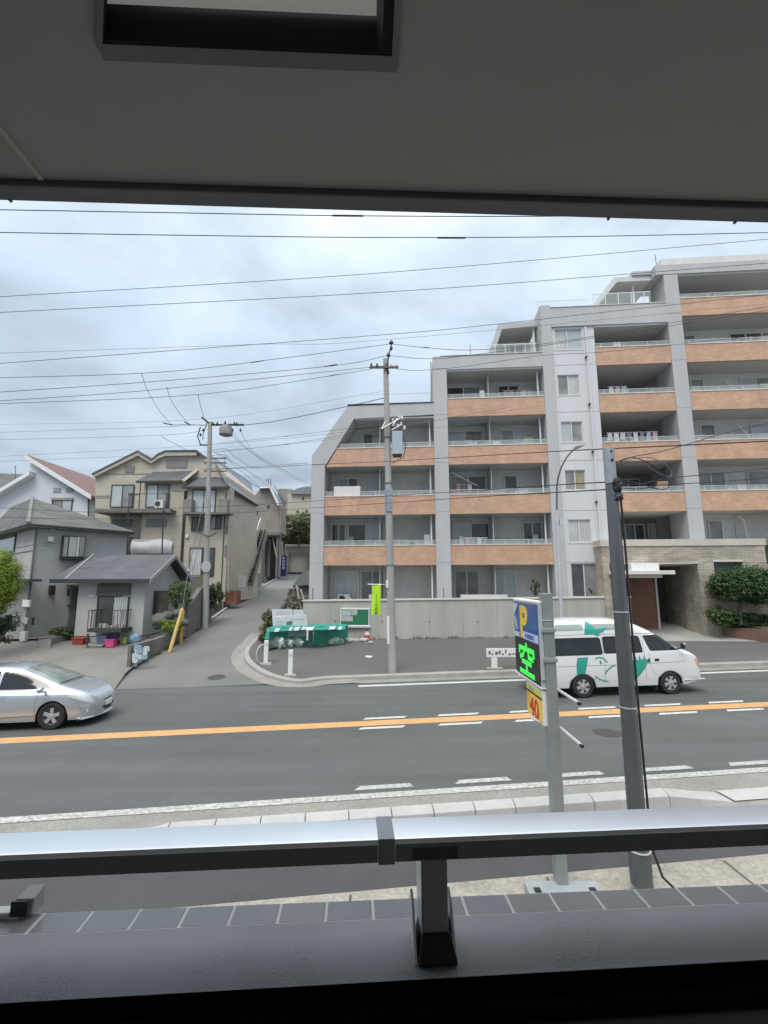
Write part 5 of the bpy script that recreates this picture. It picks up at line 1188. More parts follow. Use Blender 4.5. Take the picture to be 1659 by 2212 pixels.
van.patch([(.40, -.72), (.40, .72), (-.22, .66), (-.22, -.66)], comp=1, lo=.62).build('windscreen', M_vgl, vt, fixn=False)
MB().tube([(-1.9, .0, 1.2), (-1.9, .0, 1.6)], .18, 10).build('seat_backs', M_black, vt) if False else None

# --- silver hatchback car
M_cs = mat('car silver paint', (.52, .56, .60), .27, .02, 1, metal=.6, coat=.9)
M_cgl = mat('car glass sky reflection', (.22, .26, .25), .04, .4, 1.5, coat=1, spec=.7)  # pale base colour stands in for sky reflected in the screens
ctop = [(-3.52, .92), (-3.42, 1.08), (-3.0, 1.26), (-2.3, 1.42), (-1.6, 1.49), (-1.1, 1.46), (-.7, 1.35), (-.1, 1.10), (.12, 1.00), (.35, .935), (.62, .83), (.80, .71), (.90, .60), (.95, .50)]
cbelt = [(-3.52, .90), (-3.2, 1.0), (-2.2, .96), (-1, .915), (-.2, .89), (.12, .885), (.35, .86), (.62, .77), (.80, .66), (.90, .56), (.95, .47)]
cplan = [(-3.52, .80), (-3.3, .92), (-2.8, .985), (-2, 1), (0, 1), (.35, .975), (.6, .90), (.78, .76), (.90, .56), (.95, .36)]
wheels_x = (-2.70, 0.0)
def csec(x):
    zr = spw(x, ctop); bl = spw(x, cbelt); W = .875*spw(x, cplan); base = pw(x, [(-3.6, .34), (-3.2, .22), (.5, .20), (.95, .22)])
    zb_ = archz(x, .355, .32, base); cab = clamp((.25-x)/.5)*clamp((x+3.5)/.4)
    wr = W*lerp(.80, .655, cab); wb = W*lerp(.93, .90, cab)
    sh = bl-.07
    g = lambda t: lerp(bl, zr, t)
    return [(W*.95, zb_), (W*.985, max(.40, zb_+.012)), (W*1.0, max(min(.60, sh-.08), zb_+.024)), (W*.985, max(sh, zb_+.036)), (wb, max(bl, zb_+.045)), (lerp(wb, wr, .42), g(.42)), (lerp(wb, wr, .86), g(.80)), (wr*.88, g(.95)), (wr*.5, g(.99)), (0, zr)]
car = Shell(csec, -3.52, .95, 240, 64)
pc = onz(113, 1574, 0); CS = 1.03
ct = thing('car', 'silver hatchback car driving right at the left edge of the road', 'car', pc+vper*.74*CS, TH); ct.scale = (CS,)*3; ct.rotation_euler = (0, -math.atan(.01), TH)
car.body().build('body', M_cs, ct, smooth=35)
MB().box(-3.3, .7, -.72, .72, .19, .34).box(-3.1, -2.3, -.78, .78, .3, .8).box(-.4, .4, -.76, .76, .3, .7).build('underbody', M_black, ct)
for x in wheels_x:
    for sd in (-1, 1): wheel(ct, x, sd*.765, .318, 'car', sd)
def cp(name, poly, m_, eps=.010, parent=None, **k): return car.patch(poly, eps=eps, **k).build(name, m_, parent or ct, fixn=False)
ws = cp('windscreen', [(.06, -.62), (.10, -.4), (.13, 0), (.10, .4), (.06, .62), (-.88, .50), (-.93, .3), (-.95, 0), (-.93, -.3), (-.88, -.50)], M_cgl, .004, comp=1, lo=.58)
cp('rear_screen', [(-2.35, -.50), (-2.35, .50), (-3.3, .52), (-3.3, -.52)], M_cgl, .004, comp=1, lo=.58)
fw = cp('side_window', [(-.05, .935), (-.30, 1.08), (-.72, 1.27), (-1.02, 1.355), (-1.30, 1.385), (-1.30, .955)], M_vgl, .005)
cp('side_window', [(-1.38, .96), (-1.38, 1.39), (-1.8, 1.385), (-2.25, 1.33), (-2.35, .99)], M_vgl, .005)
cp('window_trim', [(-.02, .925), (-2.6, .965), (-2.6, .985), (-.04, .945)], M_alu, .007)
def cline(pts, w=.008):
    for (xa, za), (xb, zb_) in zip(pts, pts[1:]):
        d = Vector((xb-xa, zb_-za)).normalized(); n_ = Vector((-d.y, d.x))*w/2
        cp('seam', [(xa+n_.x, za+n_.y), (xb+n_.x, zb_+n_.y), (xb-n_.x, zb_-n_.y), (xa-n_.x, za-n_.y)], MATS['seam grey'], .003)
cline([(-.33, .90), (-.40, .6), (-.36, .36)]); cline([(-1.34, .93), (-1.34, .36)]); cline([(-.34, .34), (-1.2, .33), (-2.3, .34)], .02)
cp('door_handle', rr(-1.26, -1.08, .80, .835, .015), M_cs, .02)
hl = mat('headlamp lens', (.55, .59, .60), .08, .15, 6, coat=1)
for sd in (-1, 1): cp('headlight', [(.36, .80), (.52, .80), (.70, .72), (.80, .64), (.82, .56), (.72, .60), (.50, .70), (.34, .76)], hl, .005, side=sd, hi=.6)
cp('fog_lamp', [(.66, .40), (.72, .42), (.76, .42), (.77, .34), (.70, .33), (.65, .35)], M_wht, .006)
# grille, plate and bumper lip on the rounded nose
def nose(x_in, z0, z1, yw, m_, name, out=.0, n=14):
    mb = MB(); pts = []
    for i in range(n+1):
        y = lerp(-yw, yw, i/n)
        xf = .955-.36*(abs(y)/.875)**2.3+out
        pts.append((xf, y))
    vs = [(x, y, z) for z in (z0, z1) for x, y in pts]+[(x-x_in, y, z) for z in (z0, z1) for x, y in pts]; k = n+1
    fs = []
    for i in range(n): fs += [(i, i+1, k+i+1, k+i), (k+i, k+i+1, 3*k+i+1, 3*k+i), (2*k+i, 2*k+i+1, i+1, i)]
    return mb.add(vs, fs).build(name, m_, ct)
nose(.10, .22, .50, .80, M_cs, 'bumper', .0); nose(.1, .275, .365, .46, M_black, 'lower_grille', .006); nose(.12, .195, .225, .80, M_wht, 'bumper_lip', .02); nose(.1, .52, .548, .36, M_black, 'upper_grille', -.005)
MB().box(.955, .972, -.165, .165, .375, .505).build('number_plate', M_wht, ct, bevel=.004)
mm_ = MB().blob((-.22, -.99, .98), (.07, .12, .075), 7, 3, .03).build('wing_mirror', M_cs, ct, smooth=True)
MB().tube([(-.20, -.80, .90), (-.20, -.92, .92)], .02, 6).build('mirror_foot', M_black, mm_)
MB().tube([(.02, -.60, .955+.11), (.04, -.1, 1.05), (.06, .35, 1.045)], .008, 5).build('wiper', M_black, ct)
# ---------------------------------------------------------------- houses on the left
class Face:
    """a vertical wall plane: origin, horizontal direction; n points to the camera side"""
    def __init__(s, O, e):
        s.O = Vector((O[0], O[1], 0)); s.e = Vector((e[0], e[1], 0)).normalized(); s.n = Vector((s.e.y, -s.e.x, 0))
    def uv(s, px, py, out=0):
        a = ray(px, py); t = (s.O.dot(s.n)+out)/a.dot(s.n); p = a*t; return (p-s.O).dot(s.e), p.z+CAM_H
    def pt(s, u, n, z): return s.O+s.e*u+s.n*n+Vector((0, 0, z))
    def box(s, mb, u0, u1, n0, n1, z0, z1):
        return mb.hexa([s.pt(u0,n1,z0), s.pt(u1,n1,z0), s.pt(u1,n0,z0), s.pt(u0,n0,z0)], [s.pt(u0,n1,z1), s.pt(u1,n1,z1), s.pt(u1,n0,z1), s.pt(u0,n0,z1)])
    def pb(s, px0, py0, px1, py1, n0, n1, mb=None):     # box from a pixel rectangle on the plane pushed out to n1
        c = s.uv((px0+px1)/2, py0, n1)[1]; d = s.uv((px0+px1)/2, py1, n1)[1]; u0 = s.uv(px0, (py0+py1)/2, n1)[0]; u1 = s.uv(px1, (py0+py1)/2, n1)[0]
        return s.box(mb or MB(), u0, u1, n0, n1, d, c)
    def poly(s, pix, n0, n1): pts = [s.uv(*p, n1) for p in pix]; return MB().prism([s.pt(u, n1, z) for u, z in pts], s.n*(n0-n1))
    def window(s, px0, py0, px1, py1, parent, glass=(1, 2), frame=M_frameD, n=.0, t=.045):
        z1 = s.uv((px0+px1)/2, py0, n)[1]; z0 = s.uv((px0+px1)/2, py1, n)[1]; u0 = s.uv(px0, (py0+py1)/2, n)[0]; u1 = s.uv(px1, (py0+py1)/2, n)[0]
        w = MB(); s.box(w, u0, u1, n-.02, n+.06, z0, z0+t); s.box(w, u0, u1, n-.02, n+.06, z1-t, z1); s.box(w, u0, u0+t, n-.018, n+.058, z0+t, z1-t); s.box(w, u1-t, u1, n-.018, n+.058, z0+t, z1-t)
        k_ = len(glass)
        for k in range(1, k_): x = lerp(u0, u1, k/k_); s.box(w, x-t*.5, x+t*.5, n-.016, n+.056, z0+t, z1-t)
        o = w.build('window', frame, parent)
        for k in range(k_):
            q = MB(); s.box(q, lerp(u0, u1, k/k_)+t*.6, lerp(u0, u1, (k+1)/k_)-t*.6, n-.01, n+.02+.008*k, z0+t*.6, z1-t*.6); q.build('pane', M_gl[glass[k]], o)
        return o
def at0(px, py, Y): return at(px, py, Y)
M_gw = mat('grey render', (.40, .405, .39), .85, .07, .9, bump=.1, bscale=60, grain=.03)
M_gw2 = mat('dark grey render', (.22, .222, .215), .85, .08, .9, bump=.1, bscale=60)
M_rf = brick('slate roof', (.092, .10, .112), (.075, .082, .092), (.055, .06, .066), .9, .24, .012, .7, .4, .18, horizontal=True)
M_rf2 = brick('old slate roof', (.125, .13, .126), (.09, .095, .092), (.06, .062, .06), .7, .22, .014, .8, .5, .25, horizontal=True)
M_fas = mat('dark fascia', (.045, .042, .04), .6, .1, 3)
M_beige = brick('beige siding', (.47, .425, .345), (.45, .405, .33), (.35, .315, .255), 3.03, .455, .012, .8, .2, .07)
M_beigeD = mat('darker beige', (.30, .27, .215), .8, .06, .9)
M_whiteH = mat('white house render', (.58, .60, .63), .8, .04, .6)
M_red = mat('brown red roof', (.19, .115, .105), .75, .12, 1.2, grain=.08, gscale=14)
M_metal = mat('metal roof', (.22, .25, .29), .38, .10, .8, metal=.35)
M_block_wall = mat('old block wall', (.15, .148, .135), .9, .25, 1.3, bump=.3, bscale=20, streak=1, grain=.12)
def slab(mb, quad, th=.12):
    p = [Vector(q) for q in quad]; n = Vector((0, 0, -th)); return mb.hexa([q+n for q in p], p) if len(p) == 4 else mb.prism([q for q in p], n)

# --- grey house
gh_ = thing('grey_house', 'grey two-storey house with a low slate-roofed wing beyond the silver car', 'house', (-14, 22.8, .9))
def rel(o): return None
class Root:
    pass
def under(o, root):                    # keep world coordinates while parenting to an unrotated thing
    o.parent = root; o.location = -Vector(root.location); return o
class H:
    def __init__(s, root): s.r = root
    def b(s, mb, name, m_, **k): return under(mb.build(name, m_, None, **k), s.r)
_orig = Face.window
def fwindow(f, root, *a, **k): o = f.window(*a, None, **k); return under(o, root)
g = H(gh_)
W1 = Face((-11.3, 22.2), (1, 0))       # wing front; u is negative to the left
ux = lambda px, f=W1: f.uv(px, 1310)[0]
zw = 3.62
mb = MB(); W1.box(mb, ux(166), 0, -3.9, 0, .78, zw); g.b(mb, 'wing_wall', M_gw)
mb = MB(); mb.prism([(-11.3, 22.2, zw+.001), (-11.3, 26.1, zw+.001), (-11.3, 24.15, 4.85)], (-.12, 0, 0)); g.b(mb, 'gable_wall', M_gw)
mb = MB(); W1.box(mb, ux(167), .012, -3.89, .012, .75, 1.12); g.b(mb, 'plinth', mat('pale plinth', (.36, .35, .31), .85, .1, 2))
mb = MB(); W1.box(mb, ux(166)-.01, .022, -3.9, .022, 1.122, 1.15); g.b(mb, 'drip_edge', M_fas)
e0, e1, rg = 21.68, 26.6, 24.15
E0 = at(323, 1251, e0); ez = E0.z
xl = at(108, 1250, e0).x; RZ = at(375, 1198, rg).z; xr = -10.85; xrl = at(200, 1198, rg).x
mb = MB(); slab(mb, [(xl, e0, ez), (xr, e0, ez), (xr, rg, RZ), (xrl, rg, RZ)], .07); slab(mb, [(xr, e1, ez-.05), (xl, e1, ez-.05), (xrl, rg+.001, RZ-.001), (xr, rg+.001, RZ-.001)], .07); slab(mb, [(xl-.001, e1, ez), (xl-.001, e0, ez), (xrl-.001, rg-.05, RZ-.001), (xrl-.001, rg+.05, RZ-.001)], .07)
g.b(mb, 'wing_roof', M_rf, fixn=True)
mb = MB(); mb.box(xl, xr, e0-.03, e0-.002, ez-.17, ez+.01); g.b(mb, 'gutter', M_fas)
mb = MB(); mb.hexa([(xr+.002, e0-.02, ez-.19), (xr+.04, e0-.02, ez-.19), (xr+.04, rg, RZ-.19), (xr+.002, rg, RZ-.19)], [(xr+.002, e0-.02, ez+.03), (xr+.04, e0-.02, ez+.03), (xr+.04, rg, RZ+.03), (xr+.002, rg, RZ+.03)])
mb.hexa([(xr+.002, rg+.001, RZ-.19), (xr+.04, rg+.001, RZ-.19), (xr+.04, e1, ez-.24), (xr+.002, e1, ez-.24)], [(xr+.002, rg+.001, RZ+.03), (xr+.04, rg+.001, RZ+.03), (xr+.04, e1, ez-.03), (xr+.002, e1, ez-.03)]); g.b(mb, 'barge_board', mat('barge board grey', (.30, .31, .31), .6, .05, 3))
hp = [(xrl+.1, rg-.1, RZ+.0), (at(140, 1248, e0+.05).x, e0+.05, ez+.02)]
mb = MB().tube([hp[0], hp[1]], .035, 6); g.b(mb, 'ridge_trim', mat('pale trim', (.36, .38, .39), .6))
# door recess
mb = MB(); W1.box(mb, ux(118)-.2, ux(166)-.011, -1.0, -.55, .9, 3.5); g.b(mb, 'porch_wall', M_gw2)
mb = MB(); W1.box(mb, W1.uv(118, 1310, -.55)[0], W1.uv(150, 1310, -.55)[0], -.549, -.51, 1.15, 3.45); dd = g.b(mb, 'front_door', mat('door grey', (.19, .19, .185), .6, .04, 2))
mb = MB(); W1.box(mb, W1.uv(152, 1310, -.5)[0], W1.uv(164, 1310, -.5)[0], -.56, -.50, 1.15, 3.4); g.b(mb, 'side_light', M_gl[2])
mb = MB(); f_ = W1; f_.pb(145, 1272, 149, 1287, -.51, -.48, mb); f_.pb(145, 1307, 149, 1311, -.51, -.46, mb); g.b(mb, 'door_fitting', M_black)
# wing window with shutter box and deck
mb = MB(); W1.pb(209, 1262, 279, 1287, .001, .14, mb); g.b(mb, 'shutter_box', mat('shutter box brown', (.085, .08, .075), .6, .1, 3))
fwindow(W1, gh_, 209, 1287, 277, 1366, glass=(2, 0), n=.03)
mb = MB(); W1.pb(188, 1358, 262, 1366, .05, .95, mb)
for px in (189, 262): 
    u = W1.uv(px, 1366, .95)[0]; W1.box(mb, u-.03, u+.03, .88, .94, .85, 1.35)
dk = g.b(mb, 'deck', mat('dark deck', (.05, .046, .043), .7, .1, 5))
mb = MB(); z0 = W1.uv(225, 1360, .92)[1]; z1 = W1.uv(225, 1318, .92)[1]; u0, u1 = W1.uv(190, 1340, .92)[0], W1.uv(261, 1340, .92)[0]
W1.box(mb, u0, u1, .90, .93, z1-.03, z1)
n_ = 9
for k in range(n_+1): u = lerp(u0, u1, k/n_); W1.box(mb, u-.012, u+.012, .905, .925, z0, z1-.031)
W1.box(mb, u1-.03, u1, .05, .89, z1-.03, z1); W1.box(mb, u0, u0+.03, .05, .89, z1-.03, z1)
for k in range(4): W1.box(mb, u1-.025, u1-.005, .1+.2*k, .12+.2*k, z0, z1-.031); W1.box(mb, u0+.005, u0+.025, .1+.2*k, .12+.2*k, z0, z1-.031)
g.b(mb, 'deck_railing', M_fas)
rnd = random.Random(2)
for k in range(6):
    u = lerp(u0+.2, u1-.3, k/5); mb = MB(); W1.box(mb, u, u+.16, .3, .5, z0+.005, z0+.12+.1*rnd.random()); g.b(mb, 'deck_pot', tp if k % 2 else M_kerbc, bevel=.01)
mb = MB(); W1.pb(191, 1287, 204, 1289, .001, .05, mb); W1.pb(264, 1286, 279, 1288.5, .02, .1, mb); g.b(mb, 'pole_hook', M_wht)
# side window on the gable end
SF = Face((-11.3, 22.2), (0, 1))
SF.n = Vector((1, 0, 0))
mb = MB(); SF.box(mb, .85, 2.3, .002, .10, 1.75, 3.2); g.b(mb, 'window_frame', M_frameD); mb = MB(); SF.box(mb, .92, 2.22, .101, .12, 1.82, 3.1); g.b(mb, 'window_pane', M_gl[2])
# main two-storey body, turned about fifty degrees
c0 = Vector((-17.25, 22.9, 0)); A1 = R(50); E1 = Vector((math.cos(A1), math.sin(A1), 0)); E2 = Vector((-math.sin(A1), math.cos(A1), 0))
FR = Face(c0, E1); FL = Face(c0, -E2)
EZ = 6.45
mb = MB(); q = [c0, c0+E1*4.2, c0+E1*4.2+E2*9, c0+E2*9]; mb.hexa([Vector((p.x, p.y, .6)) for p in q], [Vector((p.x, p.y, EZ-.02)) for p in q]); g.b(mb, 'main_wall', M_gw)
o_ = .5; A_ = c0-E1*o_-E2*o_; B_ = c0+E1*(3.9+o_)-E2*o_; C_ = c0+E1*(3.9+o_)+E2*9.5; D_ = c0-E1*o_+E2*9.5
T1 = at(70, 1076, 27.2); T2 = T1+E2*5; T2.z = T1.z
up3 = lambda p, z: Vector((p.x, p.y, z))
mb = MB(); vs = [up3(A_, EZ), up3(B_, EZ), up3(C_, EZ), up3(D_, EZ), T1, T2, up3(A_, EZ-.16), up3(B_, EZ-.16), up3(C_, EZ-.16), up3(D_, EZ-.16)]
mb.add(vs, [(0, 1, 4), (1, 2, 5, 4), (2, 3, 5), (3, 0, 4, 5), (6, 9, 8, 7), (0, 6, 7, 1), (1, 7, 8, 2), (2, 8, 9, 3), (3, 9, 6, 0)]); g.b(mb, 'main_roof', M_rf2)
mb = MB().tube([up3(A_, EZ+.02), T1+Vector((0, 0, .02))], .10, 6); g.b(mb, 'hip_tile', mat('hip tile', (.20, .20, .19), .8, .15, 3))
mb = MB().tube([up3(D_, EZ-.05), up3(A_, EZ-.05), up3(B_, EZ-.05)], .055, 6); g.b(mb, 'gutter', M_fas)
mb = MB().tube([c0-E1*.06-E2*.06+Vector((0, 0, EZ-.1)), c0-E1*.06-E2*.06+Vector((0, 0, .8))], .05, 8); g.b(mb, 'downpipe', mat('pipe grey', (.15, .15, .145), .6))
# bay window on the right-hand face
mb = MB(); FR.pb(136, 1158, 184, 1204, .001, .35, mb); bw_ = g.b(mb, 'bay_window', M_frameD)
for a_, b_, m_ in ((137.5, 146, M_gl[1]), (149, 165, M_gw), (166, 171, M_gl[0]), (172, 182, M_gl[1])):
    mb = MB(); FR.pb(a_, 1160, b_, 1202, .351, .37, mb); g.b(mb, 'bay_pane', m_)
mb = MB(); FR.pb(133, 1204.5, 187, 1209, .0, .38, mb); g.b(mb, 'bay_sill', M_black)
mb = MB()
for y in (1175.5, 1182): FR.pb(84, y, 222, y+.5, .0, .012, mb)
for y in (1185, 1197): pass
g.b(mb, 'siding_line', M_gw2)
mb = MB(); FR.pb(104, 1159, 116, 1170, .0, .22, mb); g.b(mb, 'vent_box', M_cap, bevel=.02)
mb = MB(); FR.pb(108, 1264, 120, 1284, .0, .3, mb); g.b(mb, 'wall_light_box', M_black, bevel=.03)
mb = MB().lathe([(.05, 0), (.05, .08)], tuple(FR.pt(*[FR.uv(112, 1147)[0], .1, FR.uv(112, 1147)[1]])), 'z', 10); g.b(mb, 'spot_lamp', M_wht)
# left-hand face
fwindow(FL, gh_, -40, 1157, 33, 1197, glass=(2, 2), n=.02)
mb = MB(); FL.pb(-60, 1199, 72, 1200.5, 0, .02, mb); FL.pb(34, 1180, 74, 1181, 0, .012, mb); g.b(mb, 'siding_line', M_fas)
mb = MB(); FL.pb(-80, 1258, 62, 1372, .0, .03, mb); g.b(mb, 'lower_panel', M_gw2)
mb = MB(); FL.pb(-60, 1252, 62, 1257, .0, .5, mb); g.b(mb, 'small_canopy', M_fas)
for nm, r_, mm in (('intercom_box', (48, 1296, 62, 1311), M_wht), ('gas_meter', (27, 1327, 37, 1342), M_cap), ('meter_box', (45, 1334, 58, 1348), M_gw), ('mail_slot', (61, 1333, 69, 1350), M_black)):
    mb = MB(); FL.pb(*r_, .031, .13, mb); g.b(mb, nm, mm, bevel=.01)

# --- white house
wh = thing('white_house', 'white house with a steep brown-red roof behind the grey house', 'house', at(120, 1125, 34)); h = H(wh)
WF = Face((0, 34), (1, 0)); by = Vector((0, 8, 0))
pix = [(-80, 1110), (64, 1021), (65, 992), (192, 1069), (192, 1200), (-80, 1200)]
mb = MB(); P = [WF.pt(*[WF.uv(*p)[0], 0, WF.uv(*p)[1]]) for p in pix]; mb.prism(P, (0, 7, 0)); h.b(mb, 'wall', M_whiteH)
a, b, c, d, e2_ = at(58, 982, 33.6), at(197, 1070, 33.6), at(212, 1070, 35.2), at(212, 1023, 40), at(120, 998, 40)
mb = MB(); mb.add([a, b, Vector((b.x+.3, 41, b.z)), Vector((a.x+.2, 41, a.z)), a-Vector((0, 0, .18)), b-Vector((0, 0, .18)), Vector((b.x+.3, 41, b.z-.18)), Vector((a.x+.2, 41, a.z-.18))], [(0, 1, 2, 3), (4, 7, 6, 5), (0, 4, 5, 1), (1, 5, 6, 2), (2, 6, 7, 3), (3, 7, 4, 0)]); h.b(mb, 'roof', M_red)
mb = MB(); mb.hexa([a+Vector((-.1, -.06, -.32)), b+Vector((.02, -.06, -.32)), b+Vector((.02, -.01, -.32)), a+Vector((-.1, -.01, -.32))], [a+Vector((-.1, -.06, .02)), b+Vector((.02, -.06, .02)), b+Vector((.02, -.01, .02)), a+Vector((-.1, -.01, .02))]); h.b(mb, 'barge_board', M_wht)
a, b = at(66, 1018, 33.5), at(-60, 1092, 33.5)
mb = MB(); mb.hexa([b+Vector((0, -.1, -.3)), a+Vector((0, -.1, -.3)), a+Vector((0, .5, -.3)), b+Vector((0, .5, -.3))], [b+Vector((0, -.1, 0)), a+Vector((0, -.1, 0)), a+Vector((0, .5, 0)), b+Vector((0, .5, 0))]); h.b(mb, 'barge_board', M_wht)
for x in ((115, 1053.5, 130, 1063.5), (142, 1053, 158, 1063)): mb = MB(); WF.pb(*x, 0, .05, mb); h.b(mb, 'vent', mat('vent grey', (.28, .28, .30), .6, .3, 12))
fwindow(WF, wh, 112, 1080, 156, 1106, glass=(1, 3), n=.02); mb = MB(); WF.pb(110, 1075, 157, 1080, 0, .12, mb); h.b(mb, 'shutter_box', M_beigeD)
mb = MB().tube([at(191, 1070, 33.9), at(191, 1126, 33.9)], .05, 6); h.b(mb, 'downpipe', M_fas)

# --- solar roofed house at the far left edge
fl = thing('far_house', 'low grey roof with panels at the far left edge of the view', 'house', at(10, 1060, 44)); h = H(fl)
p = [at(-120, 1070, 42), at(62, 1052, 42), at(52, 1024, 46), at(-120, 1020, 46)]
mb = MB(); slab(mb, p, .15); h.b(mb, 'roof', M_rf2)
mb = MB(); mb.hexa([at(-120, 1200, 42.2), at(50, 1200, 42.2), at(50, 1200, 46), at(-120, 1200, 46)], [at(-120, 1071, 42.2), at(50, 1055, 42.2), at(50, 1060, 46), at(-120, 1060, 46)]); h.b(mb, 'wall', M_whiteH)
mb = MB().tube([at(33, 1038, 43.5), at(33, 1006, 43.5)], .03, 6).tube([at(29, 1009, 43.5), at(36, 1007, 43.5)], .02, 5); h.b(mb, 'aerial', M_steelD)

# --- beige house
bh = thing('beige_house', 'three-storey beige house with slate bays, a curved gable and a metal side roof', 'house', at(350, 1256, 31)); h = H(bh)
BF = Face((0, 31), (1, 0))
def P3p(f, pix, n=0): return [f.pt(f.uv(*p, n)[0], n, f.uv(*p, n)[1]) for p in pix]
gab = [(206, 1024), (302, 977), (331, 995), (345, 984), (361, 977), (428, 976), (441, 988), (458, 990), (492, 1030), (492, 1300), (206, 1300)]
mb = MB(); mb.prism(P3p(BF, gab), (0, 7.2, 0)); h.b(mb, 'wall', M_beige)
mb = MB(); top = P3p(BF, [(204, 1025), (302, 975.5), (331, 994), (345, 982.5), (361, 975.5), (428, 974.5), (441, 986.5)])
for a, b in zip(top, top[1:]):
    mb.hexa([a+Vector((0, -.3, -.10)), b+Vector((0, -.3, -.10)), b+Vector((0, 7.3, -.10)), a+Vector((0, 7.3, -.10))], [a+Vector((0, -.3, .02)), b+Vector((0, -.3, .02)), b+Vector((0, 7.3, .02)), a+Vector((0, 7.3, .02))])
h.b(mb, 'roof', M_rf)
mb = MB(); low = P3p(BF, [(207, 1029), (302, 982), (331, 999), (345, 989), (361, 983), (428, 982)])
for a, b in zip(low, low[1:]):
    mb.hexa([a+Vector((0, -.26, -.12)), b+Vector((0, -.26, -.12)), b+Vector((0, -.002, -.12)), a+Vector((0, -.002, -.12))], [a+Vector((0, -.26, .12)), b+Vector((0, -.26, .12)), b+Vector((0, -.002, .12)), a+Vector((0, -.002, .12))])
h.b(mb, 'barge_board', M_beige)
# projecting bays with lean-to roofs
for (x0, x1, yt, yb), rf in (((303, 391, 1040, 1100), [(294, 1039), (395, 1038), (424, 1015), (333, 1018)]), ((397, 491, 1052, 1105), [(394, 1051), (496, 1051), (491, 1030), (425, 1031)])):
    mb = MB(); BF.pb(x0, yt, x1, 1300, .001, .9, mb); h.b(mb, 'bay_wall', M_beige)
    f_ = [at(rf[0][0], rf[0][1], 29.8), at(rf[1][0], rf[1][1], 29.8), at(rf[2][0], rf[2][1], 31.1), at(rf[3][0], rf[3][1], 31.1)]
    mb = MB(); slab(mb, f_, .09); h.b(mb, 'bay_roof', M_rf)
    mb = MB(); mb.hexa([f_[0]+Vector((0, -.04, -.14)), f_[1]+Vector((0, -.04, -.14)), f_[1]+Vector((0, -.002, -.14)), f_[0]+Vector((0, -.002, -.14))], [f_[0]+Vector((0, -.04, .01)), f_[1]+Vector((0, -.04, .01)), f_[1]+Vector((0, -.002, .01)), f_[0]+Vector((0, -.002, .01))]); h.b(mb, 'gutter', M_fas)
    if x0 > 350: continue
    q = [at(395, 1040, 29.7), at(426, 1015, 31.0)]; mb = MB(); mb.tube(q, .12, 4); h.b(mb, 'barge_board', M_beige)
N9 = .9
for r_, gl_, n_ in (((240, 1047, 289, 1096), (3, 1), 0.02), ((316, 1047, 365, 1096), (3, 1), N9+.02), ((415, 1058, 466, 1110), (3, 3), N9+.02),
                    ((232, 1160, 285, 1196), (3, 1), .02), ((414, 1117, 439, 1147), (2, 2), N9+.02), ((455, 1114, 478, 1143), (1, 2), N9+.02), ((409, 1183, 463, 1244), (0, 2), N9+.02)):
    fwindow(BF, bh, *r_, glass=gl_, n=n_, t=.05)
for r_, n_ in (((269, 1006, 290, 1020), 0), ((359, 993, 404, 1010), 0), ((240, 1121, 285, 1138), 0), ((316, 1121, 359, 1138), N9), ((483, 1134, 492, 1152), N9), ((485, 1177, 491, 1202), N9)):
    mb = MB(); BF.pb(*r_, n_, n_+.05, mb); h.b(mb, 'shutter', mat('shutter grey', (.20, .20, .20), .6, .08, 3))
mb = MB()
for y, x0, x1, n_ in ((1071, 207, 239, 0), (1075, 207, 239, 0), (1068, 290, 302, 0), (1023.5, 208, 345, 0), (1081, 470, 490, N9), (1112, 398, 490, N9), (1060, 372, 391, N9)): BF.pb(x0, y, x1, y+.8, n_, n_+.02, mb)
for x, y0, y1 in ((396, 1062, 1290), (482, 1066, 1290), (301.5, 1040, 1100)): BF.pb(x-.6, y0, x+.6, y1, N9, N9+.06, mb)
h.b(mb, 'trim_line', M_fas)
mb = MB(); BF.pb(204, 1099, 368, 1107, .0, 1.7, mb); h.b(mb, 'balcony_slab', mat('balcony slab', (.16, .155, .145), .8, .2, 2))
mb = MB(); BF.pb(277, 1068, 289, 1070, 1.5, 1.54, mb)
for x0, x1 in ((277, 289), (358, 366)):
    for k in range(6): x = lerp(x0, x1, k/5); BF.pb(x, 1066, x+.8, 1099, 1.52, 1.55, mb)
    BF.pb(x0, 1065, x1+1, 1066.5, 1.5, 1.56, mb)
BF.pb(289, 1066, 358, 1067, 1.5, 1.54, mb); h.b(mb, 'balcony_railing', M_fas)
[h.b(MB().tube([at(a_, 1100, 29.2), at(b_, 1198, 29.2)], .04, 6), 'post', M_fas) for a_, b_ in ((277, 275), (353, 350))]
mb = MB(); BF.pb(334, 1080, 352, 1097, .95, 1.25, mb); ac = h.b(mb, 'air_conditioner', M_cap, bevel=.02)
q = at(340, 1088, 29.72); mb = MB().lathe([(.17, 0), (.17, .02)], (q.x, q.y, q.z), 'y', 18); h.b(mb, 'fan_grille', M_frameD)
[h.b(BF.pb(a_, 1078, b_, 1106, .9, 1.5), 'balcony_frame', mat('balcony frame', (.22, .21, .19), .7, .2, 3)) for a_, b_ in ((397, 413), (470, 490))]
mb = MB(); BF.pb(395, 1106, 494, 1110, .9, 1.8, mb); h.b(mb, 'balcony_slab', MATS['balcony slab'])
mb = MB(); BF.pb(398, 1053, 404, 1060, N9, N9+.1, mb); BF.pb(400, 1155, 406, 1162, N9, N9+.12, mb); h.b(mb, 'vent_hood', M_wht, bevel=.03)
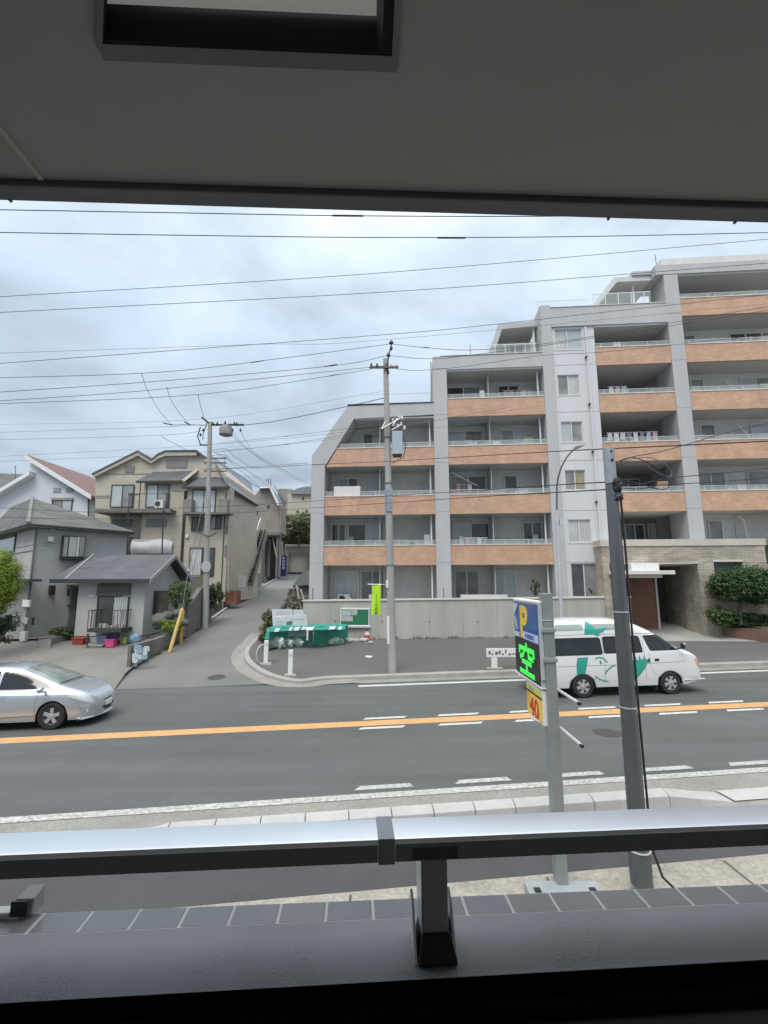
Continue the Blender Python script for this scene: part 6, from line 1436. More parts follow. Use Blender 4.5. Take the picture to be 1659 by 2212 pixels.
mb = MB(); grid(mb, lambda i, j: BF.pt(BF.uv(lerp(283, 371, i), 1180, 1.1)[0], 1.05+.12*math.sin(j*3)+.05*math.sin(i*11), lerp(BF.uv(330, 1195, 1.1)[1], BF.uv(330, 1168+3*math.sin(i*7), 1.1)[1], j)), 24, 8); h.b(mb, 'white_cover', mat('white cover sheet', (.60, .61, .62), .8, .1, 3), fixn=False)
mb = MB(); BF.pb(284, 1165, 369, 1197, .3, .95, mb); h.b(mb, 'rooftop_units', M_frame)
# long right flank along the alley and its metal roof
flank = [at(492, 1050, 30.1), Vector((-11.35, 39.3, 0))]
mb = MB(); x0 = at(492, 1100, 30.1).x
mb.hexa([(x0-2, 30.12, 1), (x0, 30.12, 1), (-11.5, 39.3, 1), (-14, 39.3, 1)], [(x0-2, 30.12, 9.4), (x0, 30.12, 9.4), (-11.5, 39.3, 8.9), (-14, 39.3, 8.9)]); h.b(mb, 'flank_wall', M_beige)
m1 = [at(459, 986, 31.2), at(491, 1048, 29.9), at(556, 1090, 38.0), at(540, 1040, 39.0)]
mb = MB(); slab(mb, m1, .12); h.b(mb, 'metal_roof', M_metal)
mb = MB().tube([m1[1]+Vector((0, -.05, -.08)), m1[2]+Vector((0, -.05, -.08))], .10, 6); h.b(mb, 'gutter', M_fas)
mb = MB().tube([at(494, 1052, 29.95), at(494, 1108, 29.95), at(493, 1280, 29.95)], .05, 6); h.b(mb, 'downpipe', mat('pipe beige', (.35, .31, .25), .6))

# --- second house with the stair
sh = thing('stair_house', 'weathered house with metal roofs and a steep outside staircase up the alley', 'house', at(575, 1250, 54)); h = H(sh)
HF = Face((0, 54), (1, 0))
mb = MB(); mb.prism(P3p(HF, [(538, 1085), (564, 1054), (585, 1054), (600, 1088), (604, 1150), (538, 1153)]), (-2.6, 8, 0)); h.b(mb, 'wall', mat('weathered wall', (.27, .25, .215), .85, .18, .9, grain=.08))
mb = MB(); HF.pb(536, 1153, 566, 1262, -3, -.5, mb); h.b(mb, 'lower_wall', M_beigeD)
r2 = [at(512, 1030, 42.6), at(555, 1054, 42.4), at(583, 1052, 42.4)]
mb = MB(); slab(mb, [at(562, 1054, 53.4), at(587, 1052, 53.4), at(560, 1027, 62), at(510, 1027, 60)], .12); slab(mb, [at(586, 1052, 53.4), at(602, 1090, 53.3), at(613, 1084, 64), at(560, 1027.5, 62)], .14); h.b(mb, 'metal_roof', M_metal)
mb = MB().tube([at(584, 1054, 53.2), at(601, 1091, 53.2)], .13, 4).tube([at(561, 1054, 53.2), at(585, 1053, 53.2)], .08, 4); h.b(mb, 'barge_board', M_wht)
mb = MB(); HF.pb(576, 1091, 583, 1098, 0, .05, mb); HF.pb(545, 1103, 557, 1112, 0, .05, mb); h.b(mb, 'window', M_gl[2])
mb = MB(); HF.pb(552, 1150, 604, 1156, .0, .9, mb); h.b(mb, 'floor_beam', mat('brown steel', (.15, .14, .125), .6, .15, 3))
mb = MB()
for x0, x1 in ((596, 600), (602, 605)): HF.pb(x0, 1156, x1, 1246, .3, .6, mb)
HF.pb(564, 1156, 567, 1246, .2, .4, mb); HF.pb(580, 1165, 582.5, 1246, -1.2, -1, mb); h.b(mb, 'column', MATS['brown steel'])
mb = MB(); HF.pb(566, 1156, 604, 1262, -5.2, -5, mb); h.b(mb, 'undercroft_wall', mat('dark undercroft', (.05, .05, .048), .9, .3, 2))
mb = MB(); HF.pb(569, 1168, 579, 1246, -2.1, -2, mb); h.b(mb, 'door', MATS['brown steel'])
mb = MB(); HF.pb(572, 1184, 575, 1220, -1.99, -1.9, mb); h.b(mb, 'door_glass', M_gl[2])
# stair stringers and treads coming down toward the viewer
s_t, s_b = at(562, 1140, 41), at(527, 1252, 35.6)
def strg(dx, th_=.06, hgt=.62):
    a, b = s_t+Vector((dx, 0, 0)), s_b+Vector((dx, 0, 0)); return MB().hexa([b+Vector((0,0,-hgt)), b+Vector((th_,0,-hgt)), a+Vector((th_,0,-hgt)), a+Vector((0,0,-hgt))], [b, b+Vector((th_,0,0)), a+Vector((th_,0,0)), a])
for dx in (0, .62): h.b(strg(dx), 'stair_stringer', MATS['brown steel'])
for dx in (0, .62):
    mb = MB().tube([s_t+Vector((dx, 0, .85)), s_b+Vector((dx, 0, .85))], .045, 6)
    for k in range(6): q = lerp(s_t, s_b, k/5)+Vector((dx, 0, 0)); mb.tube([q, q+Vector((0, 0, .85))], .02, 5)
    h.b(mb, 'handrail', M_alu if dx == 0 else MATS['brown steel'])
mb = MB()
for k in range(17): q = lerp(s_b, s_t, (k+.5)/17); mb.box(q.x+.05, q.x+.6, q.y-.13, q.y+.13, q.z-.12, q.z-.08)
h.b(mb, 'stair_treads', MATS['brown steel'])
a, b = s_t+Vector((.065, 0, -.3)), s_b+Vector((.065, 0, -.3)); W_ = Vector((.55, 0, 0)); T_ = Vector((0, 0, -.14)); h.b(MB().hexa([b+T_, b+W_+T_, a+W_+T_, a+T_], [b, b+W_, a+W_, a]), 'stair_flight', MATS['brown steel'])
mb = MB().prism([at(537, 1148, 41.6), at(562, 1146, 41.6), at(530, 1250, 35.9), at(509, 1250, 35.9)], (0, .12, 0)); a, b = s_t+Vector((-.3, .1, -.1)), s_b+Vector((-.3, .1, -.1)); h.b(mb, 'stair_side_wall', mat('mossy dark wall', (.085, .088, .078), .9, .3, 1))
mb = MB().tube([at(588, 1158, 54), at(598, 1205, 53)], .06, 5).tube([at(604, 1156, 54), at(611, 1200, 54)], .05, 5); h.b(mb, 'brace', M_beigeD)
# far part of the roofs
mb = MB(); slab(mb, [at(600, 1062, 60), at(614, 1095, 60), at(618, 1085, 66), at(590, 1045, 66)], .12); h.b(mb, 'rear_roof', M_rf2)
mb = MB(); HF.pb(600, 1092, 607, 1150, -3, -.1, mb); h.b(mb, 'rear_wall', MATS['weathered wall'])
mb = MB().tube([at(575, 1052, 60), at(575, 1036, 60), at(585, 1034, 60), at(585, 1070, 60)], .06, 5).tube([at(580, 1052, 60), at(580, 1036, 60)], .06, 5); h.b(mb, 'aerial', M_wireL)

# --- garage, bank and far house at the top of the alley
ga = thing('garage', 'small pale garage with a cream shutter at the top of the alley', 'garage', at(643, 1232, 67)); h = H(ga)
GF = Face((0, 67), (1, 0))
mb = MB(); GF.pb(615, 1180, 623, 1236, -5, 0, mb); GF.pb(663.5, 1180, 675, 1236, -5, 0, mb); GF.pb(615, 1178, 690, 1194, -5, .02, mb); h.b(mb, 'wall', mat('garage concrete', (.29, .27, .235), .85, .15, .8))
mb = MB(); GF.pb(616, 1175.5, 690, 1180, -5, .3, mb); h.b(mb, 'roof_slab', M_stoneL)
mb = MB(); GF.pb(623, 1194, 663.5, 1236, -1.2, -.4, mb); h.b(mb, 'shutter', mat('cream shutter', (.50, .47, .39), .7, .05, 1))
mb = MB(); GF.pb(623, 1190, 663.5, 1200, -.38, -.1, mb); h.b(mb, 'shutter_housing', M_beigeD)
mb = MB(); GF.pb(664, 1196, 669, 1226, .01, .08, mb); h.b(mb, 'timber_post', mat('timber', (.28, .17, .10), .8, .1, 3))
fb = thing('far_house', 'distant pale house with a rounded grey roof behind the trees above the garage', 'house', at(650, 1100, 85)); h = H(fb)
DF = Face((0, 85), (1, 0))
mb = MB(); DF.pb(620, 1066, 690, 1180, -8, 0, mb); h.b(mb, 'wall', mat('far beige', (.46, .41, .34), .8, .08, .4))
mb = MB(); dm = [(628, 1067), (634, 1059), (645, 1054), (660, 1051), (690, 1050), (690, 1068)]; mb.prism(P3p(DF, dm, .5), (0, 9, 0)); h.b(mb, 'roof', mat('rounded grey roof', (.20, .22, .24), .6, .08, .5))
mb = MB()
for x, y in ((640, 1102), (660, 1101), (652, 1074)): DF.pb(x, y, x+5, y+6, 0, .05, mb)
h.b(mb, 'window', M_gl[2])
mb = MB(); DF.pb(600, 1056, 629, 1110, -10, -1, mb); h.b(mb, 'side_block', MATS['weathered wall'])

# --- walls along the alley
def wallrun(name, label, pts, th_, m_, cap=None, cat='wall', up_=None):
    t = thing(name, label, cat, pts[0][0]); mb = MB(); cpb = MB(); lo = Vector(pts[0][0])
    for (a, ah), (b, bh2) in zip(pts, pts[1:]):
        a, b = Vector(a), Vector(b); d = (b-a).normalized(); n = Vector((-d.y, d.x, 0)).normalized()*th_
        mb.hexa([a-Vector((0,0,.5)), b-Vector((0,0,.5)), b+n-Vector((0,0,.5)), a+n-Vector((0,0,.5))], [up3(a, ah), up3(b, bh2), up3(b+n, bh2), up3(a+n, ah)])
        if cap: e = n*.12; cpb.hexa([up3(a-e, ah+.002), up3(b-e, bh2+.002), up3(b+n+e, bh2+.002), up3(a+n+e, ah+.002)], [up3(a-e, ah+.07), up3(b-e, bh2+.07), up3(b+n+e, bh2+.07), up3(a+n+e, ah+.07)])
    under(mb.build('wall_face', m_), t)
    if cap: under(cpb.build('coping', cap), t)
    return t
Hh_ = lambda px, py: hit(px, py, hA)
wA, wB, wC = Hh_(284, 1446), Hh_(330, 1418), Hh_(375, 1393)
wD = Hh_(432, 1358); wE = Vector((-9.55, 26.2, 1.5))
wallrun('retaining_wall', 'low dark garden wall climbing beside the alley below the grey house', [(wA, 1.12), (wB, 1.16), (wC, 1.30), (Hh_(402, 1377), 1.42)], .22, M_block_wall)
wallrun('retaining_wall', 'taller dark block wall behind the left utility pole', [(Hh_(402.5, 1376.6), 2.35), (wD, 3.35), (wE, 3.5)], .25, M_block_wall)
w3a, w3b = Vector((-9.85, 27.0, hA(-9.8, 27)))+Vector((-.3, 0, 0)), Vector((-10.3, 33.4, hA(-10.3, 33.4)))+Vector((-.3, 0, 0))
wallrun('retaining_wall', 'dark earth-stained wall between the pole and the paper notice', [(w3a, at(445, 1318, 27).z), (w3b, at(515, 1283, 33.4).z)], .2, M_block_wall)
wallrun('retaining_wall', 'smooth blue-grey low wall at the foot of the outside staircase', [(w3b+Vector((.05, .05, 0)), at(515, 1242, 33.4).z), (Vector((-10.95, 37.4, hA(-10.9, 37.4))), at(545, 1239, 37.4).z), (Vector((-12.3, 47, hA(-12.3, 47))), at(572, 1240, 47).z+.1)], .25, mat('blue grey render', (.17, .185, .20), .8, .1, .8))
wallrun('garden_wall', 'beige rendered garden wall in front of the beige house', [(Vector((-12.6, 27.5, 2)), at(440, 1246, 28).z-.05), (Vector((-10.6, 32.8, 2)), at(513, 1244, 32.8).z)], .2, M_beigeD, M_stoneL)
t = thing('brick_planter', 'rusty red brick planter beside the alley behind the left utility pole', 'planter', at(493, 1300, 30.6)); h = H(t)
PF = Face((0, 30.3), (1, 0)); mb = MB(); PF.pb(474, 1277, 511, 1305, -.9, 0, mb); h.b(mb, 'box', brick('rusty brick', (.26, .085, .045), (.20, .07, .04), (.14, .09, .07), .22, .07, .012, .9, .4, .25))
mb = MB(); PF.pb(476, 1275, 509, 1277, -.8, -.1, mb); h.b(mb, 'soil', M_earth)
t = thing('notice', 'white paper notice fixed to the low wall at the foot of the staircase', 'notice', at(522, 1267, 33)); h = H(t)
PF = Face((0, 32.9), (1, 0)); mb = MB(); PF.pb(515, 1243, 530, 1267, 0, .04, mb); h.b(mb, 'sheet', M_wht)
mb = MB()
for k in range(5): PF.pb(517, 1248+3.4*k, 528-(k*3 % 4), 1249+3.4*k, .041, .045, mb)
h.b(mb, 'faded_line', mat('faded print', (.40, .42, .45), .8))
v = thing('vending_machine', 'dark blue and white vending machine beside the staircase columns', 'vending machine', at(613, 1243, 57)); h = H(v)
PF = Face((0, 57), (1, 0)); mb = MB(); PF.pb(606, 1200, 618, 1245, -.8, 0, mb); h.b(mb, 'cabinet', mat('vending blue', (.02, .035, .13), .4, .1, 2))
mb = MB()
for k in range(4): PF.pb(609.5, 1203+7*k, 615, 1208+7*k, .001, .03, mb)
h.b(mb, 'display', mat('vending display', (.45, .5, .6), .4, .3, 6))
# ---------------------------------------------------------------- greenery
def onP(px, py, h_): return hit(px, py, h_)
b0 = at(10, 1400, 20.3)
t = plant('topiary_tree', 'round clipped yellow-green tree at the left edge before the grey house', 'tree', tuple(at(-16, 1254, 20.0)), (1.05, .9, 1.36), 24000, .034, leafmat('leaf clipped', (.07, .12, .010), (.28, .38, .035), 3), 3, trunk=.07, clumps=300, core=True, base=(at(-16, 1400, 20.0).x, 20.0, .75))
plant('shrub', 'low dark shrub under the round tree at the left edge', 'shrub', tuple(at(2, 1348, 20.5)), (.8, .4, .75), 5200, .04, M_leafD, 5, clumps=40)
plant('garden_tree', 'loose green bush against the side window of the grey house', 'bush', tuple(at(390, 1283, 22.8)), (.55, .6, .62), 4200, .04, M_leafM, 7, trunk=.03, clumps=60, base=(-10.2, 22.8, 1.0))
plant('hedge', 'low yellow-green hedge behind the garden wall', 'hedge', tuple(at(369, 1352, 21.8)), (.55, .45, .26), 2600, .035, M_leafY, 9, clumps=50)
plant('shrub', 'dark ivy-like shrub just right of the left utility pole', 'shrub', tuple(at(465, 1287, 26.2)), (.42, .5, .75), 3000, .05, M_leafD, 11, clumps=50)
plant('shrub', 'yellowish shrub behind the green rubbish cage at the pavement corner', 'shrub', tuple(onP(575, 1372, hA)+Vector((.05, .2, .55))), (.42, .5, .62), 3600, .045, M_leafO, 13, clumps=60)
plant('shrub', 'small dry shrub at the alley corner below the yellowish one', 'shrub', tuple(onP(562, 1390, hA)+Vector((.25, .1, .3))), (.3, .5, .42), 1500, .045, M_leafO, 15, clumps=30)
plant('shrub', 'scrubby dry growth beside the boundary wall end', 'shrub', tuple(at(645, 1300, 26.6)), (.55, .8, .5), 2400, .05, leafmat('leaf dry', (.10, .10, .075), (.26, .25, .19), 4), 17, clumps=46)
plant('bank_tree', 'spreading green tree above the garage at the top of the alley', 'tree', tuple(at(650, 1128, 64)), (3.3, 2.2, 1.15), 5200, .15, leafmat('leaf pale mixed', (.035, .06, .03), (.20, .25, .10), 1.2), 19, trunk=.12, clumps=46, base=tuple(at(645, 1178, 66)))
plant('shrub', 'dark undergrowth on the bank just above the garage roof', 'shrub', tuple(at(640, 1160, 68)), (3.4, 1.5, 1.3), 4200, .16, M_leafO, 21, clumps=60)
struct('bank', MB().hexa([at(612, 1200, 68), at(700, 1200, 68), at(700, 1200, 80), at(605, 1200, 80)], [at(612, 1150, 69), at(700, 1150, 69), at(700, 1110, 80), at(605, 1110, 80)]), M_earth)
# entrance planting
plant('garden_tree', 'broad dark green clipped tree beside the stone entrance at the right edge', 'tree', tuple(at(1615, 1264, 23.4)), (1.75, .9, .88), 18000, .055, M_leafD, 23, trunk=.10, clumps=200, core=True, base=tuple(at(1600, 1345, 23.4)), flat=.8)
plant('garden_tree', 'yellower round tree cut off by the right edge', 'tree', tuple(at(1668, 1268, 23.0)), (.95, .6, .85), 9000, .05, M_leafM, 25, trunk=.07, clumps=120, core=True, base=tuple(at(1668, 1345, 23.0)))
plant('shrub', 'rounded green shrub at the left end of the brown planter', 'shrub', tuple(at(1556, 1330, 23.5)), (.62, .5, .46), 3600, .045, M_leafM, 27, clumps=60)
plant('shrub', 'low dark shrubs filling the brown planter below the tree', 'shrub', tuple(at(1615, 1338, 23.6)), (1.3, .4, .32), 3600, .05, M_leafD, 29, clumps=60)
plant('potted_conifer', 'small pointed conifer in a pale pot on the ground-floor terrace', 'pot plant', tuple(at(1156, 1268, 25.2)), (.24, .22, .42), 1600, .035, M_leafM, 31, trunk=.02, clumps=30, base=tuple(at(1156, 1292, 25.2)))
plant('pot_plant', 'green pot plant behind the ground-floor rail left of the stone entrance', 'pot plant', tuple(at(1281, 1275, 25.9)), (.25, .15, .24), 700, .035, M_leafM, 33, clumps=20)
# stones, low garden stuff beside the grey house
t = thing('garden_rocks', 'dark rounded garden stones between the hedge and the grey house', 'rock', at(350, 1350, 21.8))
for i, (x, y, r) in enumerate(((350, 1340, .45), (362, 1330, .30), (385, 1325, .26), (398, 1345, .24), (340, 1352, .22))):
    under(MB().blob(tuple(at(x, y, 22.2)), (r, r*.8, r*.7), i, 3, .25).build('rock', mat('dark rock', (.12, .12, .11), .9, .3, 4, bump=.5, bscale=12), smooth=True), t)

# ---------------------------------------------------------------- alley guy wires with yellow covers
M_gy = mat('yellow guy cover', (.62, .44, .16), .6, .12, 4)
g1a, g1b = onP(366, 1410, hA), at(394, 1314, 21.6)
t = thing('guy_cover', 'longer slanted pale yellow guy-wire cover beside the alley wall', 'guy wire', g1a)
under(MB().tube([g1a, g1b], .075, 12).build('cover', M_gy, smooth=40), t); under(MB().tube([g1b, at(407, 1232, 23.2), at(449, 1040, LY)], .016, 6).build('guy_wire', M_wireL), t)
under(MB().lathe([(.05, -.04), (.06, .05)], tuple(at(407, 1231, 23.2)), 'z', 10).build('cap', M_wht), t)
g2a, g2b = onP(390, 1390, hA), at(396, 1318, 22.2)
t = thing('guy_cover', 'shorter upright yellow guy-wire cover behind the longer one', 'guy wire', g2a)
under(MB().tube([g2a, g2b], .065, 12).build('cover', mat('deep yellow cover', (.60, .36, .06), .6, .12, 4), smooth=40), t); under(MB().tube([g2b, at(449, 1100, LY)], .014, 6).build('guy_wire', M_wireL), t)

# ---------------------------------------------------------------- rubbish cage at the corner
M_tg = mat('green tarpaulin', (.025, .30, .21), .55, .15, 3, bump=.3, bscale=12)
net = bpy.data.materials.new('green net'); net.use_nodes = True
nb_ = net.node_tree.nodes['Principled BSDF']; nb_.inputs['Base Color'].default_value = (.02, .17, .11, 1); nb_.inputs['Alpha'].default_value = .38; nb_.inputs['Roughness'].default_value = .7
cg = thing('rubbish_cage', 'green tarpaulin and net rubbish cage on the pavement corner', 'rubbish cage', onP(600, 1404, hS)); h = H(cg)
A, B, C = onP(581, 1405, hS), onP(664, 1399, hS), onP(744, 1393, hS)
zA, zB, zC = at(581, 1366, A.y).z, at(664, 1362, B.y).z, at(744, 1361, C.y).z
dv = Vector((.1, 1.0, 0))
def strip(a, za0, za1, b, zb0, zb1, nx=14, nz=4, wob=.03, push=Vector((0, 0, 0)), push1=Vector((0, 0, 0))):
    return grid(MB(), lambda i, j: Vector((lerp(a.x, b.x, i)+lerp(push.x, push1.x, j), lerp(a.y, b.y, i)+lerp(push.y, push1.y, j)+wob*math.sin(i*13+j*4), lerp(lerp(za0, zb0, i), lerp(za1, zb1, i), j)+wob*.6*math.sin(i*17)*j)), nx, nz)
for (a, za, b, zb_) in ((A, zA, B, zB), (B+Vector((.04, 0, 0)), zB, C, zC)):
    h.b(strip(a, za-.02, za+.16, b, zb_-.02, zb_+.16, push1=dv*.35), 'tarp_front', M_tg, fixn=False)
    h.b(strip(a, za+.16, za+.20, b, zb_+.16, zb_+.20, push=dv*.35, push1=dv, wob=.02), 'tarp_top', M_tg, fixn=False)
    h.b(strip(a, a.z+.03, za-.02, b, b.z+.03, zb_-.02, wob=.05), 'net', net, fixn=False)
    h.b(strip(a+dv, a.z, za+.2, b+dv, b.z, zb_+.2, wob=.02), 'rear_net', M_tg, fixn=False)
    h.b(MB().tube([a, Vector((a.x, a.y, za+.02)), Vector((b.x, b.y, zb_+.02)), b], .022, 6), 'frame_tube', M_steelD)
h.b(MB().hexa([A+Vector((-.24, .05, .45)), A+Vector((.0, -.02, .45)), A+dv+Vector((0, 0, .45)), A+dv+Vector((-.2, 0, .45))], [Vector((A.x-.16, A.y+.1, zA+.14)), Vector((A.x+.0, A.y+.02, zA+.0)), Vector((A.x+dv.x, A.y+dv.y, zA+.2)), Vector((A.x-.1, A.y+1, zA+.2))]), 'tarp_end', M_tg, bevel=.03)
q = lerp(B, A, .0); h.b(MB().box(q.x-.04, q.x+.04, q.y-.09, q.y-.05, q.z+.35, zB-.0), 'latch', M_wht)
M_bag = mat('white rubbish bag', (.50, .53, .52), .45, .12, 6, bump=.5, bscale=14)
for i, (t_, s_, w) in enumerate(((.16, 0, .36), (.42, 0, .30), (.68, 0, .30), (1.72, 1, .26), (1.86, 1, .2), (1.62, 1, .2))):
    p = lerp(A, B, t_) if t_ < 1 else lerp(B, C, t_-1); h.b(MB().blob((p.x, p.y+.30, p.z+w*.7), (w, w*.6, w*.75), 40+i, 3, .35, 2.2), 'rubbish_bag', M_bag, smooth=True)
M_pap = mat('paper notice', (.58, .62, .66), .8, .12, 8)
for i, (a, za, b, zb_, t_, w, dz) in enumerate(((A, zA, B, zB, .17, .26, .01), (A, zA, B, zB, .52, .18, .06), (A, zA, B, zB, .68, .32, .06), (A, zA, B, zB, .86, .18, .08), (B, zB, C, zC, .02, .5, .0), (B, zB, C, zC, .64, .34, .09), (B, zB, C, zC, .86, .2, .03))):
    p = lerp(a, b, t_); z = lerp(za, zb_, t_); e = (b-a).normalized()*w/2; lo_, hi_ = Vector((0, -.06, z+.02+dz*.3-p.z)), Vector((.035, .17, z+.155+dz*.3-p.z))
    h.b(MB().prism([p-e+lo_, p+e+lo_, p+e+hi_, p-e+hi_], (0, -.01, 0)), 'taped_notice', M_pap)
t = thing('white_boards', 'four white cardboard-like boards propped behind the rubbish cage', 'board', onP(625, 1385, hS)); h = H(t)
e_ = (C-A).normalized(); o_ = A+dv*1.25; SFc = Face((o_.x, o_.y), (e_.x, e_.y))
for i, (pix, n_) in enumerate((([(588, 1316), (632, 1316), (634, 1350), (590, 1352)], .0), ([(634.5, 1317), (655, 1317), (657, 1350), (635, 1350)], .0), ([(590, 1334), (620, 1331), (623, 1375), (592, 1375)], .05), ([(619, 1331), (662, 1327), (666, 1375), (622, 1375)], .1))):
    mb = SFc.poly(pix, n_, n_+.03); bo = h.b(mb, 'board', mat('white board', (.74, .76, .78), .6, .05, 3), bevel=.006)
mb = MB()
for k, (x0, x1, y) in enumerate(((595, 628, 1322), (597, 630, 1326), (638, 641, 1324), (644, 650, 1323), (596, 615, 1342), (627, 655, 1338))): SFc.pb(x0, y, x1, y+1, .131, .135, mb) if y > 1330 else SFc.pb(x0, y, x1, y+.8, .031, .034, mb)
h.b(mb, 'faint_print', MATS['faded print'])
mb = MB(); SFc.poly([(619, 1343), (631, 1341), (632, 1349), (620, 1351)], .131, .136); h.b(SFc.poly([(619, 1343), (631, 1341), (632, 1349), (620, 1351)], .131, .136), 'photo_patch', mat('dark print', (.16, .2, .19), .6, .4, 12))
M_post = M_wht
def bollard(px, py, ytop, label, w=.085):
    p = onP(px, py, hS); t = thing('bollard', label, 'bollard', p, 0, 'white guard posts along the pavement'); hh = at(px, ytop, p.y).z-p.z
    MB().box(-w, w, -w*.55, w*.55, .05, hh).build('post', M_post, t, bevel=.015); MB().hexa([(-.27, -.14, -.05), (.27, -.14, -.05), (.27, .14, -.05), (-.27, .14, -.05)], [(-.2, -.1, .06), (.2, -.1, .06), (.2, .1, .06), (-.2, .1, .06)]).build('foot', M_kerbc, t, bevel=.02)
    MB().box(-w-.003, w+.003, -w*.55-.003, w*.55+.003, hh-.22, hh-.13).build('band', M_alu, t); return t
bollard(627, 1459, 1404, 'white post standing free in front of the rubbish cage'); bollard(574, 1434, 1383, 'white post at the left corner of the rubbish cage')
# guard rail by the sign
p = onP(1068, 1445, hS); t = thing('guard_rail', 'short white guard rail with a patterned board, left of the parking sign', 'guard rail', p)
z0, z1 = at(1068, 1419, p.y).z-p.z, at(1068, 1400, p.y).z-p.z; xl_ = at(1050, 1410, p.y).x-p.x
MB().box(-.11, .11, -.07, .07, 0, z0+.02).build('post', M_post, t, bevel=.01); MB().box(2.6, 2.82, -.07, .07, 0, z0+.06).build('post', M_post, t, bevel=.01); MB().box(-.3, .32, -.12, .12, -.03, .06).build('foot', M_kerbc, t, bevel=.02)
MB().box(xl_, 3.1, -.075, -.03, z0, z1).build('rail_board', M_wht, t, bevel=.01)
mb = MB(); rnd = random.Random(12)
for k in range(22):
    x = xl_+.08+k*.13; zz = z0+.06+rnd.random()*.1
    if x > 2.9: break
    mb.box(x, x+.05+rnd.random()*.06, -.080, -.0755, zz, zz+.04+rnd.random()*.12)
mb.build('board_pattern', mat('print charcoal', (.10, .11, .11), .7, .3, 9), t)
# notice board on the wall, banner, cone, litter
def wallface(): f_ = Face((BW(0, -.9, 0).x, BW(0, -.9, 0).y), (bx_ax.x, bx_ax.y)); return f_
WB = wallface()
t = thing('notice_board', 'green felt notice board with papers on the concrete wall', 'notice board', at(766, 1352, 25)); h = H(t)
h.b(WB.pb(735, 1314, 798, 1354, .0, .10), 'frame', M_wht, bevel=.01); h.b(WB.pb(736.5, 1316.5, 796, 1350, .101, .105), 'felt', mat('green felt', (.02, .17, .08), .9, .06, 5))
h.b(WB.pb(737, 1318, 756, 1330, .106, .110), 'paper', mat('map paper', (.42, .47, .50), .8, .4, 9)); h.b(WB.pb(756.5, 1317, 772, 1329, .106, .111), 'paper', mat('grey paper', (.36, .38, .38), .8, .3, 12)); h.b(WB.pb(737, 1331, 762, 1342, .106, .112), 'paper', mat('pinkish paper', (.46, .42, .42), .8, .4, 12))
h.b(WB.pb(733, 1352, 800, 1356, .0, .16), 'lower_frame', M_alu, bevel=.01)
p = Vector((up_b.x, up_b.y-.05, 0)); t = thing('banner', 'hanging lime-green vertical banner left of the centre utility pole', 'banner', at(812, 1262, UY-.1)); h = H(t)
q0, q1 = at(803, 1263, UY-.1), at(822, 1263, UY-.1); zlo = at(812, 1327, UY-.1).z
h.b(grid(MB(), lambda i, j: Vector((lerp(q0.x, q1.x, i)+.01*math.sin(j*5), q0.y+.02*math.sin(i*5+j*3), lerp(q0.z, zlo-.03*i, j))), 8, 14), 'cloth', mat('lime cloth', (.42, .72, .02), .7, .05, 4), fixn=False)
h.b(MB().tube([at(794, 1262, UY-.1), at(824, 1262.5, UY-.1), at(838, 1262.5, UY)], .015, 6), 'rod', M_alu)
mb = MB(); cx0 = lerp(q0.x, q1.x, .5)
for k, (w_, dz) in enumerate(((.10, .70), (.02, .6), (.02, .52), (.14, .86), (.09, .80), (.12, .94), (.03, .42), (.03, .34), (.16, .99))): z = lerp(q0.z, zlo, dz); mb.box(cx0-w_/2, cx0+w_/2, q0.y-.05, q0.y-.045, z, z+.03)
mb.box(cx0-.008, cx0+.008, q0.y-.05, q0.y-.046, lerp(q0.z, zlo, .66), lerp(q0.z, zlo, .30)); h.b(mb, 'printed_mark', mat('banner ink', (.08, .16, .03), .7))
p = onP(793, 1380, hS); t = thing('traffic_cone', 'red and white traffic cone against the concrete wall', 'traffic cone', p)
hh = at(793, 1355, p.y).z-p.z
MB().lathe([(.20, .04), (.05, hh), (.02, hh+.01)], (0, 0, 0), 'z', 20).build('cone', mat('cone red', (.42, .03, .025), .5, .1, 4), t, smooth=40); MB().lathe([(.155, hh*.34), (.105, hh*.66)], (0, 0, .004), 'z', 20, caps=False).build('band', M_wht, t); MB().box(-.22, .22, -.22, .22, 0, .045).build('base', MATS['cone red'], t, bevel=.02)
for i, (x, y, r, lab) in enumerate(((753, 1387, .20, 'white lumpy bag on the ground just right of the rubbish cage'), (768, 1387, .17, 'middle white lumpy bag between the cage and the cone'), (786, 1386, .17, 'white lumpy bag touching the traffic cone'), (801, 1390, .10, 'smallest white scrap right of the traffic cone'))):
    p = onP(x, y, hS); o = MB().blob((0, 0, r*.45), (r*1.3, r*.6, r*.55), 60+i, 4, .6, 2.6).build('white_bag', M_bag, None, smooth=True, loc=p); tag(o, lab, 'bag', 'white bags by the wall')
p = onP(797, 1422, hS); o = MB().blob((0, 0, .05), (.14, .09, .06), 77, 3, .5, 2).build('litter', M_wht, None, smooth=True, loc=p); tag(o, 'small white piece of litter lying on the pavement', 'litter')
# bicycle-like wire ring at the corner kerb
p = onP(566, 1432, hS); t = thing('wire_ring', 'upright wire ring with mesh leaning at the pavement corner', 'wire ring', p)
MB().tube([(.34*math.cos(a)*.55, .2*math.cos(a), .36+.36*math.sin(a)) for a in [2*math.pi*k/24 for k in range(25)]], .022, 6).build('ring', M_alu, t)
mb = MB()
for k in range(-4, 5): x = k*.075; hh = .34*math.sqrt(max(0, 1-(x/.34)**2)); mb.tube([(x*.55, x*.59, .36-hh), (x*.55, x*.59, .36+hh)], .006, 4)
mb.build('mesh', M_steelD, t)
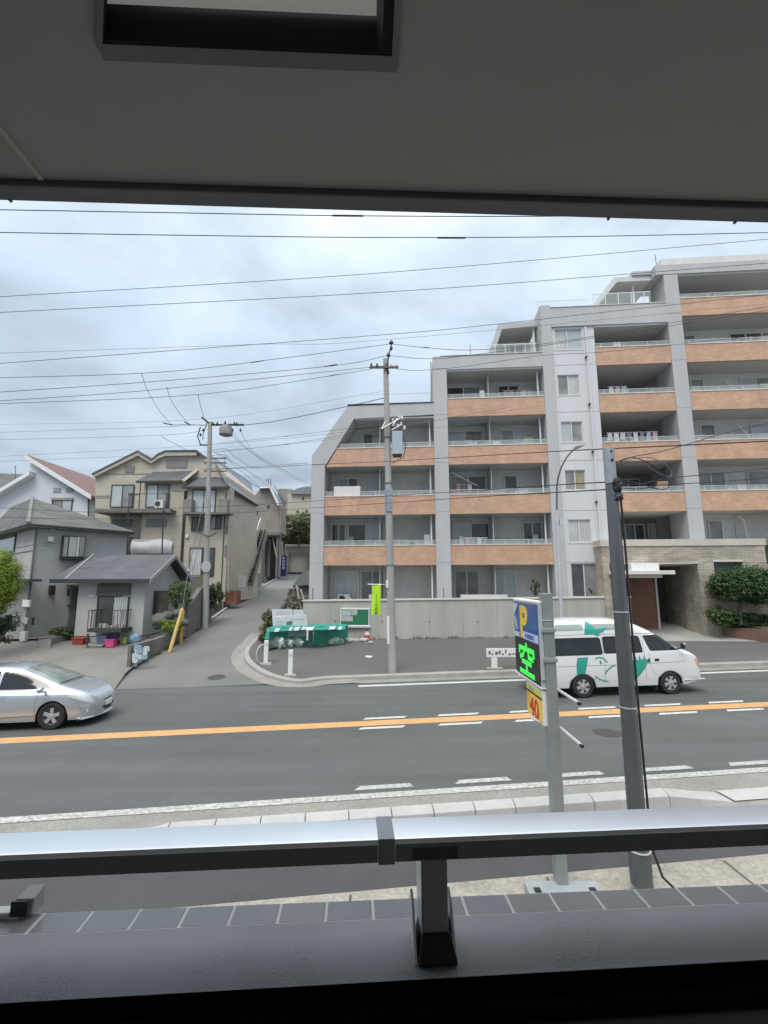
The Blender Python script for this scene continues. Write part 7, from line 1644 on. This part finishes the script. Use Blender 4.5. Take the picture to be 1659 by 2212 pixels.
# dark lean-to and rubble between alley and apartments
t = thing('lean_to', 'dark lean-to roof in the gap between the alley and the apartment block', 'shed', at(655, 1262, 31)); h = H(t)
mb = MB(); slab(mb, [at(632, 1266, 29.5), at(676, 1262, 29.5), at(676, 1230, 33), at(652, 1238, 33)], .08); h.b(mb, 'roof', M_fas)
mb = MB(); mb.hexa([at(634, 1330, 29.8), at(676, 1330, 29.8), at(676, 1330, 33), at(650, 1330, 33)], [at(634, 1269, 29.8), at(676, 1266, 29.8), at(676, 1250, 33), at(650, 1250, 33)]); h.b(mb, 'wall', M_block_wall)
t = thing('trellis', 'curved bare garden hoop and sticks at the end of the boundary wall', 'trellis', at(636, 1320, 26.5)); h = H(t)
h.b(MB().tube([at(*p, 26.5) for p in ((645, 1316), (634, 1308), (630, 1290), (634, 1272), (642, 1266), (650, 1280))], .03, 6), 'hoop', M_steel); h.b(MB().tube([at(640, 1265, 26.3), at(652, 1322, 26.0)], .05, 6).tube([at(650, 1272, 26.3), at(662, 1318, 26.0)], .04, 6), 'stick', mat('bare timber', (.34, .31, .25), .9, .2, 6))
def rub(i, j):
    a_ = lerp(Vector((-5.2, 20.9, 0)), Vector((-6.9, 36, 0)), j); b_ = lerp(Vector((-4.3, 22.2, 0)), Vector((-4.2, 36, 0)), j); q = lerp(a_, b_, i)
    return Vector((q.x, q.y, hA(q.x, q.y)+.02+.10*math.sin(i*math.pi)+.06*math.sin(i*9+j*31)))
struct('garden_bank', grid(MB(), rub, 10, 30), M_earth)

# ---------------------------------------------------------------- things before the grey house
def tub(px, py, w, d, hh, m_, name, label, cat='tub'):
    p = hit(px, py, hD); t = thing(name, label, cat, p)
    MB().hexa([(-w*.42, -d*.42, 0), (w*.42, -d*.42, 0), (w*.42, d*.42, 0), (-w*.42, d*.42, 0)], [(-w/2, -d/2, hh), (w/2, -d/2, hh), (w/2, d/2, hh), (-w/2, d/2, hh)]).build('body', m_, t, bevel=.03)
    MB().box(-w/2-.02, w/2+.02, -d/2-.02, d/2+.02, hh-.03, hh+.015).build('rim', m_, t, bevel=.01); return t
tub(172, 1394, .55, .4, .34, mat('tub red', (.30, .045, .03), .5, .1, 4), 'crate', 'dull red plastic crate left of the deck posts', 'crate')
tub(222, 1394, .45, .4, .46, mat('tub blue', (.20, .25, .38), .5, .1, 4), 'tub', 'blue-grey plastic tub in the middle of the row below the deck')
tub(240, 1398, .42, .38, .34, mat('tub pink', (.62, .07, .24), .5, .1, 4), 'tub', 'bright pink plastic tub in front of the blue-grey one')
tub(247, 1389, .4, .3, .40, mat('tub violet', (.16, .16, .36), .5, .1, 4), 'tub', 'dark violet tub half hidden behind the pink one')
tub(268, 1391, .36, .32, .30, mat('tub lime', (.42, .52, .12), .5, .1, 4), 'tub', 'lime-green tub to the right of the pink one')
tub(206, 1399, .8, .3, .12, M_kerbc, 'tray', 'pale shallow tray on the ground below the deck', 'tray')
p = hit(291, 1391, hD); o = MB().blob((0, 0, .22), (.26, .22, .26), 91, 3, .3, 2).build('bag', mat('bag blue', (.16, .26, .36), .5, .2, 6), None, smooth=True, loc=p); tag(o, 'blue plastic bag of garden waste beside the end of the low wall', 'bag')
t = thing('hung_sheets', 'torn pale blue and white sheets hanging on the end of the garden wall', 'sheet', wA); h = H(t)
SFh = Face((0, wA.y-.12), (1, 0)); rnd = random.Random(8)
for k in range(13):
    x = 284+rnd.random()*28; y = 1388+rnd.random()*38; w_ = 5+rnd.random()*8; hh = 7+rnd.random()*12
    if x > 302 and y > 1412: x -= 14
    mb = SFh.poly([(x, y), (x+w_, y-2+4*rnd.random()), (x+w_+2*rnd.random(), y+hh*.8), (x+w_*.5, y+hh), (x-1, y+hh*.9)], .01*k, .01*k+.008); h.b(mb, 'sheet', mat('sheet pale', (.52, .58, .60), .7, .12, 6) if k % 3 else mat('sheet blue', (.25, .36, .46), .7, .15, 6))
h.b(MB().box(wA.x-.12, wA.x-.02, wA.y-.1, wA.y+.02, wA.z, wA.z+.95), 'post', M_block_wall)
t = thing('flower_bed', 'raised concrete flower bed on the driveway before the grey front door', 'planter', hit(120, 1398, hD)); h = H(t)
a = hit(96, 1402, hD); b = hit(150, 1386, hD); c = b+Vector((.1, 1.0, .1)); d = a+Vector((-.1, 1.0, .1)); zt_ = a.z+.42
h.b(MB().hexa([up3(a, a.z-.1), up3(b, a.z-.1), up3(c, a.z-.1), up3(d, a.z-.1)], [up3(a, zt_), up3(b, zt_+.12), up3(c, zt_+.15), up3(d, zt_+.05)]), 'box', M_drive, bevel=.02)
h.b(MB().box(a.x-.25, a.x+.3, a.y-.08, a.y-.01, a.z-.05, a.z+.42), 'slotted_panel', M_kerbc, bevel=.01)
ml = MB(); leaves(ml, tuple(lerp(a, c, .5)+Vector((0, 0, .52))), (.85, .4, .2), 2200, .04, 6, 40); h.b(ml, 'foliage', M_leafM, fixn=False)
p = hit(50, 1392, hD); t = thing('standing_box', 'white box on a short stand at the left of the driveway', 'box', p); MB().box(-.13, .13, -.1, .1, .15, .58).build('box', M_cap, t, bevel=.02); MB().tube([(0, 0, 0), (0, 0, .16)], .04, 8).build('stand', M_wht, t)
p = hit(117, 1372, hD); t = thing('garden_tap', 'slim white tap post on the driveway by the porch', 'tap', p+Vector((0, -.2, 0))); MB().box(-.04, .04, -.04, .04, 0, .55).build('post', M_wht, t); MB().blob((.16, 0, .45), (.07, .05, .04), 2, 2, .1).build('tap', M_wht, t)
mb = MB(); pts = [hit(*p, hD)+Vector((0, 0, .02)) for p in ((0, 1406), (40, 1396), (66, 1392), (86, 1383), (96, 1372))]; o = MB().tube(pts, .02, 6).build('hose', M_black); tag(o, 'dark hose running over the driveway from the left edge', 'hose')

# weeds and grime at the foot of walls and kerbs
mb = MB(); rnd = random.Random(77)
def tuft(p, n=14, s=.10):
    for _ in range(n):
        a = rnd.random()*6.28; l = s*(.5+rnd.random()); q = p+Vector((rnd.gauss(0, .07), rnd.gauss(0, .04), 0)); w = Vector((math.cos(a), math.sin(a), 0))*.012
        mb.add([q-w, q+w, q+Vector((rnd.gauss(0, .05), rnd.gauss(0, .05), l))], [(0, 1, 2)])
for i in range(70):
    s_ = -4.2+rnd.random()*17; p = BW(s_, -.93, 0); tuft(Vector((p.x, p.y, hS(p.x, p.y)-.01)), 10, .07+.1*rnd.random())
for i in range(60):
    q = along([wA, wB, wC, wD], rnd.random())+Vector((.06, -.05, 0)); tuft(Vector((q.x, q.y, hA(q.x, q.y))), 12, .09)
for i in range(50):
    q = along(aR[4:9], rnd.random()); tuft(Vector((q.x-.05, q.y, hA(q.x, q.y)-.01)), 16, .16)
o = mb.build('weeds', leafmat('weed green', (.04, .06, .02), (.16, .18, .07), 4), None, fixn=False); tag(o, 'sparse weeds growing along the foot of the walls and the alley edge', 'weeds', kind='stuff')
